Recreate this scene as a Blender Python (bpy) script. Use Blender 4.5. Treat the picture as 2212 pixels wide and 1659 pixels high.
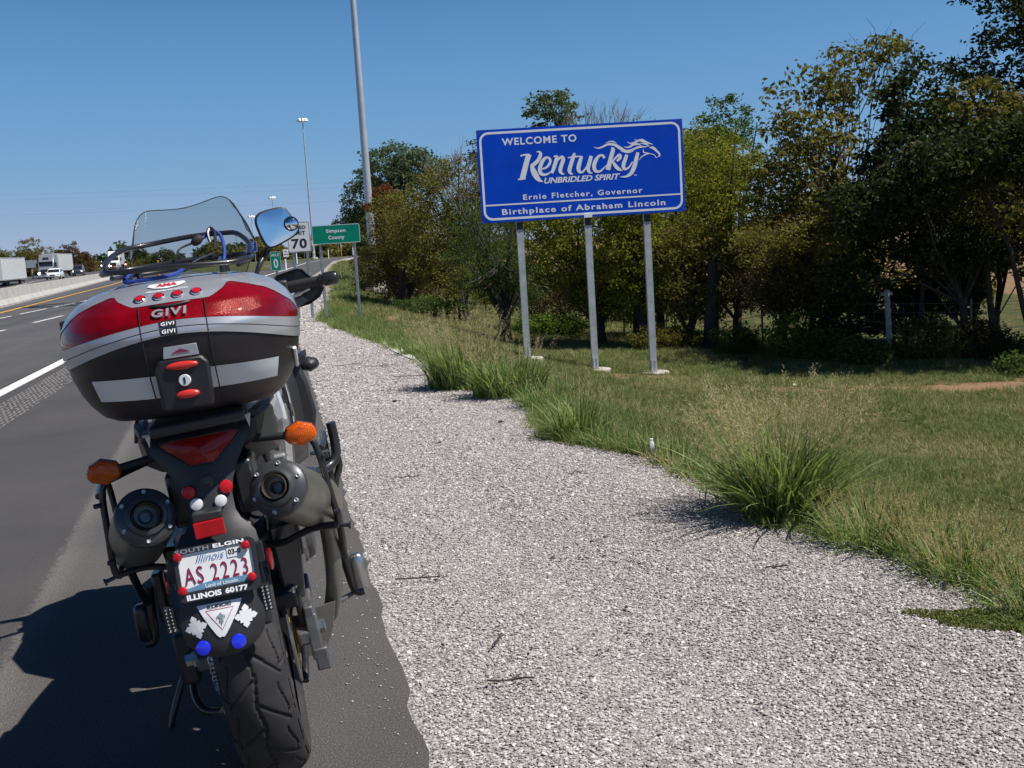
import bpy, bmesh, math, random
import numpy as np
from mathutils import Vector, Matrix, Euler

for o in list(bpy.data.objects):
    bpy.data.objects.remove(o, do_unlink=True)
SC = bpy.context.scene
COL = SC.collection
rad = math.radians

# ------------------------------------------------------------------ camera
EYE = 1.30
cam_d = bpy.data.cameras.new('camera')
cam = bpy.data.objects.new('camera', cam_d)
COL.objects.link(cam)
PITCH, ROLL = rad(7.5), rad(3.6)
fw = Vector((0, math.cos(PITCH), -math.sin(PITCH)))
up0 = Vector((0, math.sin(PITCH), math.cos(PITCH)))
rt0 = Vector((1, 0, 0))
upv = up0 * math.cos(ROLL) + rt0 * math.sin(ROLL)
rtv = rt0 * math.cos(ROLL) - up0 * math.sin(ROLL)
mw = Matrix((rtv, upv, -fw)).transposed().to_4x4()
mw.translation = Vector((0, 0, EYE))
cam.matrix_world = mw
cam_d.sensor_width = 36.0
cam_d.lens = 36.0 * 2370.0 / 2212.0
cam_d.clip_start = 0.05
cam_d.clip_end = 9000
SC.camera = cam

# ------------------------------------------------------------------ sky, sun, exposure
SUNV = Vector((0.535, -0.15, 0.83)).normalized()       # towards the sun
SUN_EL = math.asin(SUNV.z)
SUN_AZ = math.atan2(SUNV.x, SUNV.y)
w = bpy.data.worlds.new('World')
SC.world = w
w.use_nodes = True
nt = w.node_tree
nt.nodes.clear()
sky = nt.nodes.new('ShaderNodeTexSky')
sky.sky_type = 'NISHITA'
sky.sun_disc = False
sky.sun_elevation = SUN_EL
sky.sun_rotation = SUN_AZ
sky.altitude = 1000
sky.air_density = 0.8
sky.dust_density = 0.2
sky.ozone_density = 6.0
bg = nt.nodes.new('ShaderNodeBackground')
SKYK = 0.082
bg.inputs['Strength'].default_value = SKYK
out = nt.nodes.new('ShaderNodeOutputWorld')
# clear, hazy-bottomed autumn sky: soften the horizon glow of the sky model, everywhere alike
def vmul(src, k):
    m_ = nt.nodes.new('ShaderNodeVectorMath'); m_.operation = 'SCALE'; m_.inputs['Scale'].default_value = k
    nt.links.new(src, m_.inputs[0]); return m_.outputs[0]
rc = nt.nodes.new('ShaderNodeRGBCurve')
for ch, pts_ in ((0, [(0, 0), (.06, .016), (.117, .095), (.25, .185), (.37, .262), (1, .55)]), (1, [(0, 0), (.12, .062), (.22, .24), (.36, .325), (.53, .375), (1, .65)]), (2, [(0, 0), (.25, .155), (.41, .465), (.52, .53), (.63, .54), (1, .74)])):
    cv = rc.mapping.curves[ch]
    while len(cv.points) < len(pts_): cv.points.new(.5, .5)
    for p_, (a_, b_) in zip(cv.points, pts_): p_.location = (a_, b_)
rc.mapping.update()
nt.links.new(vmul(sky.outputs[0], SKYK), rc.inputs['Color'])
nt.links.new(vmul(rc.outputs[0], 1 / SKYK), bg.inputs[0])
nt.links.new(bg.outputs[0], out.inputs[0])
sl = bpy.data.lights.new('sun', 'SUN')
sl.energy = 5.0
sl.angle = rad(0.53)
sl.color = (1.0, 0.95, 0.88)
sun = bpy.data.objects.new('sun', sl)
sun.rotation_euler = (-SUNV).to_track_quat('-Z', 'Y').to_euler()
sun.location = (6, -4, 12)
COL.objects.link(sun)
SC.view_settings.view_transform = 'Standard'
SC.view_settings.look = 'None'
SC.view_settings.exposure = 0.22
SC.view_settings.gamma = 1.0
SC.view_settings.use_curve_mapping = False
SC.render.engine = 'CYCLES'

# ------------------------------------------------------------------ tags
def tag(o, label=None, cat=None, group=None, kind=None):
    if label: o['label'] = label
    if cat: o['category'] = cat
    if group: o['group'] = group
    if kind: o['kind'] = kind
    return o

def empty(name, loc=(0, 0, 0), rot=(0, 0, 0), parent=None, scale=1.0):
    e = bpy.data.objects.new(name, None)
    e.empty_display_size = 0.1
    e.location = loc
    e.rotation_euler = rot
    e.scale = (scale,) * 3
    if parent: e.parent = parent
    COL.objects.link(e)
    return e

def copy_tree(o, parent=None):
    c = o.copy()
    COL.objects.link(c)
    if parent is not None: c.parent = parent
    for ch in o.children:
        copy_tree(ch, c)
    return c

# ------------------------------------------------------------------ mesh builder
def V3(a): return Vector(a)

def frame_from(d):
    d = Vector(d).normalized()
    a = Vector((0, 0, 1)) if abs(d.z) < 0.9 else Vector((1, 0, 0))
    x = d.cross(a).normalized()
    y = x.cross(d).normalized()
    return x, y, d

class MB:
    def __init__(s): s.v = []; s.f = []
    def add(s, vs, fs):
        n = len(s.v)
        s.v += [tuple(v) for v in vs]
        s.f += [tuple(i + n for i in f) for f in fs]
        return s
    def box(s, c, d, rot=None, taper=1.0):
        c = Vector(c); hx, hy, hz = d[0] / 2, d[1] / 2, d[2] / 2
        vs = []
        for z, k in ((-hz, 1.0), (hz, taper)):
            for x, y in ((-hx, -hy), (hx, -hy), (hx, hy), (-hx, hy)):
                p = Vector((x * k, y * k, z))
                if rot is not None: p = rot @ p
                vs.append(c + p)
        return s.add(vs, [(3, 2, 1, 0), (4, 5, 6, 7), (0, 1, 5, 4), (1, 2, 6, 5), (2, 3, 7, 6), (3, 0, 4, 7)])
    def tube(s, pts, r, n=10, closed=False, caps=True):
        pts = [Vector(p) for p in pts]
        m = len(pts)
        rr = r if isinstance(r, (list, tuple)) else [r] * m
        vs = []
        x = None
        for i in range(m):
            if closed: d = (pts[(i + 1) % m] - pts[i - 1])
            elif i == 0: d = pts[1] - pts[0]
            elif i == m - 1: d = pts[-1] - pts[-2]
            else: d = (pts[i + 1] - pts[i]).normalized() + (pts[i] - pts[i - 1]).normalized()
            if d.length < 1e-9: d = Vector((0, 0, 1))
            d.normalize()
            if x is None: x, y, _ = frame_from(d)
            else:
                x = (x - d * x.dot(d))
                if x.length < 1e-6: x, y, _ = frame_from(d)
                x.normalize(); y = d.cross(x)
            y = d.cross(x)
            for k in range(n):
                a = 2 * math.pi * k / n
                vs.append(pts[i] + (x * math.cos(a) + y * math.sin(a)) * rr[i])
        fs = []
        for i in range(m if closed else m - 1):
            j = (i + 1) % m
            for k in range(n):
                fs.append((i * n + k, i * n + (k + 1) % n, j * n + (k + 1) % n, j * n + k))
        if caps and not closed:
            fs.append(tuple(reversed(range(n)))); fs.append(tuple(range((m - 1) * n, m * n)))
        return s.add(vs, fs)
    def lathe(s, o, axis, prof, n=32, closed=False):
        # prof: (radius, height along axis); rings
        o = Vector(o); x, y, d = frame_from(axis)
        vs = []; m = len(prof)
        for r, h in prof:
            for k in range(n):
                a = 2 * math.pi * k / n
                vs.append(o + d * h + (x * math.cos(a) + y * math.sin(a)) * r)
        fs = []
        for i in range(m if closed else m - 1):
            j = (i + 1) % m
            for k in range(n):
                fs.append((i * n + k, i * n + (k + 1) % n, j * n + (k + 1) % n, j * n + k))
        if not closed:
            fs.append(tuple(reversed(range(n)))); fs.append(tuple(range((m - 1) * n, m * n)))
        return s.add(vs, fs)
    def loft(s, secs, caps=True, closed=True):
        n = len(secs[0]); vs = [p for sec in secs for p in sec]; fs = []
        for i in range(len(secs) - 1):
            for k in range(n if closed else n - 1):
                fs.append((i * n + k, i * n + (k + 1) % n, (i + 1) * n + (k + 1) % n, (i + 1) * n + k))
        if caps and closed:
            fs.append(tuple(reversed(range(n)))); fs.append(tuple(range((len(secs) - 1) * n, len(secs) * n)))
        return s.add(vs, fs)
    def prism(s, poly, o, ux, uy, depth):
        # poly 2D (counter-clockwise seen from ux x uy), extruded by depth along -(ux x uy)
        o = Vector(o); ux = Vector(ux); uy = Vector(uy); uz = ux.cross(uy).normalized()
        n = len(poly)
        a = [o + ux * p[0] + uy * p[1] for p in poly]
        b = [p - uz * depth for p in a]
        fs = [tuple(range(n)), tuple(reversed(range(n, 2 * n)))]
        for k in range(n):
            fs.append((k, k + n, (k + 1) % n + n, (k + 1) % n))
        return s.add(a + b, fs)
    def ico(s, c, r, sub=2, scl=(1, 1, 1), rot=None):
        bm = bmesh.new(); bmesh.ops.create_icosphere(bm, subdivisions=sub, radius=1)
        vs = []
        for v in bm.verts:
            p = Vector((v.co.x * scl[0] * r, v.co.y * scl[1] * r, v.co.z * scl[2] * r))
            if rot is not None: p = rot @ p
            vs.append(Vector(c) + p)
        fs = [tuple(q.index for q in f.verts) for f in bm.faces]
        bm.free()
        return s.add(vs, fs)
    def build(s, name, mat, parent=None, smooth=38, bevel=0, fix=True, segs=2):
        me = bpy.data.meshes.new(name)
        me.from_pydata(s.v, [], s.f)
        if fix and len(s.f) < 60000:
            bm = bmesh.new(); bm.from_mesh(me)
            bmesh.ops.recalc_face_normals(bm, faces=bm.faces)
            bm.to_mesh(me); bm.free()
        me.materials.append(mat)
        if smooth:
            me.shade_smooth() if hasattr(me, 'shade_smooth') else None
            me.polygons.foreach_set('use_smooth', [True] * len(me.polygons))
            me.set_sharp_from_angle(angle=rad(smooth))
        me.update()
        o = bpy.data.objects.new(name, me)
        COL.objects.link(o)
        if parent: o.parent = parent
        if bevel:
            b = o.modifiers.new('bevel', 'BEVEL')
            b.width = bevel; b.segments = segs; b.limit_method = 'ANGLE'; b.angle_limit = rad(35)
        return o

def np_mesh(name, verts, faces, mat, parent=None, smooth=False, attrs=None):
    """verts (N,3) array, faces (M,k) array of equal size polygons"""
    me = bpy.data.meshes.new(name)
    verts = np.asarray(verts, dtype=np.float32); faces = np.asarray(faces, dtype=np.int32)
    me.vertices.add(len(verts)); me.vertices.foreach_set('co', verts.ravel())
    M, k = faces.shape
    me.loops.add(M * k); me.loops.foreach_set('vertex_index', faces.ravel())
    me.polygons.add(M)
    me.polygons.foreach_set('loop_start', np.arange(0, M * k, k, dtype=np.int32))
    if smooth: me.polygons.foreach_set('use_smooth', np.ones(M, dtype=bool))
    me.update(calc_edges=True)
    if mat: me.materials.append(mat)
    for an, dom, arr in (attrs or []):
        a = me.attributes.new(an, 'FLOAT', dom)
        a.data.foreach_set('value', np.asarray(arr, dtype=np.float32))
    o = bpy.data.objects.new(name, me)
    COL.objects.link(o)
    if parent: o.parent = parent
    return o

def smooth_path(pts, k=4, closed=False):
    """Catmull-Rom through points"""
    pts = [Vector(p) for p in pts]; n = len(pts); out_ = []
    rng = range(n) if closed else range(n - 1)
    for i in rng:
        if closed: p0, p1, p2, p3 = pts[i - 1], pts[i], pts[(i + 1) % n], pts[(i + 2) % n]
        else: p0, p1, p2, p3 = pts[max(i - 1, 0)], pts[i], pts[i + 1], pts[min(i + 2, n - 1)]
        for j in range(k):
            t = j / k
            out_.append(0.5 * ((2 * p1) + (p2 - p0) * t + (2 * p0 - 5 * p1 + 4 * p2 - p3) * t * t + (3 * p1 - p0 - 3 * p2 + p3) * t ** 3))
    if not closed: out_.append(pts[-1])
    return out_

# ------------------------------------------------------------------ materials
def newmat(name):
    m = bpy.data.materials.new(name); m.use_nodes = True
    n = m.node_tree; b = n.nodes['Principled BSDF']
    return m, n, b

def N_(n, t, **kw):
    x = n.nodes.new(t)
    for k, v in kw.items():
        if k in x.inputs.keys() if isinstance(k, str) else False: x.inputs[k].default_value = v
        else: setattr(x, k, v)
    return x

def ramp(n, stops, src, interp='LINEAR'):
    r = n.nodes.new('ShaderNodeValToRGB'); cr = r.color_ramp; cr.interpolation = interp
    while len(cr.elements) < len(stops): cr.elements.new(0.5)
    for e, (p, c) in zip(cr.elements, stops):
        e.position = p; e.color = (c[0], c[1], c[2], 1)
    n.links.new(src, r.inputs[0])
    return r

def noise(n, scale, detail=4, rough=0.55, coord='Object', dist=0.0):
    tc = n.nodes.new('ShaderNodeTexCoord'); x = n.nodes.new('ShaderNodeTexNoise')
    x.inputs['Scale'].default_value = scale; x.inputs['Detail'].default_value = detail
    x.inputs['Roughness'].default_value = rough; x.inputs['Distortion'].default_value = dist
    n.links.new(tc.outputs[coord], x.inputs['Vector'])
    return x

def math_(n, op, a, b=None):
    x = n.nodes.new('ShaderNodeMath'); x.operation = op
    for i, q in enumerate((a, b)):
        if q is None: continue
        if isinstance(q, (int, float)): x.inputs[i].default_value = q
        else: n.links.new(q, x.inputs[i])
    return x.outputs[0]

def mixc(n, fac, a, b, mode='MIX'):
    x = n.nodes.new('ShaderNodeMix'); x.data_type = 'RGBA'; x.blend_type = mode
    for i, q in ((0, fac), (6, a), (7, b)):
        if isinstance(q, (int, float)): x.inputs[i].default_value = q
        elif isinstance(q, (tuple, list)): x.inputs[i].default_value = (q[0], q[1], q[2], 1)
        else: n.links.new(q, x.inputs[i])
    return x.outputs[2]

def pm(name, col, rough=0.5, metal=0.0, var=0.12, vscale=14, bump=0.0, bscale=200, coat=0.0, spec=0.5, dirt=None, em=None, emc=None):
    m, n, b = newmat(name)
    nz = noise(n, vscale, 5, 0.6)
    lo = [max(0, c * (1 - var)) for c in col]; hi = [min(1, c * (1 + var)) for c in col]
    r = ramp(n, [(0.3, lo), (0.7, hi)], nz.outputs['Fac'])
    csrc = r.outputs[0]
    if dirt:
        d2 = noise(n, dirt[0], 6, 0.7)
        rr = ramp(n, [(0.48, (0, 0, 0)), (0.72, (1, 1, 1))], d2.outputs['Fac'])
        fac = math_(n, 'MULTIPLY', rr.outputs[0], dirt[1])
        csrc = mixc(n, fac, csrc, dirt[2])
    n.links.new(csrc, b.inputs['Base Color'])
    b.inputs['Metallic'].default_value = metal
    rv = math_(n, 'MULTIPLY_ADD', nz.outputs['Fac'], 0.25 * rough)
    rv.node.inputs[2].default_value = rough * 0.875
    n.links.new(rv, b.inputs['Roughness'])
    b.inputs['Coat Weight'].default_value = coat
    b.inputs['Coat Roughness'].default_value = 0.06
    b.inputs['Specular IOR Level'].default_value = spec
    if bump:
        bz = noise(n, bscale, 3, 0.6)
        bp = n.nodes.new('ShaderNodeBump'); bp.inputs['Strength'].default_value = bump
        bp.inputs['Distance'].default_value = 0.002
        n.links.new(bz.outputs['Fac'], bp.inputs['Height']); n.links.new(bp.outputs[0], b.inputs['Normal'])
    if em:
        b.inputs['Emission Color'].default_value = (*(emc or col), 1); b.inputs['Emission Strength'].default_value = em
    return m

# ------------------------------------------------------------------ lettering
_tc = {}
def text_geo(txt, offset=0.0, shear=0.0, spacing=1.0):
    key = (txt, offset, shear, spacing)
    if key in _tc: return _tc[key]
    cu = bpy.data.curves.new('t', 'FONT'); cu.body = txt; cu.size = 1.0
    cu.offset = offset; cu.shear = shear; cu.space_character = spacing; cu.resolution_u = 3
    ob = bpy.data.objects.new('t', cu); COL.objects.link(ob)
    dg = bpy.context.evaluated_depsgraph_get()
    me = bpy.data.meshes.new_from_object(ob.evaluated_get(dg))
    vs = np.array([tuple(v.co) for v in me.vertices]); fs = [tuple(p.vertices) for p in me.polygons]
    bpy.data.objects.remove(ob, do_unlink=True)
    mn = vs.min(0); mx = vs.max(0)
    vs = (vs - mn) / np.maximum(mx - mn, 1e-6)
    _tc[key] = (vs, fs, (mx - mn)[0] / (mx - mn)[1])
    return _tc[key]

def put_text(mb, txt, x0, y0, x1, y1, fn, offset=0.02, shear=0.0, spacing=1.0):
    """letters fill the box x0..x1, y0..y1; fn(x,y)->3D"""
    vs, fs, _ = text_geo(txt, offset, shear, spacing)
    mb.add([fn(x0 + v[0] * (x1 - x0), y0 + v[1] * (y1 - y0)) for v in vs], fs)
    return mb

def word_objects(txt, x0, y0, x1, y1, fn, name, mat, parent, offset=.02, shear=0.0, spacing=1.0):
    """one mesh per word of the line"""
    vs, fs, asp = text_geo(txt, offset, shear, spacing)
    lab = list(range(len(vs)))
    def find(a):
        while lab[a] != a: lab[a] = lab[lab[a]]; a = lab[a]
        return a
    for f in fs:
        r0 = find(f[0])
        for q in f[1:]: lab[find(q)] = r0
    isl = {}
    for i in range(len(vs)): isl.setdefault(find(i), []).append(i)
    rng_ = sorted([(min(vs[i][0] for i in m), max(vs[i][0] for i in m), k) for k, m in isl.items()])
    nw = len(txt.split()); gaps = []; mx = rng_[0][1]
    for a, b_, k in rng_[1:]:
        gaps.append((a - mx, a)); mx = max(mx, b_)
    cuts = sorted(a for g_, a in sorted(gaps, reverse=True)[:nw - 1])
    words = [MB() for _ in range(nw)]; cen = {k: a for a, b_, k in rng_}
    for f in fs:
        k = find(f[0]); wi = sum(1 for c in cuts if cen[k] >= c - 1e-6)
        words[wi].add([fn(x0 + vs[i][0] * (x1 - x0), y0 + vs[i][1] * (y1 - y0)) for i in f], [tuple(range(len(f)))])
    return [w_.build(name, mat, parent, smooth=0, fix=False) for w_ in words if w_.f]

def ribbon(pts, k=5):
    """2D variable width stroke -> outline quads"""
    P3 = smooth_path([(p[0], p[1], p[2]) for p in pts], k)
    L, R = [], []
    for i, p in enumerate(P3):
        a = P3[max(i - 1, 0)]; b = P3[min(i + 1, len(P3) - 1)]
        dx, dy = b.x - a.x, b.y - a.y; l = math.hypot(dx, dy) or 1
        nx, ny = -dy / l, dx / l; h = max(p.z, 0.5) / 2
        L.append((p.x + nx * h, p.y + ny * h)); R.append((p.x - nx * h, p.y - ny * h))
    return L, R
# ------------------------------------------------------------------ road frame: t = metres right of the machine's line, s = metres ahead
YAW = rad(12.3)
cY, sY = math.cos(YAW), math.sin(YAW)
CS = [(-50, 0), (0, 0), (25, .2), (50, 1.4), (88, 4.5), (136, 8), (170, 12), (200, 18), (240, 30), (300, 52), (400, 90), (900, 300)]
CSa = np.array(CS, float)
def Cv(s): return np.interp(s, CSa[:, 0], CSa[:, 1])
GEa = np.array([(-40, 2.2), (1.5, 2.2), (2.9, 2.16), (3.5, 2.3), (3.9, 2.28), (4.3, 2.0), (5.2, 2.12), (6.0, 2.12), (7, 1.66), (7.9, 1.92), (9, 1.95), (10.1, 1.46),
                (11.3, 1.75), (12.6, 1.62), (16, 1.35), (21.6, .92), (25, 1.3), (28, 1.6), (40, 2.4), (60, 3.6), (93, 5.7), (120, 8.3), (136, 10), (170, 14), (200, 20), (240, 32), (300, 54), (400, 92)], float)
def GEv(s): return np.interp(s, GEa[:, 0], GEa[:, 1])
PRa = np.array([(0, 0), (.6, -.12), (1.3, -.36), (2.2, -.58), (3.0, -.64), (5, -.74), (9, -.85), (15, -.9), (300, -7)], float)
def barrier_t(s): return -9.66 - .0625 * (s - 43.9)
def zopp(s): return np.interp(s, [-50, 60, 130, 165, 250, 900], [-1.0, -1.0, -.95, -.4, -.05, 0])
def ground_z(t, s):
    """height of the grass and fields"""
    t = np.asarray(t, float); s = np.asarray(s, float)
    d = t - 2.1 - Cv(s)
    zr = np.interp(d, PRa[:, 0], PRa[:, 1])
    bt = barrier_t(s)
    zl = zopp(s)
    z = np.where(d > 0, zr, np.where(t < bt - 1.0, zl, -0.0))
    bump_ = 0.025 * (np.sin(t * 1.7 + s * .9) + np.sin(t * .8 - s * 1.3)) * np.clip((d - .8) / 2, 0, 1)
    return z + bump_ - .03
def to_xy(t, s): return t * cY - s * sY, t * sY + s * cY
def to_ts(x, y): return x * cY + y * sY, -x * sY + y * cY
def gxyz(x, y, dz=0.0):
    t, s = to_ts(x, y); return (x, y, float(ground_z(t, s)) + .0 + dz)

# --- materials of the ground
def asphalt_mat():
    m, n, b = newmat('asphalt')
    tc = n.nodes.new('ShaderNodeTexCoord'); sep = n.nodes.new('ShaderNodeSeparateXYZ'); n.links.new(tc.outputs['Object'], sep.inputs[0])
    fine = noise(n, 210, 3, 0.8); mid = noise(n, 38, 4, 0.6); big = noise(n, .8, 5, 0.6)
    r = ramp(n, [(0.30, (.024, .0235, .0245)), (0.5, (.064, .062, .064)), (0.58, (.096, .092, .092)), (0.65, (.19, .18, .175)), (.75, (.38, .36, .35))], fine.outputs['Fac'])
    r2 = ramp(n, [(0.3, (.78, .78, .80)), (0.7, (1.12, 1.1, 1.06))], big.outputs['Fac'])
    c = mixc(n, 1.0, r.outputs[0], r2.outputs[0], 'MULTIPLY')
    # paving joint along the shoulder, with the older lighter mat to its right
    wob = math_(n, 'MULTIPLY_ADD', mid.outputs['Fac'], .16); wob.node.inputs[2].default_value = -.08
    tt = math_(n, 'ADD', math_(n, 'ADD', sep.outputs[0], wob), math_(n, 'MULTIPLY', sep.outputs[1], .035))
    j = ramp(n, [(0.0, (0, 0, 0)), (.478, (0, 0, 0)), (.492, (1, 1, 1)), (.515, (.75, .75, .75)), (.55, (.34, .34, .34)), (1, (.30, .30, .30))],
             math_(n, 'MULTIPLY_ADD', tt, .5))
    j.inputs[0].links[0].from_node.inputs[2].default_value = .5 + .5 * .805
    c = mixc(n, math_(n, 'MULTIPLY', j.outputs[0], .9), c, mixc(n, 1.0, c, (2.0, 1.95, 1.85), 'MULTIPLY'))
    n.links.new(c, b.inputs['Base Color'])
    b.inputs['Roughness'].default_value = .85
    b.inputs['Specular IOR Level'].default_value = .3
    bp = n.nodes.new('ShaderNodeBump'); bp.inputs['Strength'].default_value = .55; bp.inputs['Distance'].default_value = .004
    n.links.new(fine.outputs['Fac'], bp.inputs['Height']); n.links.new(bp.outputs[0], b.inputs['Normal'])
    return m
M_ASPH = asphalt_mat()

def lane_asphalt():
    m, n, b = newmat('lane_asphalt')
    fine = noise(n, 150, 3, 0.7); big = noise(n, .5, 5, 0.6)
    r = ramp(n, [(0.3, (.045, .044, .047)), (0.55, (.088, .086, .088)), (0.72, (.15, .148, .146))], fine.outputs['Fac'])
    r2 = ramp(n, [(0.3, (.85, .85, .87)), (0.7, (1.1, 1.1, 1.1))], big.outputs['Fac'])
    c = mixc(n, 1.0, r.outputs[0], r2.outputs[0], 'MULTIPLY')
    # wheel paths run along the lanes
    tc = n.nodes.new('ShaderNodeTexCoord'); mp = n.nodes.new('ShaderNodeMapping'); mp.inputs['Scale'].default_value = (1.1, .02, 1)
    n.links.new(tc.outputs['Object'], mp.inputs[0]); wv = n.nodes.new('ShaderNodeTexNoise'); wv.inputs['Scale'].default_value = 1.0
    n.links.new(mp.outputs[0], wv.inputs['Vector'])
    r3 = ramp(n, [(0.35, (.8, .8, .8)), (0.65, (1.15, 1.15, 1.15))], wv.outputs['Fac'])
    c = mixc(n, 1.0, c, r3.outputs[0], 'MULTIPLY')
    n.links.new(c, b.inputs['Base Color']); b.inputs['Roughness'].default_value = .8
    return m
M_LANE = lane_asphalt()

def gravel_mat():
    m, n, b = newmat('gravel_bed')
    tc = n.nodes.new('ShaderNodeTexCoord'); vo = n.nodes.new('ShaderNodeTexVoronoi'); vo.inputs['Scale'].default_value = 95
    n.links.new(tc.outputs['Object'], vo.inputs['Vector'])
    sp = n.nodes.new('ShaderNodeSeparateColor'); n.links.new(vo.outputs['Color'], sp.inputs[0])
    r = ramp(n, [(0.0, (.13, .115, .105)), (0.12, (.22, .195, .185)), (0.45, (.325, .30, .29)), (0.75, (.41, .38, .37)), (1.0, (.62, .59, .58))], sp.outputs[0])
    big = noise(n, 1.3, 5, .6)
    r2 = ramp(n, [(0.3, (.86, .85, .84)), (0.7, (1.08, 1.06, 1.05))], big.outputs['Fac'])
    c = mixc(n, 1.0, r.outputs[0], r2.outputs[0], 'MULTIPLY')
    n.links.new(c, b.inputs['Base Color']); b.inputs['Roughness'].default_value = .9
    bp = n.nodes.new('ShaderNodeBump'); bp.inputs['Strength'].default_value = .9; bp.inputs['Distance'].default_value = .008; bp.invert = True
    n.links.new(vo.outputs['Distance'], bp.inputs['Height']); n.links.new(bp.outputs[0], b.inputs['Normal'])
    return m
M_GRAV = gravel_mat()

def soil_mat():
    m, n, b = newmat('grassy_soil')
    a = noise(n, 2.2, 6, .65); f = noise(n, 45, 4, .7)
    r = ramp(n, [(0.30, (.045, .06, .022)), (0.5, (.085, .095, .038)), (0.62, (.15, .13, .065)), (0.75, (.21, .16, .09))], a.outputs['Fac'])
    r2 = ramp(n, [(0.3, (.55, .55, .5)), (0.7, (1.35, 1.3, 1.2))], f.outputs['Fac'])
    c = mixc(n, 1.0, r.outputs[0], r2.outputs[0], 'MULTIPLY')
    at = n.nodes.new('ShaderNodeAttribute'); at.attribute_name = 'dirt'
    dn = noise(n, 6, 5, .7)
    fac = math_(n, 'ADD', at.outputs['Fac'], math_(n, 'MULTIPLY_ADD', dn.outputs['Fac'], .9))
    fac.node.inputs[1].links[0].from_node.inputs[2].default_value = -.45
    rr = ramp(n, [(0.35, (0, 0, 0)), (0.65, (1, 1, 1))], fac)
    dc = ramp(n, [(0.3, (.23, .12, .065)), (0.7, (.36, .24, .15))], f.outputs['Fac'])
    c = mixc(n, rr.outputs[0], c, dc.outputs[0])
    n.links.new(c, b.inputs['Base Color']); b.inputs['Roughness'].default_value = .95
    b.inputs['Specular IOR Level'].default_value = .1
    bp = n.nodes.new('ShaderNodeBump'); bp.inputs['Strength'].default_value = .8; bp.inputs['Distance'].default_value = .03
    n.links.new(f.outputs['Fac'], bp.inputs['Height']); n.links.new(bp.outputs[0], b.inputs['Normal'])
    return m
M_SOIL = soil_mat()

# --- the land itself, one sheet out to the horizon
def axis(vals):
    o = []
    for a, b_, st in vals:
        o += list(np.arange(a, b_, st))
    return np.array(o + [vals[-1][1]])
def dirt_amount(t, s):
    x, y = to_xy(t, s)
    spots = [(4.4, 13.3, 1.0, .28, .66), (5.7, 13.2, 1.5, .40, .80), (7.3, 13.6, 1.3, .5, .85), (3.4, 12.8, 1.2, .35, .6), (1.35, 14.6, .35, .25, .8), (2.2, 14.7, .6, .25, .9), (.9, 15.4, .8, .2, .6), (-3.5, 36, 2.0, .9, 1.3),
             (-2.9, 25.5, .6, 2.5, .55), (-2.2, 21.0, .45, 2.2, .6), (1.5, 14.9, .25, .2, .8), (-.4, 17.5, .9, .5, .45)]
    o = np.zeros_like(t)
    for cx, cy, rx, ry, k in spots:
        o = np.maximum(o, k * np.exp(-((x - cx) / rx) ** 2 - ((y - cy) / ry) ** 2))
    far = (t - 2.1 - Cv(s) > 16) & (s > -20) & (t > 17)
    return np.where(far, .58, o)
ta = axis([(-3000, -400, 400), (-400, -60, 40), (-60, -12, 6), (-12, 1, 1.0), (1, 12, .22), (12, 30, 1.5), (30, 120, 10), (120, 600, 60), (600, 3600, 500)])
sa_ = axis([(-3060, -60, 300), (-60, 0, 10), (0, 24, .3), (24, 60, 1.0), (60, 240, 5), (240, 600, 30), (600, 5600, 500)])
T_, S_ = np.meshgrid(ta, sa_)
Z_ = ground_z(T_, S_)
vs = np.stack([T_.ravel(), S_.ravel(), Z_.ravel()], 1)
nt_, ns_ = len(ta), len(sa_)
i_, j_ = np.meshgrid(np.arange(nt_ - 1), np.arange(ns_ - 1))
q_ = (j_ * nt_ + i_).ravel()
land = np_mesh('ground', vs, np.stack([q_, q_ + 1, q_ + nt_ + 1, q_ + nt_], 1), M_SOIL, smooth=True,
               attrs=[('dirt', 'POINT', dirt_amount(T_.ravel(), S_.ravel()))])
land.rotation_euler.z = YAW
tag(land, 'grassy verge and fields beyond', kind='structure')

def strip(name, mat, svals, tl, tr, z, cols=1, zf=None, kind='structure', jag=0.0):
    vs = []; n = len(svals)
    for s in svals:
        a = tl(s) if callable(tl) else tl; b_ = tr(s) if callable(tr) else tr
        for k in range(cols + 1):
            t = a + (b_ - a) * k / cols
            if jag and k == cols: t += random.uniform(-jag, jag)
            zz = z + (zf(t, s) if zf else 0)
            vs.append((t, s, zz))
    c = cols + 1
    fs = [(i * c + k, i * c + k + 1, (i + 1) * c + k + 1, (i + 1) * c + k) for i in range(n - 1) for k in range(cols)]
    o = np_mesh(name, vs, fs, mat, smooth=False)
    o.rotation_euler.z = YAW
    tag(o, kind=kind)
    return o
random.seed(4)
sv_road = list(np.arange(-30, 60, 1.0)) + list(np.arange(60, 420, 5.0))
C1 = lambda s: float(Cv(s))
# shoulder and slip lane asphalt, travel lanes
strip('shoulder', M_ASPH, [x / 10 for x in range(-300, 600)] + list(np.arange(60, 420, 4.0)), lambda s: -3.08 + C1(s), lambda s: .275 + C1(s), 0.0, cols=1, jag=.012)
strip('road', M_LANE, sv_road, lambda s: barrier_t(s) - .3, lambda s: -3.10 + C1(s), -.004, cols=2)
strip('opposite_road', M_LANE, list(np.arange(-30, 420, 5.0)), lambda s: barrier_t(s) - 19 - .02 * s, lambda s: barrier_t(s) - .25, .03, zf=lambda t, s: float(zopp(s)))
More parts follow.
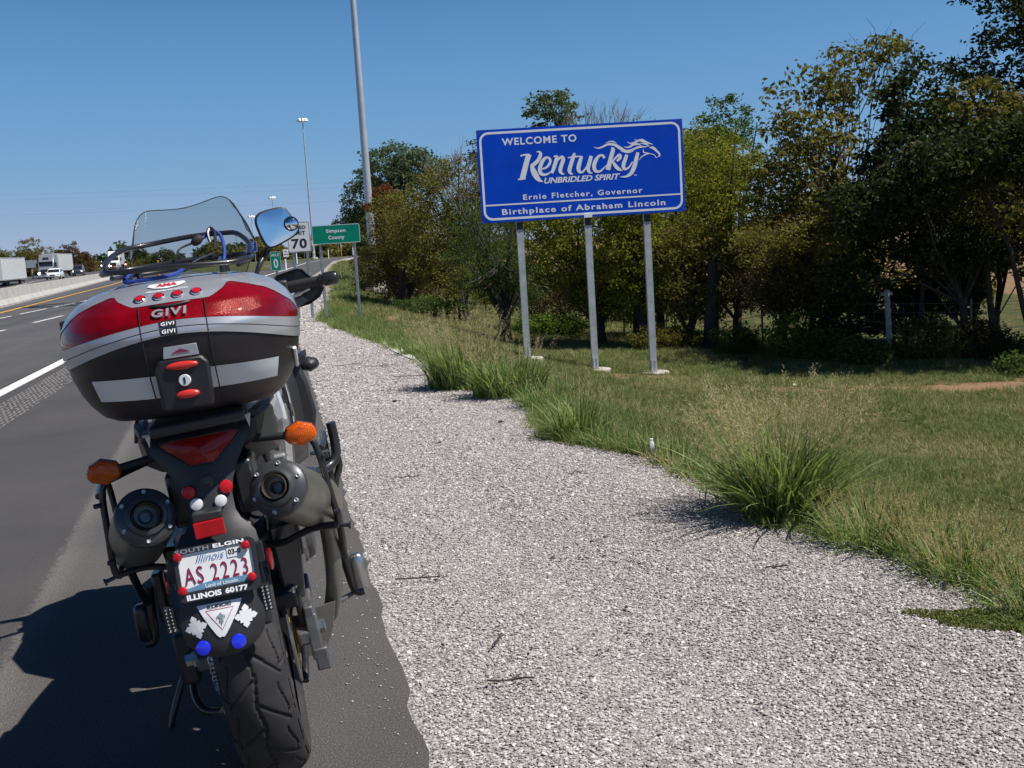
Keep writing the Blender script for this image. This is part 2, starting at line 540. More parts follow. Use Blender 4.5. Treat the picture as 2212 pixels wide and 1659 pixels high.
# gravel bed
svg = [x * .25 for x in range(-60, 240)] + list(np.arange(60, 400, 4.0))
strip('gravel_verge', M_GRAV, svg, lambda s: .22 + C1(s), lambda s: float(GEv(s)) + .12, -.008, cols=8,
      zf=lambda t, s: .012 * math.sin(t * 3.1 + s * .7) * min(1, max(0, (t - .5 - C1(s)) * 2)) - .0 + (-.010 if t > GEv(s) else 0), jag=.03)

M_WPAINT = pm('white_road_paint', (.72, .72, .72), .7, var=.15, vscale=60, dirt=(9, .5, (.25, .24, .23)))
M_YPAINT = pm('yellow_road_paint', (.70, .36, .05), .7, var=.15, vscale=60)
strip('edge_line', M_WPAINT, [x / 2 for x in range(-40, 100)] + list(np.arange(50, 400, 3.0)), lambda s: -3.06 + C1(s), lambda s: -2.90 + C1(s), .004)
def yl(s): return float(np.interp(s, [-30, 38, 74, 100, 400], [-6.0, -8.25, -9.6, -11.2, -29]))
strip('yellow_line', M_YPAINT, sv_road, lambda s: yl(s) - .07, lambda s: yl(s) + .07, .003)
# slip lane's own yellow line beyond the gore
strip('yellow_line', M_YPAINT, list(np.arange(70, 400, 3.0)), lambda s: -7.3 + C1(s), lambda s: -7.16 + C1(s), .003)
def dash(t0, s0, t1, s1, w=.11):
    strip('lane_dash', M_WPAINT, [s0, s1], lambda s: t0 + (t1 - t0) * (s - s0) / (s1 - s0) - w / 2, lambda s: t0 + (t1 - t0) * (s - s0) / (s1 - s0) + w / 2, .003)
for (t0, s0, L_) in ((-5.92, 23.4, 3.0), (-5.62, 28.9, 3.0), (-5.25, 35.0, 3.0), (-4.9, 42, 3.0)):
    dash(t0, s0, t0 + .18, s0 + L_)
for (t0, s0, L_) in ((-7.42, 31.0, 3.2), (-7.2, 35.2, 3.2), (-6.95, 39.3, 3.0), (-6.72, 43.4, 3.0), (-6.5, 48, 3), (-6.2, 54, 3)):
    dash(t0, s0, t0 + .18, s0 + L_)
for k in range(9):
    s0 = 60 + k * 14
    o = strip('lane_dash', M_WPAINT, [s0, s0 + 4], lambda s: barrier_t(s) - 6.0, lambda s: barrier_t(s) - 5.85, .036, zf=lambda t, s: float(zopp(s)))
    o = strip('lane_dash', M_WPAINT, [s0 + 5, s0 + 9], lambda s: barrier_t(s) - 10.0, lambda s: barrier_t(s) - 9.85, .036, zf=lambda t, s: float(zopp(s)))
strip('edge_line', M_WPAINT, list(np.arange(30, 300, 5.0)), lambda s: barrier_t(s) - 14.2, lambda s: barrier_t(s) - 14.05, .036, zf=lambda t, s: float(zopp(s)))
# grass gore between the main lanes and the slip lane
strip('gore', M_SOIL, list(np.arange(96, 420, 6.0)), lambda s: float(np.interp(s, [96, 140, 420], [-4.5, -9.0, -22])), lambda s: float(np.interp(s, [96, 130, 420], [-4.4, -7.6, 0])) + (C1(s) if s > 130 else C1(s)), .02)

# rumble strip: rows of little worn ridges, lighter than the asphalt
M_RUM = pm('worn_aggregate', (.22, .21, .20), .9, var=.5, vscale=90)
mb = MB()
for r_ in range(330):
    s = .5 + r_ * .085
    for k in range(9):
        t = -2.64 + k * .045 + (r_ % 2) * .010
        if random.random() < .12: continue
        mb.box((t + random.uniform(-.004, .004), s, .002), (.024, .020, .006), taper=.6)
o = mb.build('rumble_strip', M_RUM, smooth=0, fix=False); o.rotation_euler.z = YAW
tag(o, kind='structure')

# concrete median barrier, cast in lengths
M_CONC = pm('barrier_concrete', (.42, .405, .38), .9, var=.14, vscale=3, bump=.4, bscale=60, dirt=(1.6, .5, (.24, .22, .20)))
bar = empty('median_barrier')
tag(bar, 'long pale concrete barrier between the two carriageways', 'barrier')
prof = [(-.28, -1.1), (-.28, .07), (-.13, .26), (-.08, .66), (.08, .66), (.13, .26), (.28, .07), (.28, -.1)]
s = -8.0
while s < 330:
    L_ = 9.0
    secs = []
    for q in (s + .012, s + L_ - .012):
        bt = barrier_t(q)
        secs.append([(bt + a, q, b_) for a, b_ in prof])
    mb = MB().loft(secs)
    o = mb.build('barrier_segment', M_CONC, bar, smooth=0)
    s += L_
bar.rotation_euler.z = YAW
# ------------------------------------------------------------------ signs and poles
M_GALV = pm('galvanised_steel', (.42, .44, .46), .42, .75, var=.22, vscale=25, dirt=(7, .35, (.16, .16, .16)))
M_GALVP = pm('galvanised_dull', (.50, .52, .54), .55, .35, var=.15, vscale=9, dirt=(4, .3, (.2, .2, .2)))
M_SBLUE = pm('sign_blue', (.0, .065, .60), .5, var=.14, vscale=2.2, spec=.15, dirt=(1.3, .18, (.03, .10, .50)))
M_SWHITE = pm('sign_white', (.86, .87, .90), .45, var=.04, spec=.3)
M_SGREEN = pm('sign_green', (.0, .25, .165), .5, var=.08, spec=.2)
M_SBLACK = pm('sign_black', (.012, .012, .014), .4)
M_ALU = pm('sign_back_aluminium', (.50, .51, .53), .45, .6, dirt=(2, .3, (.3, .3, .3)))
M_FOOT = pm('footing_concrete', (.50, .47, .42), .9, bump=.5, bscale=60, dirt=(8, .5, (.30, .24, .18)))
M_DKSTEEL = pm('dark_steel', (.05, .05, .055), .5, .6)

def rrect(x0, y0, x1, y1, r, n=6):
    p = []
    for cx, cy, a0 in ((x1 - r, y0 + r, -90), (x1 - r, y1 - r, 0), (x0 + r, y1 - r, 90), (x0 + r, y0 + r, 180)):
        for k in range(n + 1):
            a = rad(a0 + 90 * k / n); p.append((cx + r * math.cos(a), cy + r * math.sin(a)))
    return p

def sign_face(panel_parent, W, H, mat_face, mat_border, inset, bw, r, name='panel', th=.004, edge=True):
    """panel standing in its own XZ plane facing -Y; origin at lower left"""
    mb = MB().prism(rrect(0, 0, W, H, r if r else .002), (0, 0, 0), (1, 0, 0), (0, 0, 1), th)
    # prism faces -Y (ux x uz = -Y) and grows backwards
    o = mb.build(name, mat_face, panel_parent, smooth=0)
    b = MB()
    a = rrect(inset, inset, W - inset, H - inset, max(r - inset, .01) if r > inset else .02)
    c = rrect(inset + bw, inset + bw, W - inset - bw, H - inset - bw, max((r - inset - bw), .01) if r > inset + bw else .012)
    n = len(a); y = -.0012
    b.add([(p[0], y, p[1]) for p in a] + [(p[0], y, p[1]) for p in c], [(k, (k + 1) % n, (k + 1) % n + n, k + n) for k in range(n)])
    b.build('border', mat_border, o, smooth=0, fix=False)
    return o
def flat(y): return lambda a, b_: (a, y, b_)

# ---- the big state line sign
W_, H_ = 2.80, 1.235
ks = empty('welcome_sign', (.24, 15.2, -.62), (0, 0, rad(3.2)))
tag(ks, 'large blue welcome sign with white lettering and running horse on three steel posts', 'sign')
pan_e = empty('panel_mount', (0, 0, 0))
bpy.data.objects.remove(pan_e)
pz = 2.16
panel = sign_face(ks, W_, H_, M_SBLUE, M_SWHITE, .028, .030, .15)
# square outer corners: a second, thin sheet behind with sharp corners
panel.location = (-.51, -.075, pz)
mbx = MB().box((W_ / 2, .012, H_ / 2), (W_ + .012, .014, H_ + .012))
mbx.build('backing_sheet', pm('sign_blue_edge', (.01, .06, .45), .35), panel, smooth=0)
mbx = MB()
for zz in (.18, .6, 1.02): mbx.box((W_ / 2, .034, zz), (W_ - .06, .028, .05))
mbx.build('stringer', M_ALU, panel, smooth=0)
# digitised lettering, in a 2212 x 1125 working grid, mapped to the panel
src_ = np.array([(0, 92), (2130, 14), (2175, 952), (48, 1057)], float)
dst_ = np.array([(0, H_), (W_, H_), (W_, 0), (0, 0)], float)
A_ = []; B_ = []
for (x, y), (u, v) in zip(src_, dst_):
    A_.append([x, y, 1, 0, 0, 0, -u * x, -u * y]); B_.append(u)
    A_.append([0, 0, 0, x, y, 1, -v * x, -v * y]); B_.append(v)
h_ = np.append(np.linalg.solve(np.array(A_), np.array(B_)), 1).reshape(3, 3)
def KP(x, y):
    q = h_ @ np.array([x, y, 1.0]); return q[0] / q[2], q[1] / q[2]
def strokes(lst, y0=-.0014):
    mb = MB()
    for i, st in enumerate(lst):
        L, R = ribbon(st, 6); n = len(L); yy = y0 - i * .00012
        vs = [(KP(*p)[0], yy, KP(*p)[1]) for p in L] + [(KP(*p)[0], yy, KP(*p)[1]) for p in R]
        mb.add(vs, [(k, k + 1, k + 1 + n, k + n) for k in range(n - 1)])
    return mb
script_ = [
 # K
 [(462, 360, 18), (500, 350, 20), (560, 352, 30)], [(552, 345, 60), (532, 400, 62), (512, 470, 64), (492, 545, 66), (478, 600, 66)], [(430, 603, 14), (470, 600, 22), (515, 596, 8)],
 [(628, 322, 8), (655, 320, 22), (672, 345, 40), (650, 400, 44), (612, 440, 46), (572, 470, 46)], [(575, 455, 30), (592, 510, 64), (622, 570, 68), (655, 612, 44), (697, 630, 6)],
 # e
 [(668, 502, 14), (722, 488, 24), (762, 450, 30), (772, 405, 32), (742, 380, 26), (705, 400, 40), (676, 450, 46), (662, 505, 48), (678, 548, 42), (722, 558, 28), (770, 535, 16), (800, 500, 10)],
 # n
 [(808, 372, 14), (842, 374, 34), (832, 420, 46), (812, 480, 46), (790, 545, 30)], [(818, 470, 12), (850, 410, 24), (892, 378, 34), (908, 405, 46), (890, 460, 46), (876, 520, 46), (896, 550, 26), (922, 556, 8)],
 # t
 [(1028, 340, 24), (1012, 385, 44), (990, 450, 46), (972, 515, 48), (984, 548, 30), (1010, 556, 8)], [(955, 388, 12), (1010, 380, 20), (1092, 374, 14)],
 # u
 [(1100, 372, 34), (1082, 430, 46), (1066, 490, 48), (1075, 532, 38), (1110, 535, 22), (1155, 480, 18)], [(1200, 372, 42), (1184, 430, 46), (1166, 495, 46), (1180, 540, 30), (1212, 548, 8)],
 # c
 [(1335, 398, 34), (1318, 370, 26), (1280, 375, 30), (1244, 425, 46), (1228, 485, 46), (1246, 528, 40), (1290, 532, 24), (1340, 490, 14), (1370, 460, 8)],
 # k
 [(1405, 300, 20), (1426, 310, 44), (1410, 370, 50), (1392, 440, 52), (1372, 520, 54)], [(1412, 448, 14), (1450, 400, 22), (1492, 366, 32), (1500, 395, 36), (1465, 432, 24)], [(1428, 440, 30), (1452, 480, 44), (1484, 512, 40), (1525, 528, 8)],
 # y
 [(1568, 366, 38), (1550, 420, 44), (1532, 475, 46), (1546, 512, 34), (1585, 500, 20), (1628, 440, 16)], [(1682, 344, 36), (1664, 420, 48), (1642, 500, 52), (1610, 560, 42), (1560, 590, 26), (1500, 592, 8)]]
strokes([[(a, b_, c * .86) for a, b_, c in st] for st in script_]).build('script_lettering', M_SWHITE, panel, smooth=0, fix=False)
horse_ = [
 [(1228, 280, 3), (1262, 294, 12), (1310, 285, 20), (1370, 258, 24), (1440, 262, 30), (1500, 298, 36), (1560, 330, 30), (1620, 318, 22), (1690, 292, 22), (1780, 288, 8)],
 [(1348, 245, 3), (1388, 230, 12), (1430, 230, 14), (1466, 248, 3)], [(1500, 325, 4), (1560, 343, 12), (1600, 342, 12), (1642, 330, 3)],
 [(1538, 286, 4), (1588, 290, 18), (1640, 262, 26), (1690, 262, 20), (1720, 282, 4)], [(1570, 233, 3), (1606, 252, 14), (1655, 240, 20), (1700, 222, 22), (1745, 240, 20), (1785, 262, 6)],
 [(1640, 214, 3), (1690, 222, 12), (1725, 214, 14), (1775, 245, 22), (1838, 266, 4)], [(1700, 250, 4), (1760, 262, 16), (1800, 285, 10)],
 [(1800, 300, 6), (1836, 300, 30), (1872, 330, 24), (1902, 362, 22), (1904, 384, 16), (1884, 394, 4)], [(1738, 310, 4), (1742, 345, 14), (1792, 356, 10), (1848, 372, 8), (1866, 396, 10), (1884, 402, 4)],
 [(1694, 426, 3), (1722, 390, 12), (1768, 366, 14), (1812, 358, 6)]]
strokes([[(a, b_, c * .9) for a, b_, c in st] for st in horse_]).build('horse_emblem', M_SWHITE, panel, smooth=0, fix=False)
def ktext(txt, bl, tr, offset, shear=0.0, spacing=1.0, y=-.0014):
    (x0, y0), (x1, y1) = KP(*bl), KP(*tr)
    return word_objects(txt, x0, y0, x1, y1, flat(y), 'lettering', M_SWHITE, panel, offset, shear, spacing)
ktext('WELCOME TO', (268, 252), (1045, 146), .024, 0, 1.15)
ktext('UNBRIDLED SPIRIT', (708, 652), (1498, 556), .03, .28)
ktext('Ernie Fletcher, Governor', (486, 828), (1728, 704), .022, 0, 1.25)
ktext('Birthplace of Abraham Lincoln', (262, 992), (1966, 830), .024, 0, 1.2)
ktext('TM', (1640, 585), (1670, 570), .02)
x0, y0 = KP(80, 872); x1, y1 = KP(2132, 780)
MB().box(((.045 + W_ - .045) / 2, -.0016, (y0 + y1) / 2), (W_ - .10, .0008, .020)).build('divider_line', M_SWHITE, panel, smooth=0)
for px_ in (0.0, .94, 1.76):
    gz = float(ground_z(*to_ts(.24 + px_, 15.2))) + .62
    mb = MB()
    for dx in (-.040, .040): mb.box((px_ + dx, 0, (gz + pz + H_) / 2), (.009, .085, pz + H_ - gz - .02))
    mb.box((px_, -.038, (gz + pz + H_) / 2), (.088, .008, pz + H_ - gz - .02))
    post = mb.build('post', M_GALVP, ks, smooth=0)
    MB().box((px_, .042, (gz + pz + H_) / 2), (.088, .008, pz + H_ - gz - .03)).build('rear_flange', M_DKSTEEL, ks, smooth=0)
    mb = MB()
    mb.box((px_, -.046, gz + .12), (.084, .006, .17))
    for a in (-.022, .022):
        for b_ in (.06, .10, .14, .18): mb.lathe((px_ + a, -.049, gz + b_), (0, -1, 0), [(.011, 0), (.011, .008), (.0, .009)], 6)
    mb.build('hinge_plate', M_GALVP, post, smooth=0)
    mb = MB(); mb.box((px_, -.046, pz - .065), (.084, .006, .10))
    for a in (-.03, .03):
        for b_ in (-.09, -.05): mb.lathe((px_ + a, -.049, pz + b_), (0, -1, 0), [(.010, 0), (.010, .008), (.0, .009)], 6)
    mb.build('upper_bracket', M_DKSTEEL, post, smooth=0)
    MB().lathe((px_ + .02, 0, gz - .05), (0, 0, 1), [(.20, 0), (.20, .065), (.185, .075), (0, .078)], 20).build('footing', M_FOOT, ks, smooth=30)
MB().box((.94, -.088, pz + .015), (.11, .012, .05)).build('clip_plate', M_SWHITE, ks, smooth=0)

# ---- small signs
def chan_post(mb, x, z0, z1, y=.02, w=.045):
    mb.box((x, y, (z0 + z1) / 2), (w * .45, .006, z1 - z0)); 
    for dx in (-1, 1):
        mb.box((x + dx * w * .32, y + .012, (z0 + z1) / 2), (.006, .028, z1 - z0))
        mb.box((x + dx * w * .48, y + .026, (z0 + z1) / 2), (w * .30, .006, z1 - z0))
def gz_at(x, y): return float(ground_z(*to_ts(x, y))) + .03 if to_ts(x, y)[0] > GEv(to_ts(x, y)[1]) else 0.0

def small_sign(name, label, x, y, yaw, W, H, zb, face, border, posts, group=None, r=.02, cat='sign', inset=.006, bw=.010, postmat=None, over=.0):
    e = empty(name, (x, y, 0), (0, 0, yaw)); tag(e, label, cat, group)
    p = sign_face(e, W, H, face, border, inset, bw, r); p.location = (-W / 2, 0, zb)
    for px in posts:
        mb = MB(); wx = x + px * math.cos(yaw); wy = y + px * math.sin(yaw)
        chan_post(mb, px, gz_at(wx, wy) - .05, zb + H - .02 + over)
        mb.build('post', postmat or M_GALV, e, smooth=0)
    return e, p
def stext(p, txt, x0, y0, x1, y1, mat, offset=.03, spacing=1.0, shear=0, name='lettering', y=-.0016):
    mb = MB(); put_text(mb, txt, x0, y0, x1, y1, flat(y), offset, shear, spacing)
    return mb.build(name, mat, p, smooth=0, fix=False)
# county
e, p = small_sign('county_sign', 'green county name sign with white letters on two channel posts at gravel edge', -3.105, 20.7, rad(2.0), .895, .352, 1.425, M_SGREEN, M_SWHITE, (-.31, .32), inset=.004, bw=.008, r=.03)
stext(p, 'Simpson', .265, .188, .63, .272, M_SWHITE, .03, 1.12); stext(p, 'County', .30, .062, .60, .152, M_SWHITE, .03, 1.12)
# speed limit
e, p = small_sign('speed_limit_sign', 'white speed limit sign reading 70, partly behind the round spot mirror', -3.995, 21.75, rad(1.5), .45, .59, 1.31, M_SWHITE, M_SBLACK, (-.135, .135), r=.03, inset=.008, bw=.007)
stext(p, 'SPEED', .075, .445, .375, .515, M_SBLACK, .03, 1.05); stext(p, 'LIMIT', .09, .335, .36, .41, M_SBLACK, .03, 1.1); stext(p, '70', .075, .07, .375, .265, M_SBLACK, .03, 1.1)
# mile marker
e, p = small_sign('mile_marker', 'small green mile marker showing a white zero beside the mirror stalk', -5.2, 25.2, rad(2), .235, .435, .925, M_SGREEN, M_SWHITE, (0,), inset=.003, bw=.006, r=.03)
stext(p, 'MILE', .035, .325, .20, .385, M_SWHITE, .012, 1.15); stext(p, '0', .068, .06, .170, .27, M_SWHITE, .02)
# rest area
e, p = small_sign('rest_area_sign', 'small blue rest area sign with white arrow on the slip lane', -13.73, 60.5, rad(4), .60, .56, 1.50, M_SBLUE, M_SWHITE, (-.15, .15), r=.04, inset=.004, bw=.012)
stext(p, 'REST', .12, .41, .48, .49, M_SWHITE, .03); stext(p, 'AREA', .12, .28, .48, .36, M_SWHITE, .03)
mb = MB(); mb.prism([(.20, .05), (.25, .05), (.37, .15), (.41, .11), (.43, .24), (.30, .22), (.34, .18), (.20, .10)], (0, -.0016, 0), (1, 0, 0), (0, 0, 1), .0004)
mb.build('arrow', M_SWHITE, p, smooth=0)
# far small white signs and markers along the slip lane
def AT(x, y): return x, y
for (lab, x, y, W, H, zb, wr) in (
    ('tiny white regulatory sign on the far slip lane behind the speed limit sign', -23.2, 118, .55, .80, .95, 'ONE WAY'),
    ('tiny white sign above the first white delineator on the far curve', -27.9, 164, .8, .8, 2.2, ''),
    ('tiny white square sign just right of the tall far mast', -27.0, 150, .75, .65, 1.9, ''),
    ('tiny grey sign half hidden by the county sign post at the far curve', -25.6, 172, .9, 1.0, 3.4, '')):
    e, p = small_sign('distant_sign', lab, x, y, rad(8), W, H, zb, M_SWHITE, M_SBLACK if not wr else M_SWHITE, (0,), r=.03, inset=.02, bw=.02, group='small white signs on the far slip lane')
    if wr:
        stext(p, 'NO', .12, .45, .43, .65, M_SBLACK); stext(p, 'PARKING', .06, .15, .49, .35, M_SBLACK)
M_ORNG = pm('marker_orange', (.75, .30, .04), .5)
for (x, y, h, m_, lab) in ((-24.9, 133, 1.2, M_SWHITE, 'white delineator post nearest the yellow line, by the speed limit sign'), (-17.0, 86, .85, M_SWHITE, 'white delineator post just above the hand guard'), (-29.6, 187, 1.5, M_SWHITE, 'white delineator post in the middle of the far curve'),
                      (-27.2, 200, 1.6, M_SWHITE, 'white delineator post at the right end of the far curve'), (-31.5, 215, 2.6, M_ORNG, 'taller orange marker post beyond the far curve'), (-35.6, 215, 1.8, M_ORNG, 'shorter orange marker post beyond the far curve'), (-27.5, 88, 1.4, M_ORNG, 'yellow marker post left of the mile marker beyond the slip lane')):
    e = empty('delineator_post', (x, y, 0)); tag(e, lab, 'marker post', 'posts along the far slip lane')
    MB().tube([(0, 0, -.1), (0, 0, h * .97), (0, 0, h)], [.07, .07, .05], 8).build('post', m_, e, smooth=30)
    MB().box((0, -.072, h * .82), (.08, .006, h * .12)).build('reflector', M_ALU if m_ is M_SWHITE else M_SWHITE, e, smooth=0)

# ---- high mast light poles
M_MAST = pm('mast_steel', (.56, .58, .60), .42, .55, var=.10, vscale=1.2, dirt=(1.4, .25, (.35, .35, .36)))
M_LAMP = pm('mast_luminaire', (.75, .76, .78), .3, .4)
def mast(x, y, z0, h, r0, r1, label, lean=(0, 0), nl=8, rl=1.6, hs=.45):
    e = empty('high_mast_light', (x, y, z0)); tag(e, label, 'light pole', 'high mast light poles along the motorway')
    MB().tube([(lean[0] * k / 6, 0, h * k / 6) for k in range(7)], [r0 + (r1 - r0) * k / 6 for k in range(7)], 20).build('pole', M_MAST, e, smooth=40)
    mb = MB(); mb.lathe((0, 0, -.35), (0, 0, 1), [(r0 * 3.1, 0), (r0 * 3.1, .62), (r0 * 2.9, .66), (0, .66)], 12)
    mb.build('concrete_base', M_FOOT, e, smooth=30)
    mb = MB(); mb.lathe((0, 0, .3), (0, 0, 1), [(r0 * 2.2, 0), (r0 * 2.2, .05), (r0 * 1.4, .06), (r0 * 1.35, .9), (r0 * 1.0, 1.0)], 12)
    mb.build('base_sleeve', M_GALVP, e, smooth=30)
    mb = MB(); T = Vector((lean[0], 0, h))
    mb.tube([T + Vector((rl * math.cos(a), rl * math.sin(a), -.2)) for a in [2 * math.pi * k / 16 for k in range(16)]], .05, 6, closed=True)
    for k in range(4):
        a = math.pi * k / 4; mb.tube([T + Vector((-rl * math.cos(a), -rl * math.sin(a), -.2)), T + Vector((rl * math.cos(a), rl * math.sin(a), -.2))], .04, 6)
    mb.build('ring', M_GALV, e, smooth=40)
    for k in range(nl):
        a = 2 * math.pi * k / nl + .2; c = T + Vector((rl * math.cos(a), rl * math.sin(a), -.2 - hs * .5))
        MB().lathe(c, (0, 0, 1), [(hs * .9, -hs * .5), (hs * .8, 0), (hs * .3, hs * .6), (hs * .2, hs), (0, hs * 1.05)], 10).build('lamp', M_LAMP, e, smooth=40)
    return e
mast(-4.28, 36.2, -.10, 17.5, .138, .062, 'near high mast light pole rising out of the trees past the picture top')
mast(-32.9, 192, 0, 24.0, .20, .10, 'tall slim high mast with lamp ring above the speed limit sign', lean=(0, 0), rl=.65, hs=.38)
mast(-54.0, 264, 0, 14.9, .10, .06, 'smaller distant high mast between windscreen and mirror', rl=.6, hs=.32)
mast(-68.3, 304, 0, 12.2, .11, .07, 'distant high mast seen just right of the windscreen edge', rl=.7, hs=.35)
mast(-82.5, 344, 0, 8.9, .12, .07, 'most distant high mast seen through the windscreen', rl=.7, hs=.35)

# power lines across the sky
M_WIRE = pm('power_cable', (.22, .24, .28), .5)
for (za, zb_, dy, lab) in ((16.5, 16.1, 0, 'topmost thin power line crossing the sky'), (15.6, 15.2, 1.5, 'middle thin power line crossing the sky'), (12.7, 12.9, 3.0, 'lowest thin power line crossing the sky')):
    pts = []
    for k in range(25):
        u = k / 24; x = -130 + 190 * u; y = 205 + dy + 30 * u; z = za + (zb_ - za) * u - 2.2 * (1 - (2 * u - 1) ** 2) + .5
        pts.append((x, y, z))
    o = MB().tube(pts, .014, 4).build('power_line', M_WIRE, smooth=0); tag(o, lab, 'power line', 'power lines across the sky')

# back of a road sign on the far carriageway
bx, by = -78.2, 182.0
e = empty('road_sign_back', (bx, by, float(zopp(190)) - .05), (0, 0, rad(12)))
tag(e, 'grey back of a rectangular road sign beside the far carriageway trees', 'sign')
MB().box((0, 0, 2.55), (2.9, .08, 1.25)).build('panel', M_ALU, e, smooth=0)
MB().box((.55, .12, 1.6), (.2, .16, 3.2)).build('post', M_GALVP, e, smooth=0)
MB().box((-.9, .12, 1.6), (.10, .12, 3.2)).build('post', M_GALVP, e, smooth=0)
# ------------------------------------------------------------------ traffic on the far carriageway
M_TRL = pm('trailer_white', (.62, .64, .62), .45, var=.08, vscale=1.5, dirt=(1.5, .3, (.4, .4, .38)))
M_SILV = pm('cab_silver', (.34, .36, .40), .3, .5, coat=.5)
M_WCAR = pm('car_white', (.80, .81, .80), .25, coat=.6)
M_DCAR = pm('car_grey', (.07, .08, .10), .3, .3, coat=.6)
M_GLS = pm('dark_glass', (.015, .018, .025), .06, spec=.8)
M_TYR = pm('tyre_rubber', (.018, .017, .017), .8)
M_RIMW = pm('wheel_rim', (.6, .6, .6), .35, .6)
M_BLK = pm('black_trim', (.015, .015, .016), .5)
M_HEAD = pm('headlamp_lit', (1, 1, .95), .2, em=6.0, emc=(1, .97, .9))
M_CHR = pm('chrome', (.75, .76, .78), .08, 1.0, var=.03)
M_REDP = pm('red_paint', (.35, .02, .02), .3, coat=.5)
HD = math.atan2(-.28, 1) * -1    # carriageway heads this far to the left of +Y

def wheel(parent, x, y, r, w, name='wheel'):
    o = MB().lathe((x - w / 2, y, r), (1, 0, 0), [(r * .5, 0), (r * .9, 0), (r, w * .2), (r, w * .8), (r * .9, w), (r * .5, w)], 18).build('wheel', M_TYR, parent, smooth=30)
    MB().lathe((x - w / 2 - .004, y, r), (1, 0, 0), [(r * .55, 0), (r * .5, .03), (r * .15, .05), (r * .15, w - .04), (r * .5, w - .02), (r * .55, w + .008)], 14).build('rim', M_RIMW, o, smooth=30)

def veh_root(name, label, cat, x, y, z, yaw=None):
    e = empty(name, (x, y, z), (0, 0, HD if yaw is None else yaw)); tag(e, label, cat, 'traffic on the far carriageway'); return e

def semi(label, x, y, z, cabmat, box_len=14.0, yaw=None, cab=True, H=4.05):
    """nose towards -Y (towards the viewer)"""
    e = veh_root('semi_truck', label, 'truck', x, y, z, yaw)
    y0 = 3.6 if cab else 0
    tr = MB().box((0, y0 + box_len / 2, (1.15 + H) / 2), (2.55, box_len, H - 1.15)).build('trailer', M_TRL, e, smooth=0, bevel=.03)
    mb = MB()
    for k in range(int(box_len / .6)):
        for sx in (-1, 1): mb.box((sx * 1.282, y0 + .5 + k * .6, (1.15 + H) / 2), (.02, .05, H - 1.35))
    for sx in (-1, 1):
        mb.box((sx * 1.285, y0 + box_len / 2, 1.2), (.03, box_len, .12)); mb.box((sx * 1.285, y0 + box_len / 2, H - .05), (.03, box_len, .10))
    mb.build('trailer_rib', M_ALU, tr, smooth=0)
    MB().box((0, y0 + box_len / 2, 1.0), (1.0, box_len * .98, .25)).build('chassis', M_BLK, e, smooth=0)
    for yy in (y0 + box_len - 1.2, y0 + box_len - 2.5):
        for sx in (-1, 1): wheel(e, sx * 1.0, yy, .5, .5)
    if not cab:
        return e
    # tractor: bonnet, cab, roof fairing
    secs = []
    for (yy, w_, zt_, zb_) in ((-2.9, 1.9, 1.55, .55), (-2.6, 2.05, 1.75, .5), (-1.3, 2.2, 1.95, .5)):
        secs.append([(-w_ / 2, yy, zb_), (w_ / 2, yy, zb_), (w_ / 2, yy, zt_ - .15), (w_ / 2 - .2, yy, zt_), (-w_ / 2 + .2, yy, zt_), (-w_ / 2, yy, zt_ - .15)])
    MB().loft(secs).build('bonnet', cabmat, e, smooth=30)
    mb = MB().loft([[(-1.2, -1.3, .6), (1.2, -1.3, .6), (1.2, 2.4, .6), (-1.2, 2.4, .6)], [(-1.2, -1.25, 2.0), (1.2, -1.25, 2.0), (1.2, 2.4, 2.0), (-1.2, 2.4, 2.0)],
                    [(-1.14, -.8, 2.8), (1.14, -.8, 2.8), (1.2, 2.4, 2.8), (-1.2, 2.4, 2.8)], [(-1.1, .0, 3.95), (1.1, .0, 3.95), (1.18, 2.4, 4.0), (-1.18, 2.4, 4.0)]])
    cb = mb.build('cab', cabmat, e, smooth=20, bevel=.04)
    MB().add([(-1.02, -1.27, 2.05), (1.02, -1.27, 2.05), (.98, -.88, 2.72), (-.98, -.88, 2.72)], [(0, 1, 2, 3)]).build('windscreen', M_GLS, cb, smooth=0)
    MB().box((0, -.62, 3.35), (.95, .08, .22), rot=Matrix.Rotation(rad(-35), 3, 'X')).build('roof_marker', M_BLK, cb, smooth=0)
    MB().box((0, -1.02, 2.84), (2.2, .35, .06)).build('sun_visor', M_CHR, cb, smooth=0)
    MB().box((0, -2.93, 1.15), (1.0, .06, .75)).build('grille', M_BLK, e, smooth=0)
    MB().box((0, -2.96, 1.55), (1.1, .05, .07)).build('grille_trim', M_CHR, e, smooth=0)
    MB().box((0, -3.0, .48), (2.35, .25, .34)).build('bumper', M_CHR, e, smooth=0, bevel=.03)
    for sx in (-1, 1):
        MB().box((sx * .85, -2.9, .95), (.34, .1, .22)).build('headlight', M_HEAD if sx < 0 else M_RIMW, e, smooth=0)
        MB().box((sx * 1.45, -.9, 2.2), (.22, .12, .75)).build('mirror', M_BLK, e, smooth=0)
        MB().box((sx * 1.205, -.2, 2.3), (.012, .9, .6)).build('side_window', M_GLS, cb, smooth=0)
        wheel(e, sx * 1.05, -2.0, .5, .3); wheel(e, sx * .95, 3.4, .5, .5); wheel(e, sx * .95, 4.6, .5, .5)
    return e

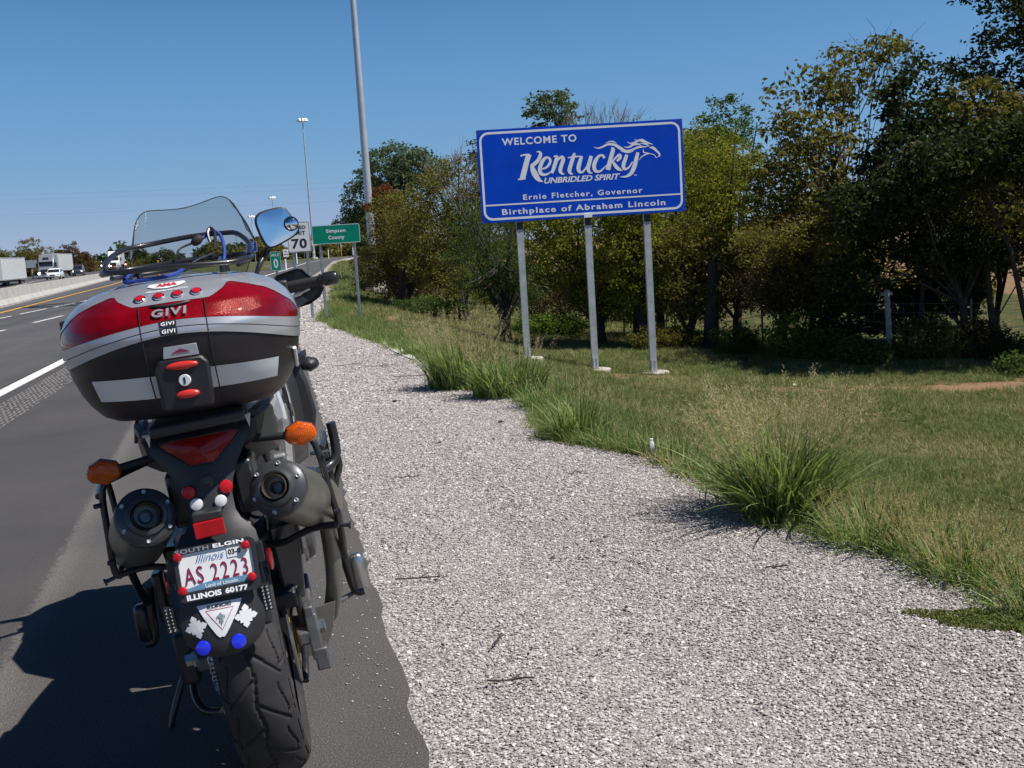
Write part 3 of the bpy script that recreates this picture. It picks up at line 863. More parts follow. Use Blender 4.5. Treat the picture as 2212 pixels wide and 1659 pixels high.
def car(label, x, y, z, mat, kind='sedan', lit=False, yaw=None):
    e = veh_root('parked_car' if False else 'car', label, 'car', x, y, z, yaw)
    hh = 1.42 if kind == 'sedan' else 1.85
    secs = []
    P_ = [(-2.35, .60, .35, .70), (-2.25, .78, .30, .78), (-1.1, .88, .28, .92), (1.2, .90, .28, .98), (2.2, .84, .30, .98), (2.4, .74, .40, .90)]
    for yy, hw, zb, zt in P_:
        if kind != 'sedan': zt += .16
        secs.append([(-hw, yy, zb), (hw, yy, zb), (hw + .03, yy, (zb + zt) / 2), (hw - .06, yy, zt), (-hw + .06, yy, zt), (-hw - .03, yy, (zb + zt) / 2)])
    b = MB().loft(secs).build('body', mat, e, smooth=50, bevel=.05)
    z1 = .88 if kind == 'sedan' else 1.04
    ye = 1.9 if kind == 'sedan' else 2.3
    secs = [[(-.80, -1.25, z1), (.80, -1.25, z1), (.80, ye, z1), (-.80, ye, z1)], [(-.70, -.55, hh - .10), (.70, -.55, hh - .10), (.70, ye - .6, hh - .10), (-.70, ye - .6, hh - .10)],
            [(-.58, -.4, hh), (.58, -.4, hh), (.58, ye - .8, hh), (-.58, ye - .8, hh)]]
    c = MB().loft(secs).build('cabin', mat, e, smooth=30, bevel=.04)
    zt = hh - .13
    def lerp(a, b_, f): return tuple(a[i] + (b_[i] - a[i]) * f for i in range(3))
    g = []
    for sx in (-1, 1):
        A = lerp(secs[0][0], secs[1][0], .08); B = lerp(secs[0][0], secs[1][0], .92)
        A2 = lerp(secs[0][3], secs[1][3], .08); B2 = lerp(secs[0][3], secs[1][3], .92)
        g = [(sx * (abs(A[0]) + .008), A[1] + .12, A[2]), (sx * (abs(A2[0]) + .008), A2[1] - .15, A2[2]), (sx * (abs(B2[0]) + .008), B2[1] - .08, B2[2]), (sx * (abs(B[0]) + .008), B[1] + .08, B[2])]
        MB().add(g, [(0, 1, 2, 3)]).build('side_window', M_GLS, c, smooth=0)
    A = lerp(secs[0][0], secs[1][0], .1); B = lerp(secs[0][0], secs[1][0], .93)
    MB().add([(-.72, A[1] - .012, A[2]), (.72, A[1] - .012, A[2]), (.64, B[1] - .012, B[2]), (-.64, B[1] - .012, B[2])], [(0, 1, 2, 3)]).build('windscreen', M_GLS, c, smooth=0)
    MB().box((0, -2.33, .58 + (.1 if kind != 'sedan' else 0)), (.62, .10, .12)).build('grille', M_BLK, e, smooth=0)
    MB().box((0, -2.3, .33), (1.5, .16, .10)).build('lower_intake', M_BLK, e, smooth=0)
    for sx in (-1, 1):
        MB().box((sx * .60, -2.27, .66 + (.12 if kind != 'sedan' else 0)), (.30, .12, .16)).build('headlight', M_HEAD if lit else M_RIMW, e, smooth=0, bevel=.02)
        MB().box((sx * .97, -.75, z1 + .08), (.18, .10, .12)).build('mirror', mat, e, smooth=0, bevel=.02)
        wheel(e, sx * .78, -1.45, .32, .2); wheel(e, sx * .78, 1.45, .32, .2)
    return e

def place_px(x, y, s_hint=None):
    return float(zopp(to_ts(x, y)[1])) + .04
semi('silver semi truck with high roof cab pulling a pale box trailer', -74.2, 180.0, -.36, M_SILV, 13.5, yaw=.215)
car('white sedan driving in front of the silver semi truck', -58.3, 143.5, -.16, M_WCAR, 'sedan', yaw=.25)
car('dark grey sport utility car with lit headlamps right of the silver truck', -72.7, 189.0, -.26, M_DCAR, 'suv', lit=True)
semi('rear part of a pale box trailer leaving the left edge of the picture', -63.0, 136.0, -1.0, M_SILV, 13.0, cab=False, H=4.0, yaw=.20)
semi('distant white semi truck seen through the luggage rack', -83.0, 236.0, .1, M_WCAR, 12.0)
def biker(label, x, y, z):
    e = veh_root('motorcyclist', label, 'motorcycle', x, y, z)
    MB().loft([[(-.18, -.6, .5), (.18, -.6, .5), (.2, -.6, 1.0), (-.2, -.6, 1.0)], [(-.3, -.2, .4), (.3, -.2, .4), (.3, -.2, 1.1), (-.3, -.2, 1.1)], [(-.2, .9, .6), (.2, .9, .6), (.2, .9, .9), (-.2, .9, .9)]]).build('motorcycle_body', M_REDP, e, smooth=40)
    MB().tube([(0, .2, .8), (0, .1, 1.15), (0, .0, 1.45), (0, -.02, 1.52)], [.18, .24, .22, .08], 10).build('rider', M_BLK, e)
    MB().ico((0, -.03, 1.66), .15, 2).build('helmet', M_WCAR, e)
    MB().lathe((0, -.66, .85), (0, -1, 0), [(.11, 0), (.11, .04), (0, .05)], 12).build('headlight', M_HEAD, e)
    for yy in (-.75, .75): MB().lathe((-.07, yy, .31), (1, 0, 0), [(.2, 0), (.31, .02), (.31, .12), (.2, .14)], 16).build('wheel', M_TYR, e)
biker('leftmost of three distant motorcyclists with lit headlamps', -84.3, 232, .35); biker('middle one of three distant motorcyclists with lit headlamps', -81.6, 230, .15); biker('rightmost of three distant motorcyclists with lit headlamps', -79.6, 233, .3)
# ------------------------------------------------------------------ trees
def leafmat(name, cols, trans=.35):
    m = bpy.data.materials.new(name); m.use_nodes = True; n = m.node_tree; n.nodes.clear()
    at = n.nodes.new('ShaderNodeAttribute'); at.attribute_name = 'tint'
    r = ramp(n, [(i / (len(cols) - 1), c) for i, c in enumerate(cols)], at.outputs['Fac'])
    b = n.nodes.new('ShaderNodeBsdfPrincipled'); b.inputs['Roughness'].default_value = .6; b.inputs['Specular IOR Level'].default_value = .12
    n.links.new(r.outputs[0], b.inputs['Base Color'])
    t = n.nodes.new('ShaderNodeBsdfTranslucent'); tc_ = mixc(n, 1.0, r.outputs[0], (1.3, 1.35, .7), 'MULTIPLY'); n.links.new(tc_, t.inputs[0])
    mx = n.nodes.new('ShaderNodeMixShader'); mx.inputs[0].default_value = trans
    n.links.new(b.outputs[0], mx.inputs[1]); n.links.new(t.outputs[0], mx.inputs[2])
    o = n.nodes.new('ShaderNodeOutputMaterial'); n.links.new(mx.outputs[0], o.inputs[0])
    return m
LM = {
 'dark': leafmat('leaves_dark', [(.016, .022, .009), (.028, .040, .014), (.045, .058, .018), (.07, .075, .022)], .25),
 'olive': leafmat('leaves_olive', [(.075, .07, .024), (.13, .122, .034), (.19, .17, .046), (.26, .22, .06)], .42),
 'yellow': leafmat('leaves_yellow_green', [(.07, .085, .016), (.14, .16, .022), (.24, .25, .034), (.36, .31, .05)], .42),
 'green': leafmat('leaves_green', [(.035, .06, .02), (.065, .105, .03), (.10, .15, .042), (.14, .19, .06)]),
 'sage': leafmat('leaves_grey_green', [(.05, .07, .035), (.08, .11, .055), (.12, .16, .08), (.17, .21, .11)]),
 'brown': leafmat('leaves_brown', [(.06, .036, .024), (.095, .06, .034), (.13, .085, .045), (.11, .10, .035)], .3),
 'rust': leafmat('leaves_rust', [(.10, .03, .012), (.16, .05, .02), (.22, .075, .03), (.12, .05, .02)]),
 'bright': leafmat('leaves_bright', [(.05, .09, .015), (.08, .14, .02), (.12, .19, .03), (.18, .24, .04)]),
 'far': leafmat('leaves_far', [(.04, .055, .03), (.06, .08, .035), (.08, .10, .04), (.10, .11, .05)]),
}
M_BARK = pm('bark', (.05, .040, .034), .95, var=.35, vscale=9, bump=1.0, bscale=25)
M_TWIG = pm('bare_twig', (.20, .17, .15), .9, var=.3, vscale=5)

def leaves_np(rng, centers, cr, per, size, droop=.5, flat_=.6, aspect=.5):
    """centers (K,3), cr cluster radii (K,), per leaves each"""
    K = len(centers); c = np.repeat(centers, per, 0); r = np.repeat(cr, per)[:, None]
    N_l = len(c)
    off = rng.normal(size=(N_l, 3)); off /= np.linalg.norm(off, axis=1)[:, None]
    off *= (rng.random((N_l, 1)) ** .45)
    off[:, 2] *= flat_
    p = c + off * r
    a = rng.normal(size=(N_l, 3)); a[:, 2] = a[:, 2] * .5 - droop; a /= np.linalg.norm(a, axis=1)[:, None]
    q = rng.normal(size=(N_l, 3)); q[:, 2] *= .5
    b_ = np.cross(a, q); b_ /= np.linalg.norm(b_, axis=1)[:, None] + 1e-9
    L = size * rng.uniform(.6, 1.35, (N_l, 1)); Wd = L * aspect
    nrm = np.cross(a, b_)
    v0 = p; v1 = p + a * L * .45 + b_ * Wd * .5 + nrm * L * .05; v2 = p + a * L - nrm * L * .08; v3 = p + a * L * .45 - b_ * Wd * .5 + nrm * L * .05
    verts = np.stack([v0, v1, v2, v3], 1).reshape(-1, 3)
    faces = np.arange(N_l * 4).reshape(-1, 4)
    ct = np.repeat(rng.random(K), per)
    tint = np.clip(.5 * ct + .5 * rng.random(N_l), 0, 1)
    return verts, faces, tint

def tree(name, label, cat, base, lobes, mat, leaf=.08, n=6000, trunk_r=.09, seed=0, group=None, crad=.28, density_edge=.6, limbs=True, droop=.5, twigs=0, kind=None, clump_f=28, trunk_top=None, aspect=.5):
    """lobes: (x,y,z,rx,ry,rz) absolute; the crown is built of many small sprays on branchlets"""
    rng = np.random.default_rng(seed)
    if mat in ('yellow', 'olive', 'green', 'brown') and leaf < .1 and base[1] > 17: n = int(n * 1.9); leaf *= .74; clump_f = int(clump_f * 1.25)
    else: n = int(n * 1.35)
    bx, by = base[0], base[1]; bz = base[2] if len(base) > 2 else float(ground_z(*to_ts(bx, by)))
    e = empty(name, (bx, by, bz)); tag(e, label, cat, group)
    lob = np.array(lobes, float); vol = lob[:, 3] * lob[:, 4] * lob[:, 5]; pr = vol ** .8 / (vol ** .8).sum()
    K = max(6, n // clump_f)
    li = rng.choice(len(lob), K, p=pr)
    d = rng.normal(size=(K, 3)); d /= np.linalg.norm(d, axis=1)[:, None]
    rr = rng.random(K) ** (1 / 3.0); rr = np.where(rng.random(K) < density_edge, .72 + .35 * rng.random(K), rr)
    wob = 1 + .16 * np.sin(d[:, 0] * 7 + seed) * np.cos(d[:, 2] * 6 + seed * 2) + rng.normal(size=K) * .06
    c = lob[li, :3] + d * lob[li, 3:6] * (rr * wob)[:, None] - np.array([bx, by, bz])
    cr = crad * rng.uniform(.5, 1.3, K)
    v, f, t = leaves_np(rng, c, cr, clump_f, leaf, droop, aspect=aspect)
    keep = v.reshape(-1, 4, 3)[:, :, 2].min(1) > .02
    v = v.reshape(-1, 4, 3)[keep].reshape(-1, 3); t = t[keep]; f = np.arange(len(v)).reshape(-1, 4)
    np_mesh('crown', v, f, LM[mat], e, attrs=[('tint', 'FACE', t)])
    if trunk_r:
        mb = MB(); ctr = (lob[:, :3] * vol[:, None]).sum(0) / vol.sum() - np.array([bx, by, bz])
        top = Vector(ctr) if trunk_top is None else Vector(trunk_top)
        rnd = random.Random(seed)
        pts = [Vector((0, 0, -.15))]
        for k in range(1, 7):
            u = k / 6; pts.append(Vector((top.x * u ** 1.5, top.y * u ** 1.5, top.z * u)) + Vector((rnd.uniform(-1, 1), rnd.uniform(-1, 1), 0)) * trunk_r * .9)
        mb.tube(pts, [trunk_r * (1.35 if k == 0 else 1 - .11 * k) for k in range(7)], 8)
        if limbs:
            for k in range(min(K, 46)):
                tgt = Vector(c[rng.integers(K)]); u = rnd.uniform(.25, 1); st = pts[min(6, max(1, int(u * 6)))]
                md = st.lerp(tgt, .5) + Vector((rnd.uniform(-.1, .1), rnd.uniform(-.1, .1), rnd.uniform(.0, .25)))
                r0 = trunk_r * rnd.uniform(.18, .42)
                mb.tube([st, md, tgt], [r0, r0 * .6, r0 * .2], 5, caps=False)
        for k in range(twigs):
            tgt = Vector(c[rng.integers(K)]); ex = tgt + Vector((rnd.gauss(0, .22), rnd.gauss(0, .22), rnd.uniform(.05, .42)))
            mb.tube([tgt * .7 + pts[4] * .3, tgt, tgt.lerp(ex, .5) + Vector((rnd.gauss(0, .05), rnd.gauss(0, .05), 0)), ex], [.009, .006, .004, .0015], 4, caps=False)
        mb.build('trunk', M_BARK, e, smooth=50, fix=False)
    return e

def bare_tree(name, label, base, h, spread, seed, r0=.07, mat=None, group=None, depth=5, cat='tree'):
    rnd = random.Random(seed); bx, by, bz = base
    e = empty(name, base); tag(e, label, cat, group)
    mb = MB()
    def br(p, d, L, r, lv):
        q = p + d * L; md = p + d * L * .5 + Vector((rnd.uniform(-1, 1), rnd.uniform(-1, 1), rnd.uniform(-.3, .3))) * L * .06
        mb.tube([p, md, q], [r, r * .82, r * .62], 5 if lv < 2 else 4, caps=False)
        if lv >= depth: return
        for k in range(rnd.choice((2, 3, 3))):
            nd = (d + Vector((rnd.gauss(0, spread), rnd.gauss(0, spread), rnd.uniform(-.05, .35)))).normalized()
            br(p.lerp(q, rnd.uniform(.55, 1)), nd, L * rnd.uniform(.62, .85), r * .58, lv + 1)
    br(Vector((0, 0, 0)), Vector((0, 0, 1)), h * .3, r0, 0)
    mb.build('branches', mat or M_TWIG, e, smooth=0, fix=False)
    return e

GT = 'trees and bushes along the fence line'
def G3(x, y, z): return (x, y, z)
# right hand trees, nearest first
tree('large_tree', 'big dark green tree filling the top right corner of the picture', 'tree', (8.6, 16.6), [(9.0, 17.4, 4.9, 1.5, 1.5, 1.35), (8.4, 17.3, 3.3, 1.25, 1.3, 1.1), (9.6, 16.8, 2.2, 1.2, 1.1, 1.2), (7.9, 16.3, 1.3, .8, .8, .45), (7.9, 14.6, 2.2, .8, .7, .3), (9.0, 14.6, 2.2, .8, .7, .35)], 'dark', .085, 17000, .13, 11, GT, .26, droop=.3)
tree('dark_tree', 'dense dark leaved tree with a pointed top left of the corner tree', 'tree', (6.55, 15.6), [(6.15, 16.4, 2.75, .50, .6, .85), (5.9, 16.0, 1.9, .75, .8, .75), (6.7, 16.2, 1.5, .9, .8, .8), (5.6, 15.8, 1.1, .70, .6, .50), (4.95, 15.7, .5, .45, .45, .4), (6.4, 15.6, .75, .7, .6, .35), (5.8, 14.8, 1.65, .7, .6, .28), (6.8, 14.6, 1.9, .7, .6, .28), (5.1, 15.2, 1.3, .5, .5, .25)], 'dark', .085, 17000, .07, 12, GT, .22, droop=.6)
tree('olive_tree', 'sunlit olive tree crown between the dark tree and the corner tree', 'tree', (7.35, 16.4), [(7.0, 16.4, 2.75, .72, .6, .42), (7.7, 16.3, 2.3, .6, .6, .5), (7.5, 16.2, 1.7, .8, .6, .35)], 'olive', .09, 5500, .05, 13, GT, .2, droop=.7)
tree('sparse_tree', 'tall thin tree with sparse yellow green leaves against the sky', 'tree', (5.6, 17.8), [(5.2, 18.2, 3.0, .85, .6, .7), (5.9, 18.4, 3.6, .75, .5, .55), (5.0, 17.9, 2.2, .75, .6, .6), (6.4, 18.4, 4.0, .45, .4, .25), (5.4, 17.7, 1.5, .7, .6, .5)], 'olive', .10, 3300, .045, 14, GT, .2, density_edge=.5, clump_f=11, twigs=46, droop=.7)
tree('low_foliage_tree', 'loose low tree with green leaves at the right picture edge over the ploughed field', 'tree', (7.55, 15.3), [(7.2, 15.3, 1.15, .55, .5, .35), (7.9, 15.0, .95, .5, .5, .35), (7.6, 15.2, .35, .5, .4, .3)], 'olive', .10, 1500, .035, 15, GT, .2, clump_f=14)
tree('small_red_leaved_tree', 'branch of orange red leaves at the right edge of the picture', 'tree', (8.1, 15.9), [(7.75, 15.6, 1.95, .33, .3, .13), (8.1, 15.5, 1.8, .3, .3, .10)], 'rust', .08, 260, .03, 16, GT, .12, clump_f=10)
# mass of bushes between sign and dark tree
tree('bushy_tree', 'tall yellow green bushy tree right of the welcome sign', 'tree', (4.1, 19.5), [(3.7, 20.3, 2.35, .85, .8, .75), (3.2, 19.7, 1.5, .9, .8, .8), (4.4, 19.9, 1.7, .9, .8, .85), (3.6, 19.3, .7, 1.0, .7, .6), (4.6, 19.3, .8, .8, .7, .7)], 'yellow', .075, 17000, .09, 17, GT, .22)
tree('bushy_tree', 'olive bushy tree in front of the sparse tall tree', 'tree', (5.0, 17.8), [(4.9, 18.6, 1.9, .8, .7, .7), (4.8, 18.2, 1.0, .85, .7, .7), (4.6, 17.5, .5, .7, .6, .5), (5.3, 18.0, .3, .6, .6, .5), (4.7, 16.4, 1.1, .6, .6, .3), (3.9, 16.6, 1.0, .6, .6, .28)], 'olive', .075, 14000, .06, 18, GT, .2)
tree('brown_tree', 'dead looking brown twiggy tree below the olive trees', 'tree', (4.35, 17.3), [(4.3, 17.5, .95, .55, .5, .45), (4.0, 17.3, .3, .5, .4, .35), (4.7, 17.3, .1, .5, .4, .35)], 'brown', .06, 4200, .06, 19, GT, .2, twigs=30)
tree('dark_round_tree', 'dark round topped tree standing behind the yellow green one', 'tree', (6.5, 30.5), [(6.35, 30.8, 4.1, .85, .8, .75), (6.2, 30.7, 3.0, 1.2, 1.1, 1.0), (5.4, 30.7, 2.2, 1.6, 1.2, 1.2)], 'green', .10, 9000, .14, 20, GT, .28)
tree('background_tree', 'green tree crown just right of the sign edge', 'tree', (4.1, 25.5), [(3.6, 25.8, 3.1, .8, .8, .7), (4.5, 25.8, 2.6, .9, .8, .9), (3.9, 25.5, 1.6, 1.1, .9, .9)], 'yellow', .09, 8500, .1, 21, GT, .26)
tree('distant_tree', 'distant green tree showing above the middle of the welcome sign', 'tree', (3.3, 61.5, -1.3), [(3.2, 61.5, 8.0, 1.4, 1.2, 1.1), (3.0, 61.5, 6.4, 2.4, 1.8, 1.0), (3.2, 61.5, 8.9, .7, .7, .4)], 'sage', .22, 3600, .2, 22, GT, .5)
bare_tree('bare_tree', 'leafless grey tree showing above the right half of the sign', (4.9, 51.5, -1.2), 10.2, .30, 5, .16, group=GT, depth=6)
bare_tree('bare_tree', 'lower leafless tree just left of the bare one above the sign', (2.0, 48.0, -1.2), 7.0, .32, 8, .12, group=GT, depth=5)
bare_tree('bare_tree', 'small leafless tree above the right end of the sign', (7.2, 50, -1.2), 8.0, .3, 9, .12, group=GT, depth=5)
# below and behind the sign
tree('bush', 'yellow leaved bush seen between the left and middle sign posts', 'bush', (1.6, 19.6), [(1.1, 19.7, 1.0, .75, .7, .7), (1.7, 19.6, .4, .7, .6, .5), (1.0, 19.6, 1.7, .7, .6, .5)], 'yellow', .075, 8500, .07, 23, GT, .2)
tree('bush', 'dark yellow green bush seen between the middle and right sign posts', 'bush', (2.35, 18.9), [(2.2, 19.1, 1.1, .65, .6, .7), (2.3, 19.0, .4, .6, .5, .5), (2.2, 19.1, 1.9, .6, .6, .6)], 'yellow', .075, 8500, .08, 24, GT, .2)
tree('bush', 'brown green thicket just right of the right sign post', 'bush', (3.1, 18.7), [(3.0, 18.8, .9, .6, .5, .6), (3.1, 18.6, .2, .55, .5, .4)], 'olive', .07, 5000, .09, 25, GT, .2)
tree('brown_bush', 'brown undergrowth low behind the middle sign post', 'bush', (1.75, 20.3), [(1.7, 20.2, .4, .7, .5, .5), (1.2, 20.6, .1, .7, .5, .35)], 'brown', .06, 3800, .05, 26, GT, .2)
# drooping tree left of the sign and the mass behind it
tree('drooping_tree', 'dark drooping tree with a thick trunk left of the left sign post', 'tree', (-.1, 20.6), [(-.3, 20.7, 1.55, .65, .6, .45), (-.65, 20.5, .9, .5, .5, .5), (.15, 20.6, .85, .5, .5, .45), (-.3, 20.4, .5, .55, .5, .25), (.35, 20.7, .2, .3, .3, .3)], 'green', .055, 9500, .13, 27, GT, .17, droop=1.6, aspect=.3)
tree('thicket_tree', 'large olive brown tree left of the welcome sign', 'tree', (-1.0, 26.4), [(-1.0, 26.8, 2.5, 1.1, 1.0, .9), (-1.7, 26.5, 1.6, 1.0, 1.0, .8), (-.3, 26.6, 1.7, 1.0, 1.0, .9), (.4, 26.7, 2.3, .8, .8, .9), (-1.2, 26.2, .9, 1.2, .8, .5)], 'olive', .08, 18000, .13, 28, GT, .26, twigs=60)
bare_tree('bare_branches', 'bare twigs standing out above the olive brown tree', (-1.0, 26.3, -.6), 5.2, .34, 31, .07, group=GT, depth=5)
tree('thicket_tree', 'olive brown tree with drooping twigs behind the county sign', 'tree', (-2.5, 28.0), [(-2.5, 28.3, 1.5, 1.0, 1.0, .8), (-3.1, 28.3, .8, .8, .8, .6), (-1.9, 28.0, .7, .9, .8, .5), (-2.6, 28.2, 2.2, .7, .8, .5)], 'olive', .075, 13000, .07, 29, GT, .24, twigs=40)
tree('brown_tree', 'brown red shaded tree low behind the county sign', 'tree', (-2.9, 29.5), [(-2.8, 29.5, .4, 1.0, .8, .55), (-2.0, 29.3, .2, .8, .6, .4), (-3.4, 29.6, .9, .7, .7, .5)], 'brown', .065, 7000, .05, 30, GT, .24)
tree('tall_green_tree', 'tall grey green tree behind the near light pole', 'tree', (-4.6, 46.0), [(-4.4, 46.5, 4.6, 1.5, 1.4, .95), (-5.4, 46.5, 3.4, 1.2, 1.2, 1.0), (-3.4, 46.3, 4.2, 1.4, 1.2, 1.0), (-6.1, 46.5, 2.5, .8, .9, .55), (-4.6, 46, 2.2, 1.6, 1.2, 1.2)], 'sage', .13, 15000, .16, 32, GT, .34)
tree('tall_green_tree', 'smaller grey green tree at the left end of the tree line', 'tree', (-5.9, 50.0), [(-6.0, 50, 2.2, .9, .9, .9), (-5.2, 50, 1.4, 1.0, .9, .9)], 'green', .13, 5000, .12, 33, GT, .34)
tree('rust_tree', 'small tree with a clump of rust brown leaves right of the light pole', 'tree', (-3.6, 34.0), [(-3.55, 34.2, 2.85, .38, .4, .28), (-3.9, 34.2, 2.6, .3, .3, .18)], 'rust', .08, 1500, .04, 34, GT, .16)
tree('distant_tree', 'dark tree crown behind the left edge of the sign', 'tree', (.2, 34), [(.1, 34.5, 3.9, 1.0, .9, .6), (.7, 34.5, 3.0, 1.2, 1.0, 1.0)], 'dark', .10, 5500, .12, 35, GT, .26)
tree('bush', 'dark bush closing the tree line below the light pole', 'bush', (-3.0, 36.5), [(-2.6, 36.6, 1.0, 1.5, .9, 1.0), (-1.0, 36.0, .6, 1.4, .8, .8), (-3.7, 38, 1.0, .7, .7, .7)], 'olive', .10, 8000, .06, 36, GT, .26)
tree('backing_bush', 'shaded thicket behind the fence under the yellow green tree', 'bush', (4.0, 21.5), [(3.6, 21.8, .3, 1.2, .6, .8), (5.2, 21.6, .4, 1.2, .6, .9), (2.4, 22.0, .3, 1.0, .6, .8)], 'olive', .09, 11000, .05, 37, GT, .25)
tree('backing_bush', 'shaded green thicket between sign posts beyond the fence', 'bush', (1.2, 24.0), [(1.0, 24.2, .4, 1.2, .6, .9), (-.4, 24.6, .4, 1.0, .6, .7), (2.0, 23.4, 1.2, .9, .6, .9)], 'olive', .09, 9000, .05, 38, GT, .25)
tree('undergrowth_bush', 'dark undergrowth below the dense dark tree', 'bush', (5.9, 16.1), [(5.0, 16.1, -.15, .5, .35, .45), (6.5, 16.3, .0, .6, .35, .35), (5.9, 16.4, .0, .4, .3, .4)], 'dark', .08, 5000, .04, 39, GT, .18)
tree('dark_tree', 'dark foliage mass between the dense dark tree and corner tree', 'tree', (7.2, 16.9), [(7.0, 16.9, 1.2, .8, .6, .7), (7.6, 17.1, 2.0, .8, .6, .8), (8.0, 16.8, 1.0, .7, .5, .5)], 'dark', .085, 8500, .06, 40, GT, .24)
tree('backing_bush', 'dark scrub along the field edge behind the fence on the right', 'bush', (7.0, 21.0), [(6.2, 21.0, .4, 1.0, .6, .9), (7.4, 21.2, .2, 1.0, .6, .7), (8.8, 21.0, .3, .9, .6, .7), (6.8, 21.2, 1.4, .9, .6, .6)], 'olive', .10, 8000, .05, 41, GT, .25)
tree('overhanging_tree', 'added dark tree at the fence whose branches overhang and shade the lawn on the right', 'tree', (8.5, 15.7), [(6.0, 14.5, 2.0, .8, .7, .35), (7.0, 14.3, 2.2, .8, .7, .35), (8.0, 14.2, 2.3, .8, .7, .35), (9.0, 14.3, 2.3, .8, .7, .35), (10.0, 14.6, 2.4, .9, .8, .4), (5.2, 15.4, 1.55, .6, .5, .3)], 'dark', .085, 14000, .06, 42, GT, .22)  # extra tree, its crown pushed forward to throw shade on the lawn
# low green growth at the fence
for i, (x, y, rx, rz, m_, lab) in enumerate(((4.25, 16.4, .42, .36, 'bright', 'bright green vine covered bush at the fence below the brown tree'), (4.75, 16.0, .45, .25, 'bright', 'low bright green bush right of the short white fence post'),
        (3.6, 17.4, .35, .25, 'green', 'low green bush left of the vine covered one'), (.75, 21.6, .7, .22, 'bright', 'low weeds with yellow flowers behind the left sign post'), (4.9, 15.2, .35, .20, 'green', 'dark green weeds at the foot of the dark tree'),
        (6.4, 13.9, .10, .14, 'green', 'small lone green plant in front of the dark trees'), (7.3, 15.0, .4, .25, 'green', 'weeds at the foot of the corner tree'), (5.9, 15.5, .5, .32, 'olive', 'tangled dark weeds right of the weathered fence post'), (6.7, 15.6, .45, .30, 'brown', 'brown dry weeds between the thin trunks'), (8.0, 15.4, .5, .3, 'olive', 'tangled weeds at the right picture edge under the trees'), (2.6, 18.3, .6, .2, 'olive', 'low shaded weeds between middle and right sign posts'), (-1.9, 24.6, .9, .22, 'green', 'low weeds under the olive brown tree'))):
    z = float(ground_z(*to_ts(x, y)))
    tree('shrub', lab, 'shrub', (x, y), [(x, y, z + rz, rx, .35, rz), (x + rx * .5, y, z + rz * .6, rx * .6, .3, rz * .8)], m_, .055, int(2600 * rx / .4), 0, 50 + i, GT, .12, clump_f=16)
# thin trunks you can tell apart under the crowns
for i, (x, y, h, r, dx, lab) in enumerate(((5.95, 15.9, 2.0, .035, .15, 'thin dark trunk right of the white fence post'), (6.95, 15.5, 2.2, .05, -.35, 'leaning trunk in front of the ploughed field'), (3.35, 18.2, 1.6, .12, .1, 'thick dark trunk below the yellow green tree'),
        (2.35, 20.2, 1.8, .06, .05, 'trunk between the middle and right sign posts'), (-2.6, 27.3, 1.5, .09, .1, 'short leaning trunk in shade behind the county sign'), (7.35, 15.1, 2.5, .04, -.8, 'slanting trunk at the right side of the picture'), (2.75, 19.7, 1.9, .07, -.05, 'dark trunk just left of the right sign post'))):
    z = float(ground_z(*to_ts(x, y)))
    e = empty('young_tree', (x, y, z)); tag(e, lab, 'tree', GT)
    MB().tube([(0, 0, -.1), (dx * .3, 0, h * .33), (dx * .55 + .02, 0, h * .66), (dx, 0, h)], [r * 1.3, r, r * .85, r * .6], 8).build('trunk', M_BARK, e, smooth=50)
    tree_c = np.random.default_rng(90 + i)
    v, f, t = leaves_np(tree_c, np.array([[dx + tree_c.normal() * .2, tree_c.normal() * .15, h + tree_c.normal() * .15] for _ in range(14)]), np.full(14, .16), 18, .07)
    np_mesh('crown', v, f, LM['olive'], e, attrs=[('tint', 'FACE', t)])
# left side, far
GF = 'trees beyond the far carriageway'
def fz(x, y): return float(zopp(to_ts(x, y)[1])) - .1
for i, (x, y, w_, h, m_, lab) in enumerate(((-104.8, 232, 3.6, 6.4, 'olive', 'small tree at the left picture edge above the trailer'), (-98.7, 232, 7.0, 8.4, 'olive', 'biggest far tree left of the silver truck'), (-92.3, 236, 4.3, 7.2, 'brown', 'brownish round tree behind the silver truck trailer'),
        (-95.4, 238, 3.0, 5.6, 'olive', 'low tree between the two biggest far trees'), (-101.5, 230, 3.0, 4.4, 'brown', 'low brown tree behind the back of the road sign'), (-89.8, 238, 2.2, 4.4, 'brown', 'brown twiggy tree right of the silver truck trailer'), (-122, 236, 6, 5.5, 'far', 'low far tree beyond the left edge'),
        (-95, 290, 3.2, 6.4, 'far', 'small dark tree seen left above the luggage rack'), (-80, 262, 5, 4.4, 'far', 'round bush like tree seen through the luggage rack'))):
    z = fz(x, y)
    tree('far_tree', lab, 'tree', (x, y, z), [(x, y, z + h * .62, w_ * .5, w_ * .5, h * .36), (x - w_ * .2, y, z + h * .4, w_ * .5, w_ * .5, h * .3), (x + w_ * .25, y, z + h * .38, w_ * .45, w_ * .5, h * .3), (x, y, z + h * .2, w_ * .5, w_ * .4, h * .2)], m_, .30, 6500, .2, 60 + i, GF, .6, limbs=False)
def treeline(label, x0, y0, x1, y1, h, n, mat, seed, leaf=.5, z=0):
    rng = np.random.default_rng(seed); u = rng.random(n)
    x = x0 + (x1 - x0) * u; y = y0 + (y1 - y0) * u
    hh = h * (.62 + .25 * np.sin(u * 23 + seed) + .18 * np.sin(u * 57 + seed * 3) + .08 * np.sin(u * 131))
    zz = z + rng.random(n) ** .8 * hh
    c = np.stack([x, y + rng.normal(size=n) * 2.0, zz], 1)
    v, f, t = leaves_np(rng, c, np.full(n, .9), 10, leaf, .2)
    o = np_mesh('distant_wood', v, f, LM[mat], attrs=[('tint', 'FACE', t)]); tag(o, label, 'wood', kind='stuff'); return o
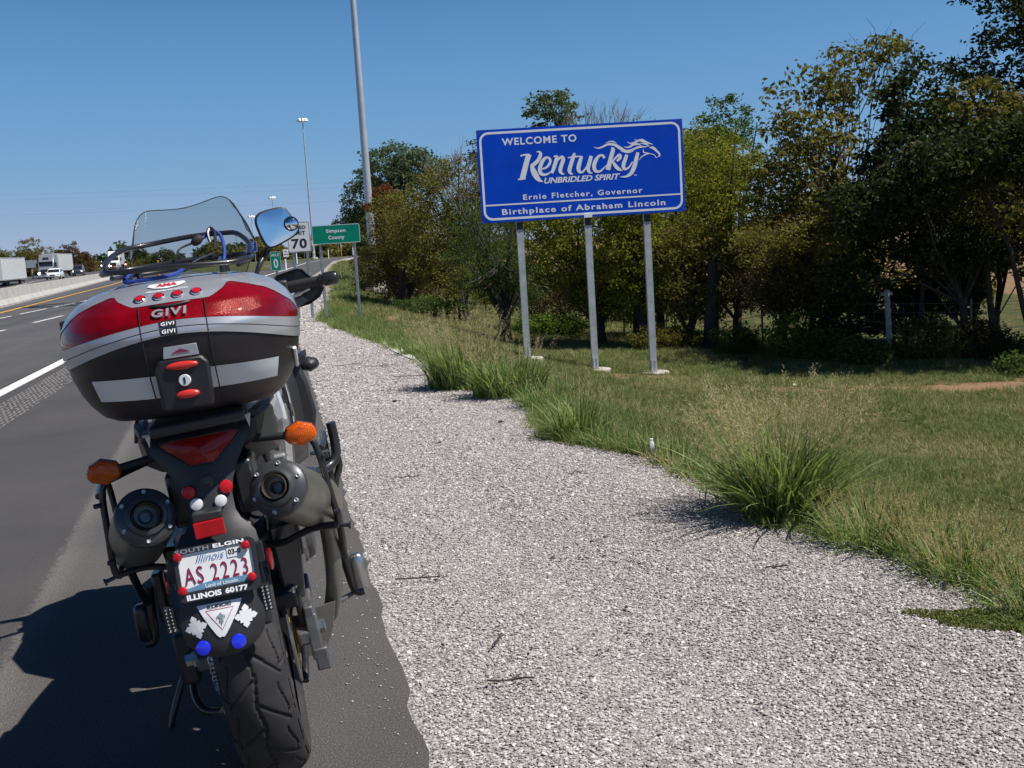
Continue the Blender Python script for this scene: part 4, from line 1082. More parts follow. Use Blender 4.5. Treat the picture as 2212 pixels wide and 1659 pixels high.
treeline('far off wood along the horizon beyond the motorway', -150, 330, -30, 330, 7.5, 2200, 'far', 1, 1.0, -.5)
treeline('low green scrub beyond the slip lane curve', -62, 235, -18, 225, 5.2, 2400, 'olive', 2, .7, -.3)
treeline('hedge of scrub beside the far carriageway', -135, 262, -70, 276, 3.0, 1500, 'olive', 3, .7, -.3)
treeline('faint far wood behind the ploughed field on the right', 60, 330, 330, 250, 7.0, 2000, 'far', 4, 1.2, -7.5)
treeline('brown scrub under the far trees by the carriageway', -120, 228, -88, 236, 2.6, 900, 'brown', 5, .5, -.4)

# wire fence under the trees
M_WOODP = pm('weathered_wood', (.30, .29, .27), .9, var=.25, vscale=12)
M_TPOST = pm('steel_t_post', (.16, .155, .15), .6, .4, dirt=(20, .5, (.15, .12, .10)))
fe = empty('wire_fence'); tag(fe, 'woven wire field fence with thin posts running under the trees', 'fence')
fpts = [(9.4, 15.4), (7.6, 15.9), (6.6, 15.6), (5.36, 15.45), (4.7, 16.3), (4.15, 17.9), (3.6, 19.0), (3.1, 20.4), (2.3, 21.8), (1.5, 23.0), (.6, 24.0), (-.5, 25.5), (-1.5, 27.5)]
tops = []
for i, (x, y) in enumerate(fpts):
    z = float(ground_z(*to_ts(x, y))); big = i in (3,)
    if big:
        MB().tube([(x, y, z - .1), (x + .01, y, z + .5), (x - .01, y, z + 1.02)], [.045, .042, .04], 8).build('post', M_WOODP, fe)
        MB().box((x - .02, y, z + .97), (.16, .06, .045)).build('post_cap', M_WOODP, fe, smooth=0)
    else:
        MB().box((x, y, z + .42), (.028, .028, .95)).build('post', M_TPOST if i != 4 else M_SWHITE, fe, smooth=0)
    tops.append(Vector((x, y, z)))
mb = MB()
for a, b_ in zip(tops[:-1], tops[1:]):
    for k in range(7): mb.tube([a + Vector((0, 0, .08 + k * .125)), b_ + Vector((0, 0, .08 + k * .125))], .0018, 3, caps=False)
    L_ = (b_ - a).length; m_ = int(L_ / .15)
    for k in range(m_):
        p = a.lerp(b_, (k + .5) / m_); mb.tube([p + Vector((0, 0, .08)), p + Vector((0, 0, .83))], .0014, 3, caps=False)
o = mb.build('wire_mesh', M_TPOST, fe, smooth=0, fix=False); o['kind'] = 'stuff'
# ------------------------------------------------------------------ the motorcycle (x right, y ahead, z up, origin under the rear axle)
LEAN = rad(6.8)
BK = .97
bike = empty('motorcycle', (-.672 * BK, 2.76 * BK, EYE * (1 - BK)), (0, -LEAN, YAW), None, BK)
tag(bike, 'dark grey touring motorcycle with silver and red top case parked leaning on the shoulder', 'motorcycle', None)
M_PLAS = pm('dark_plastic', (.024, .024, .027), .45, var=.12, vscale=30, bump=.15, bscale=900)
M_SHELL = pm('case_shell_plastic', (.016, .014, .018), .36, var=.15, vscale=20, bump=.25, bscale=1200)
M_CSILV = pm('case_silver_paint', (.45, .47, .51), .30, .5, var=.05, vscale=6, coat=.5)
M_BSTEEL = pm('black_coated_steel', (.018, .018, .021), .34, var=.15, coat=.3)
M_RUB = pm('black_rubber', (.022, .021, .021), .7, var=.2)
M_SEAT = pm('seat_vinyl', (.020, .020, .022), .5, var=.2, bump=.2, bscale=300)
M_MUFF = pm('muffler_grey', (.22, .215, .185), .38, .6, var=.15, vscale=12, dirt=(9, .4, (.10, .09, .08)))
M_CAP = pm('muffler_cap', (.055, .057, .063), .38, .2, var=.1, coat=.2)
M_STEEL = pm('steel', (.5, .5, .5), .28, .95, var=.12, vscale=20)
M_ALLOY = pm('cast_alloy', (.13, .132, .137), .5, .5, var=.25, vscale=25, dirt=(14, .6, (.06, .055, .05)))
M_BRASS = pm('brass_caliper', (.42, .29, .10), .4, .8)
M_TYRE2 = pm('tyre_tread', (.024, .022, .023), .75, var=.25, vscale=15, bump=.2, bscale=500, dirt=(12, .5, (.06, .055, .052)))
M_BLUEC = pm('blue_cord', (.010, .040, .27), .6, var=.35, vscale=160, bump=.5, bscale=500)
M_BLUER = pm('blue_reflector', (.015, .03, .75), .12, coat=.8, var=.15, vscale=40)
M_WREF = pm('white_reflector', (.74, .74, .74), .3, coat=.6, var=.08, vscale=300)
M_STICK = pm('reflective_sticker', (.66, .70, .71), .4, var=.03, vscale=4)
M_STICKW = pm('white_sticker', (.74, .75, .76), .45, var=.04)
M_PLATE = pm('plate_white', (.76, .78, .78), .35, var=.05, vscale=20)
M_PBLUE = pm('plate_blue', (.13, .27, .42), .4, var=.2, vscale=30)
M_MAR = pm('plate_maroon', (.23, .012, .05), .4)
M_TXB = pm('plate_script_blue', (.07, .16, .40), .4)
M_TXK = pm('print_black', (.012, .012, .014), .5)
M_TXG = pm('print_grey', (.22, .24, .27), .5)
M_SILVB = pm('fairing_silver', (.60, .61, .63), .25, .3, coat=.6)

def lensmat(name, col, rough=.10, ribs=260, strength=.5):
    m, n, b = newmat(name)
    tc = n.nodes.new('ShaderNodeTexCoord'); vo = n.nodes.new('ShaderNodeTexVoronoi'); vo.inputs['Scale'].default_value = ribs; vo.inputs['Randomness'].default_value = .12
    n.links.new(tc.outputs['Object'], vo.inputs['Vector'])
    big = noise(n, 9, 3, .6)
    r = ramp(n, [(.3, [c * .55 for c in col]), (.7, [min(1, c * 1.35) for c in col])], big.outputs['Fac'])
    r2 = ramp(n, [(.1, (1.15, 1.15, 1.15)), (.6, (.72, .72, .72))], vo.outputs['Distance'])
    c = mixc(n, 1.0, r.outputs[0], r2.outputs[0], 'MULTIPLY')
    n.links.new(c, b.inputs['Base Color']); b.inputs['Roughness'].default_value = .22
    b.inputs['Coat Weight'].default_value = .6; b.inputs['Coat Roughness'].default_value = rough; b.inputs['Coat IOR'].default_value = 1.45; b.inputs['Specular IOR Level'].default_value = .35; b.inputs['Specular Tint'].default_value = (1, .35, .3, 1)
    bp = n.nodes.new('ShaderNodeBump'); bp.inputs['Strength'].default_value = strength; bp.inputs['Distance'].default_value = .0015
    n.links.new(vo.outputs['Distance'], bp.inputs['Height']); n.links.new(bp.outputs[0], b.inputs['Normal'])
    return m
M_RLENS = lensmat('red_lens', (.24, .001, .006), .04, 420, .35)
M_RTAIL = lensmat('tail_lens_red', (.30, .003, .006), .06, 300, .8)
M_RREF = lensmat('red_reflector', (.55, .012, .02), .08, 600, .3)
M_AMB = lensmat('amber_lens', (.62, .10, .005), .06, 240, .7)

def glassmat():
    m = bpy.data.materials.new('tinted_screen'); m.use_nodes = True; n = m.node_tree; n.nodes.clear()
    t = n.nodes.new('ShaderNodeBsdfTransparent'); t.inputs[0].default_value = (.68, .73, .72, 1)
    g = n.nodes.new('ShaderNodeBsdfGlossy'); g.inputs['Roughness'].default_value = .03; g.inputs[0].default_value = (.9, .9, .9, 1)
    lw = n.nodes.new('ShaderNodeFresnel'); lw.inputs[0].default_value = 1.18
    mx = n.nodes.new('ShaderNodeMixShader'); n.links.new(lw.outputs[0], mx.inputs[0])
    n.links.new(t.outputs[0], mx.inputs[1]); n.links.new(g.outputs[0], mx.inputs[2])
    o = n.nodes.new('ShaderNodeOutputMaterial'); n.links.new(mx.outputs[0], o.inputs[0]); return m
M_SCREEN = glassmat()
def mirrormat():
    m, n, b = newmat('mirror_silver'); b.inputs['Base Color'].default_value = (.92, .93, .95, 1); b.inputs['Metallic'].default_value = 1; b.inputs['Roughness'].default_value = .02; return m
M_MIRR = mirrormat()

# ================= top case
CXO, CYO = .015, -.24
CP = np.array([(.972, .150, .095, .12), (.978, .190, .135, .15), (.992, .215, .170, .16), (1.02, .238, .200, .175), (1.05, .254, .223, .18), (1.09, .267, .246, .19), (1.13, .274, .258, .195), (1.165, .275, .261, .195),
               (1.19, .269, .252, .19), (1.215, .254, .232, .18), (1.24, .226, .196, .17), (1.258, .182, .150, .15), (1.270, .125, .10, .12), (1.2755, .06, .05, .07), (1.277, .002, .002, .002)])
CP[:, 1] *= .935
def cprof(z): return [float(np.interp(z, CP[:, 0], CP[:, k])) for k in (1, 2, 3)]
def cpt(th, z, off=0.0):
    """th: -90 = straight back, 0 = right, 90 = front"""
    w_, dr, df = cprof(z); n_ = 2.5
    c, s = math.cos(th), math.sin(th)
    ex = math.copysign(abs(c) ** (2 / n_), c); ey = math.copysign(abs(s) ** (2 / n_), s)
    d = dr if s < 0 else df
    return Vector((CXO + (w_ + off) * ex, CYO + (d + off) * ey, z)), ex
def csurf(x, z, off=.0015):
    """rear surface point at local x,z"""
    w_, dr, df = cprof(z); u = min(.999, abs(x - CXO) / w_); n_ = 2.5
    y = CYO - dr * (1 - u ** n_) ** (1 / n_)
    return Vector((x, y, z))
def cnorm(x, z):
    e = .004; a = csurf(x + e, z) - csurf(x - e, z); b = csurf(x, z + e) - csurf(x, z - e)
    return a.cross(b).normalized() * (1 if a.cross(b).y < 0 else -1)
def con(x, z, off=.0015): return csurf(x, z) + cnorm(x, z) * off
NTH = 144
THS = [math.radians(-180 + 360 * k / NTH) for k in range(NTH + 1)]
def sag(ex): return .050 * abs(ex) ** 1.8
def zb0(th, ex): return 1.161 - sag(ex) * 1.15
def zb1(th, ex): return 1.1755 - sag(ex) * 1.0
def zb2(th, ex): return 1.190 - sag(ex) * .82
def ztop(th, ex):
    s = math.sin(th)
    if s > .12: return zb2(th, ex) + .0015
    a = abs(ex)
    z = float(np.interp(a, [0, .33, .36, .60, .66, .86, .96, 1.0], [1.2255, 1.2245, 1.2260, 1.249, 1.250, 1.227, 1.191, 1.166]))
    if s > -.10: z = zb2(th, ex) + (z - zb2(th, ex)) * (.12 - s) / .22
    return max(z, zb2(th, ex) + .0015)
def zone(f0, f1, off, rows, th_sel=None, lip=True, name='x', mat=None, parent=None, smooth=50):
    ths = [t for t in THS if th_sel is None or th_sel(t)]
    mb = MB(); R = rows + 1
    allrows = []
    for r in range(R):
        row = []
        for t in ths:
            ex = cpt(t, 1.15)[1]
            z0 = f0(t, ex) if callable(f0) else f0; z1 = f1(t, ex) if callable(f1) else f1
            row.append(cpt(t, z0 + (z1 - z0) * r / rows, off)[0])
        allrows.append(row)
    if lip:
        def inset(row):
            return [Vector((CXO + (p.x - CXO) * .985, CYO + (p.y - CYO) * .985, p.z)) for p in row]
        allrows = [inset(allrows[0])] + allrows + [inset(allrows[-1])]
    n = len(ths); vs = [p for row in allrows for p in row]
    fs = [(i * n + k, i * n + k + 1, (i + 1) * n + k + 1, (i + 1) * n + k) for i in range(len(allrows) - 1) for k in range(n - 1)]
    mb.add(vs, fs)
    return mb.build(name, mat, parent, smooth=smooth)
case = zone(.9722, lambda t, e: zb0(t, e) - .001, 0, 22, None, True, 'top_case', M_SHELL, bike, 60)
MB().add([cpt(t, .9722)[0] for t in THS[:-1]], [tuple(range(NTH))]).build('base_panel', M_SHELL, case, smooth=0)
zone(zb0, lambda t, e: zb1(t, e) - .0009, .0028, 4, None, True, 'silver_band', M_CSILV, case)
zone(lambda t, e: zb1(t, e) + .0009, lambda t, e: zb2(t, e) - .0006, .0028, 4, None, True, 'silver_band', M_CSILV, case)
zone(lambda t, e: ztop(t, e) + .0004, 1.2768, .0024, 26, None, True, 'lid', M_CSILV, case, 60)
zone(lambda t, e: zb0(t, e) - .002, 1.24, -.004, 10, None, False, 'inner_rim', M_SHELL, case)
exv = lambda t: cpt(t, 1.15)[1]
for nm, sel in (('left', lambda t: math.sin(t) <= .12 and exv(t) < -.225), ('mid', lambda t: math.sin(t) < 0 and -.275 <= exv(t) <= .262), ('right', lambda t: math.sin(t) <= .12 and exv(t) > .225)):
    zone(zb2, ztop, .0008 if nm != 'mid' else .0002, 14, sel, True, 'red_lens', M_RLENS, case)
# vertical seams of the latch column
mb = MB()
for x_ in (-.050, .082):
    for z0, z1 in ((1.158, 1.190), (1.190, 1.222)):
        pts = [con(x_ + (.0 if z1 < 1.19 else .0), z0 + (z1 - z0) * k / 6, .0030) for k in range(7)]
        mb.tube(pts, .0011, 5)
    mb.tube([con(x_ * 1.0, z, .0010) for z in np.linspace(.985, 1.152, 12)], .0016, 5)
mb.build('seam', M_TXK, case, smooth=0)
# dark recess under the lid lip, and maker's letters
def cpatch(x0, x1, z0, z1, off, mat, name, nx=12, nz=4, fn=None):
    vs = []; 
    for j in range(nz + 1):
        for i in range(nx + 1):
            u, v = i / nx, j / nz
            if fn: x, z = fn(u, v)
            else: x, z = x0 + (x1 - x0) * u, z0 + (z1 - z0) * v
            vs.append(con(x, z, off))
    fs = [(j * (nx + 1) + i, j * (nx + 1) + i + 1, (j + 1) * (nx + 1) + i + 1, (j + 1) * (nx + 1) + i) for j in range(nz) for i in range(nx)]
    return MB().add(vs, fs).build(name, mat, case, smooth=50)
mb = MB(); pts = [con(-.028 + .082 * k / 10, 1.2205 - .004 * math.sin(math.pi * k / 10), .003) for k in range(11)]
mb.tube(pts, [.001] + [.0035] * 9 + [.001], 6); mb.build('lid_handle_recess', M_TXK, case)
def ctext(txt, x0, z0, x1, z1, off, mat, name='lettering', offset=.03, shear=0, thick=False, spacing=1.0):
    mb = MB(); put_text(mb, txt, x0, z0, x1, z1, lambda a, b_: con(a, b_, off), offset, shear, spacing)
    o = mb.build(name, mat, case, smooth=0, fix=False)
    if thick:
        so = o.modifiers.new('thick', 'SOLIDIFY'); so.thickness = .003; so.offset = 0
    return o
ctext('GIVI', -.024, 1.1965, .046, 1.2115, .0045, M_CSILV, 'maker_letters', .03, .12, True, 1.22)
for zc in (1.1830, 1.1680):
    cpatch(-.012, .022, zc - .0062, zc + .0062, .0040, M_TXK, 'maker_badge', 4, 2)
    ctext('GIVI', -.0085, zc - .0036, .0185, zc + .0036, .0047, M_SWHITE, 'badge_lettering', .03, .1, False, 1.2)
# reflective stickers
def qfn(a, b_, c, d):
    return lambda u, v: (a[0] * (1 - u) * (1 - v) + b_[0] * u * (1 - v) + c[0] * u * v + d[0] * (1 - u) * v, a[1] * (1 - u) * (1 - v) + b_[1] * u * (1 - v) + c[1] * u * v + d[1] * (1 - u) * v)
cpatch(0, 0, 0, 0, .0012, M_STICK, 'white_sticker', 14, 3, qfn((-.165, 1.037), (-.036, 1.030), (-.030, 1.080), (-.172, 1.085)))
cpatch(0, 0, 0, 0, .0012, M_STICK, 'white_sticker', 14, 3, qfn((.066, 1.036), (.203, 1.031), (.213, 1.075), (.068, 1.083)))
MB().tube([con(.247, z, .004) for z in (1.035, 1.06, 1.085)], .0045, 6).build('side_sticker', M_STICKW, case)
# latch block
def blk(poly, y, depth, name, mat, par, bevel=.003):
    return MB().prism(poly, (0, y, 0), (1, 0, 0), (0, 0, 1), depth).build(name, mat, par, smooth=30, bevel=bevel)
cpatch(-.050, .082, 1.0, 1.150, .0005, M_SHELL, 'latch_recess', 6, 6)
lat = blk([(-.034, 1.005), (.068, 1.005), (.073, 1.095), (.060, 1.112), (-.026, 1.112), (-.038, 1.095)], -.5035, .06, 'latch_block', M_SHELL, case, .006)
blk([(-.016, 1.1130), (.056, 1.1130), (.054, 1.137), (-.012, 1.137)], -.5015, .02, 'latch_plate', M_CSILV, case, .001)
MB().prism([(.002, 1.1225), (.040, 1.1225), (.021, 1.1305)], (0, -.5030, 0), (1, 0, 0), (0, 0, 1), .0008).build('arrow_mark', M_MAR, case, smooth=0)
M_BTN = pm('button_red', (.62, .03, .02), .3, coat=.6)
for (x_, z_, w_, h_2) in ((.019, 1.096, .033, .0085), (.021, 1.036, .024, .0090)):
    MB().ico((x_, -.507, z_), 1, 3, (w_, .007, h_2)).build('release_button', M_BTN, case)
lk = MB().lathe((.019, -.501, 1.065), (0, -1, 0), [(.0125, 0), (.0125, .006), (.011, .008), (0, .008)], 24).build('lock', M_STICK, case)
MB().box((.019, -.5097, 1.065), (.0035, .001, .013)).build('key_slot', M_TXK, case, smooth=0)
# four round reflectors on the slope of the lid
for k, x_ in enumerate((-.046, -.008, .030, .068)):
    z_ = 1.2375
    nrm = cnorm(x_, z_); p = con(x_, z_, .002)
    MB().lathe(p, nrm, [(.0120, 0), (.0120, .003), (.0105, .0042), (.0095, .0030), (0, .0030)], 24).build('reflector_bezel', M_CHR, case)
    MB().lathe(p + nrm * .0032, nrm, [(.0092, 0), (.0080, .0020), (0, .0028)], 24).build('reflector', M_RREF, case)
ctext('AMERICAN MOTORCYCLIST ASSOCIATION', -.034, 1.2462, .052, 1.2492, .0034, M_STICKW, 'small_lettering', .02, .1)
sh = [(-.028, 1.2620), (-.032, 1.2580), (-.018, 1.2540), (.008, 1.2515), (.034, 1.2540), (.048, 1.2580), (.044, 1.2620)]
mb = MB(); mb.add([con(p[0], p[1], .0032) for p in sh], [tuple(range(len(sh)))]); mb.build('shield_emblem', M_STICKW, case, smooth=0)
ctext('AMA', -.014, 1.2555, .030, 1.2608, .0040, pm('emblem_red', (.55, .03, .04), .4), 'emblem_letters', .06)
# luggage rack of black tubes on the lid
rk = MB(); R1 = .0062
ring = smooth_path([(-.128, -.28, 1.303), (-.140, -.20, 1.300), (-.130, -.09, 1.302), (-.09, -.04, 1.305), (.03, -.025, 1.307), (.13, -.04, 1.305), (.180, -.09, 1.302), (.190, -.20, 1.296), (.176, -.285, 1.292), (.135, -.325, 1.290), (.03, -.345, 1.297), (-.085, -.325, 1.300)], 5, True)
rk.tube(ring, R1, 10, closed=True)
rk.tube(smooth_path([(-.126, -.27, 1.306), (-.128, -.18, 1.330), (-.105, -.05, 1.352), (-.05, .0, 1.358), (.05, .005, 1.364), (.13, .0, 1.362), (.165, -.03, 1.355), (.190, -.12, 1.325), (.186, -.22, 1.300)], 5), R1, 10)
rk.tube(smooth_path([(-.110, -.30, 1.290), (-.118, -.15, 1.288), (-.05, -.06, 1.29), (.10, -.06, 1.29), (.172, -.15, 1.286), (.160, -.30, 1.282)], 4), R1 * .9, 8)
rk.tube([(-.08, -.325, 1.297), (-.07, -.05, 1.303)], R1 * .8, 8); rk.tube([(.12, -.33, 1.290), (.115, -.05, 1.303)], R1 * .8, 8)
rack = rk.build('luggage_rack', M_BSTEEL, bike)
for (x_, y_) in ((-.075, -.29), (.125, -.29), (-.075, -.09), (.125, -.09)):
    zt_ = 1.297; zb_ = 1.245 if y_ < -.2 else 1.262
    MB().tube([(x_, y_, zb_), (x_, y_, zt_)], [.010, .006], 8).build('rack_foot', M_BSTEEL, rack)

for o_ in (case, rack):
    th_ = rad(2.4); c_ = Vector((.015, -.24, 1.12)); Rm = Matrix.Rotation(th_, 3, 'Y')
    o_.rotation_euler = (0, th_, 0); o_.location = c_ - Rm @ c_ + Vector((0, 0, -.004))

# ================= wheels
HZ = .305
def ring_tyre(name, cy, R, w, mat, parent, tread=True, x0=0.0):
    nA, nS = (620, 84) if tread else (72, 18)
    crown = .115 * w / .15
    vs = np.zeros((nA, nS, 3))
    ph = np.linspace(0, 2 * np.pi, nA, endpoint=False)[:, None]; u = np.linspace(-1, 1, nS)[None, :]
    ang = u * 1.95
    xs = (w / 2) * np.sin(ang.clip(-1.571, 1.571)) * np.where(np.abs(ang) > 1.571, 1 - (np.abs(ang) - 1.571) * .55, 1)
    rs = R - (w * .56) * (1 - np.cos(ang)) * .62
    rs = rs + 0 * ph; xs = xs + 0 * ph
    if tread:
        # large slanted blocks cut by narrow grooves
        per = 17; v = ph / (2 * np.pi) * per
        xn = np.abs(u); vv = v + np.where(u > 0, .5, 0)
        def near(val, wd): return np.abs((val + .5) % 1 - .5) < wd
        zc = .035 * (np.abs(((v * 1.0) % 1) - .5) * 4 - 1)
        g5 = np.abs(u - zc) < .016                                  # wandering centre groove
        g1 = near(vv + xn * 1.15, .034) & (xn < .46)                # long slanted grooves
        zig = .40 + .06 * (np.abs(((vv + .25) % 1) - .5) * 4 - 1)
        g3 = (np.abs(xn - zig) < .013) & near(vv * 1.0 + .05, .38)
        g2 = near(vv + .40 - (xn - .40) * .55, .030) & (xn >= .40) & (xn < .80)
        g4 = (np.abs(xn - .62) < .009) & near(vv + .1, .36)
        g = (g1 | g2 | g3 | g4 | g5)
        rs = rs - np.where(g, .0060, 0) * np.clip((.84 - xn) * 9, 0, 1)
    vs[:, :, 0] = x0 + xs; vs[:, :, 1] = cy + rs * np.sin(ph); vs[:, :, 2] = HZ + rs * np.cos(ph)
    a, b_ = np.meshgrid(np.arange(nA), np.arange(nS - 1), indexing='ij'); a2 = (a + 1) % nA
    f = np.stack([a * nS + b_, a * nS + b_ + 1, a2 * nS + b_ + 1, a2 * nS + b_], -1).reshape(-1, 4)
    return np_mesh(name, vs.reshape(-1, 3), f, mat, parent, smooth=not tread)
def wheel2(name, cy, R, w, tread):
    mb = MB(); Rr = R - w * .52
    mb.lathe((-w * .36, cy, HZ), (1, 0, 0), [(Rr + .012, 0), (Rr, .006), (Rr - .022, .02), (Rr - .022, w * .72 - .02), (Rr, w * .72 - .006), (Rr + .012, w * .72), (Rr - .010, w * .72 - .004), (Rr - .034, w * .72 - .03), (Rr - .034, .03), (Rr - .010, .004)], 56, closed=True)
    mb.lathe((-.05, cy, HZ), (1, 0, 0), [(.0, 0), (.045, 0), (.045, .10), (0, .10)], 24)
    for k in range(3):
        a = 2 * math.pi * k / 3 + .4
        for da in (-.16, .16):
            mb.tube([(0, cy + .04 * math.cos(a + da), HZ + .04 * math.sin(a + da)), (0, cy + (Rr - .02) * math.cos(a + da * .9), HZ + (Rr - .02) * math.sin(a + da * .9))], [.016, .012], 8)
    wh = mb.build(name, M_ALLOY, bike)
    ring_tyre('tyre', cy, R, w, M_TYRE2, wh, tread)
    return wh
rw = wheel2('rear_wheel', 0.0, .346, .165, True)
fwh = wheel2('front_wheel', 1.53, .346, .11, False)
def disc(par, x, cy, z, r, name='brake_disc'):
    return MB().lathe((x, cy, z), (1, 0, 0), [(r - .035, 0), (r, 0), (r, .005), (r - .035, .005)], 48, closed=True).build(name, M_STEEL, par, smooth=30)
d_ = disc(rw, .092, 0, HZ, .125)
MB().lathe((.090, 0, HZ), (1, 0, 0), [(.06, 0), (.092, 0), (.092, .008), (.06, .008)], 20, closed=True).build('disc_carrier', M_BRASS, rw, smooth=30)
disc(fwh, -.075, 1.53, HZ, .15); disc(fwh, .070, 1.53, HZ, .15)
MB().lathe((-.110, 0, HZ), (1, 0, 0), [(.02, 0), (.098, 0), (.098, .006), (.02, .006)], 44, closed=True).build('sprocket', M_STEEL, rw, smooth=30)
# chain: outer and inner links round the rear sprocket
mb = MB(); Rc = .101; npitch = 40
def link(p, d, wide):
    x, y, _ = frame_from(d); d = Vector(d).normalized()
    for sx in (-1, 1):
        mb.box(p + Vector((sx * (.0078 if wide else .0055), 0, 0)), (.0020, .0152, .0115), rot=Matrix(((1, 0, 0), tuple(Vector((0, d.y, -d.z))), tuple(Vector((0, d.z, d.y))))).transposed() if False else Matrix.Rotation(math.atan2(d.z, d.y), 3, 'X'))
    mb.lathe(p - Vector((.009, 0, 0)) + d * .0079, (1, 0, 0), [(.0038, 0), (.0038, .018)], 8)
ks_ = []
for k in range(26):
    a = math.pi / 2 + math.pi * k / 25
    ks_.append((Vector((-.107, Rc * math.cos(a), HZ + Rc * math.sin(a))), Vector((0, -math.sin(a), math.cos(a)))))
for i, (p, d) in enumerate(ks_): link(p, d, i % 2)
for i in range(34):
    p = Vector((-.107, .0159 * i, .406 - .0007 * i)); link(p, Vector((0, 1, -.04)), i % 2)
    p = Vector((-.107, .0159 * i, .204 + .0012 * i)); link(p, Vector((0, 1, .07)), i % 2)
mb.build('chain', M_STEEL, bike, smooth=0, fix=False)

# ================= swingarm, shock, engine, frame
mb = MB()
for sx in (-1, 1):
    x_ = sx * .128
    secs = []
    for (yy, zz, h, w_) in ((-.07, .305, .035, .018), (-.03, .305, .055, .026), (.12, .33, .070, .030), (.30, .385, .080, .034), (.50, .42, .085, .04)):
        xx = x_ * (1 if yy < .4 else .8)
        secs.append([(xx - w_, yy, zz - h / 2), (xx + w_, yy, zz - h / 2), (xx + w_, yy, zz + h / 2), (xx - w_, yy, zz + h / 2)])
    mb.loft(secs)
mb.box((0, .47, .42), (.22, .07, .08))
mb.build('swingarm', M_ALLOY, bike, smooth=20, bevel=.006)
mb = MB()
for sx in (-1, 1): mb.lathe((sx * .150, 0, HZ), (sx, 0, 0), [(.024, 0), (.024, .012), (.018, .014), (.018, .030), (0, .032)], 6)
mb.build('axle_nut', M_STEEL, bike, smooth=20)
# rear caliper on the right, with bracket and hose
mb = MB(); mb.box((.098, -.045, .430), (.060, .075, .050), rot=Matrix.Rotation(rad(25), 3, 'X')); mb.box((.128, -.02, .37), (.018, .06, .16), rot=Matrix.Rotation(rad(10), 3, 'X'))
cal = mb.build('brake_caliper', M_PLAS, bike, smooth=20, bevel=.006)
mb = MB()
for dz in (-.012, .012): mb.lathe((.066, -.060, .437 + dz), (-1, 0, 0), [(.011, 0), (.011, .014), (.006, .016), (0, .016)], 12)
mb.build('caliper_piston', M_BRASS, cal)
mb = MB(); mb.tube(smooth_path([(.12, -.05, .46), (.145, .0, .52), (.14, .12, .54), (.12, .3, .47)], 5), .005, 6); mb.build('brake_hose', M_RUB, cal)
mb = MB()
mb.box((.150, -.030, .30), (.030, .085, .12), rot=Matrix.Rotation(rad(-8), 3, 'X')); mb.box((.158, -.055, .245), (.035, .05, .06)); mb.box((.148, -.04, .36), (.025, .05, .05))
mb.build('chain_adjuster', M_ALLOY, bike, smooth=20, bevel=.005)
mb = MB()
mb.box((0, .78, .50), (.34, .42, .36)); mb.box((0, .95, .72), (.30, .24, .22)); mb.box((0, .62, .72), (.26, .18, .20)); mb.lathe((-.20, .70, .42), (1, 0, 0), [(.10, 0), (.12, .02), (.12, .38), (.10, .40)], 24)
mb.box((0, .85, .30), (.26, .36, .12)); mb.box((0, .74, .19), (.30, .84, .13)); mb.box((-.05, .42, .33), (.26, .22, .22))  # low boxes here added to stop sunlight passing beneath the engine
mb.build('engine', M_ALLOY, bike, smooth=25, bevel=.02)
mb = MB()
for sx in (-1, 1):
    mb.tube(smooth_path([(sx * .10, 1.22, 1.02), (sx * .17, 1.0, .88), (sx * .17, .7, .72), (sx * .15, .50, .55), (sx * .14, .46, .40)], 4), [.028] * 17, 8)
    mb.tube(smooth_path([(sx * .15, .62, .78), (sx * .13, .3, .86), (sx * .10, -.12, .90), (sx * .08, -.25, .905)], 4), .014, 8)
    mb.tube([(sx * .14, .50, .55), (sx * .11, .1, .84)], .012, 8)
mb.build('frame', M_ALLOY, bike)
mb = MB(); mb.tube([(.045, .35, .40), (.045, .28, .78)], .022, 12)
for k in range(9): mb.tube([(.045 + .04 * math.cos(a), .348 - .0065 * k + .04 * math.sin(a), .42 + .036 * k + .005 * a) for a in np.linspace(0, 2 * math.pi, 13)], .006, 5)
mb.build('shock_absorber', M_BSTEEL, bike)
mb = MB(); mb.box((0, .18, .66), (.17, .26, .20)); mb.box((0, -.02, .80), (.16, .30, .12)); mb.box((0, .3, .80), (.2, .3, .14))
mb.build('under_seat_tray', M_PLAS, bike, smooth=20, bevel=.02)
# inner mudguard
mb = MB(); secs = []
for a in np.linspace(math.radians(50), math.radians(118), 12):
    r_ = .385; secs.append([(x_, r_ * math.cos(a) * -1 * -1 if False else -r_ * math.cos(math.pi - a) * -1 if False else r_ * math.cos(a), HZ + r_ * math.sin(a) + (.0 if abs(x_) < .07 else -.03)) for x_ in (-.09, -.07, 0, .07, .09)])
mb.loft(secs, closed=False, caps=False); mg = mb.build('inner_mudguard', M_PLAS, bike)
mg.modifiers.new('t', 'SOLIDIFY').thickness = .004

# ================= seat, tank, fairing
def loftbody(name, rows, mat, parent=None, n=20, bevel=0, p=2.6, smooth=60):
    """rows: (y, half width, z bottom, z top, x centre)"""
    secs = []
    for (yy, hw, zb, zt, xc) in rows:
        sec = []
        for k in range(n):
            a = 2 * math.pi * k / n; c, s = math.cos(a), math.sin(a)
            sec.append((xc + hw * math.copysign(abs(c) ** (2 / p), c), yy, (zb + zt) / 2 + (zt - zb) / 2 * math.copysign(abs(s) ** (2 / p), s)))
        secs.append(sec)
    return MB().loft(secs).build(name, mat, parent or bike, smooth=smooth)
loftbody('seat', [(-.10, .09, .87, .95, 0), (-.05, .12, .86, .965, 0), (.12, .135, .84, .955, 0), (.25, .14, .81, .92, 0), (.32, .14, .78, .865, 0), (.45, .135, .76, .86, 0), (.60, .10, .76, .88, 0), (.68, .07, .78, .90, 0)], M_SEAT)
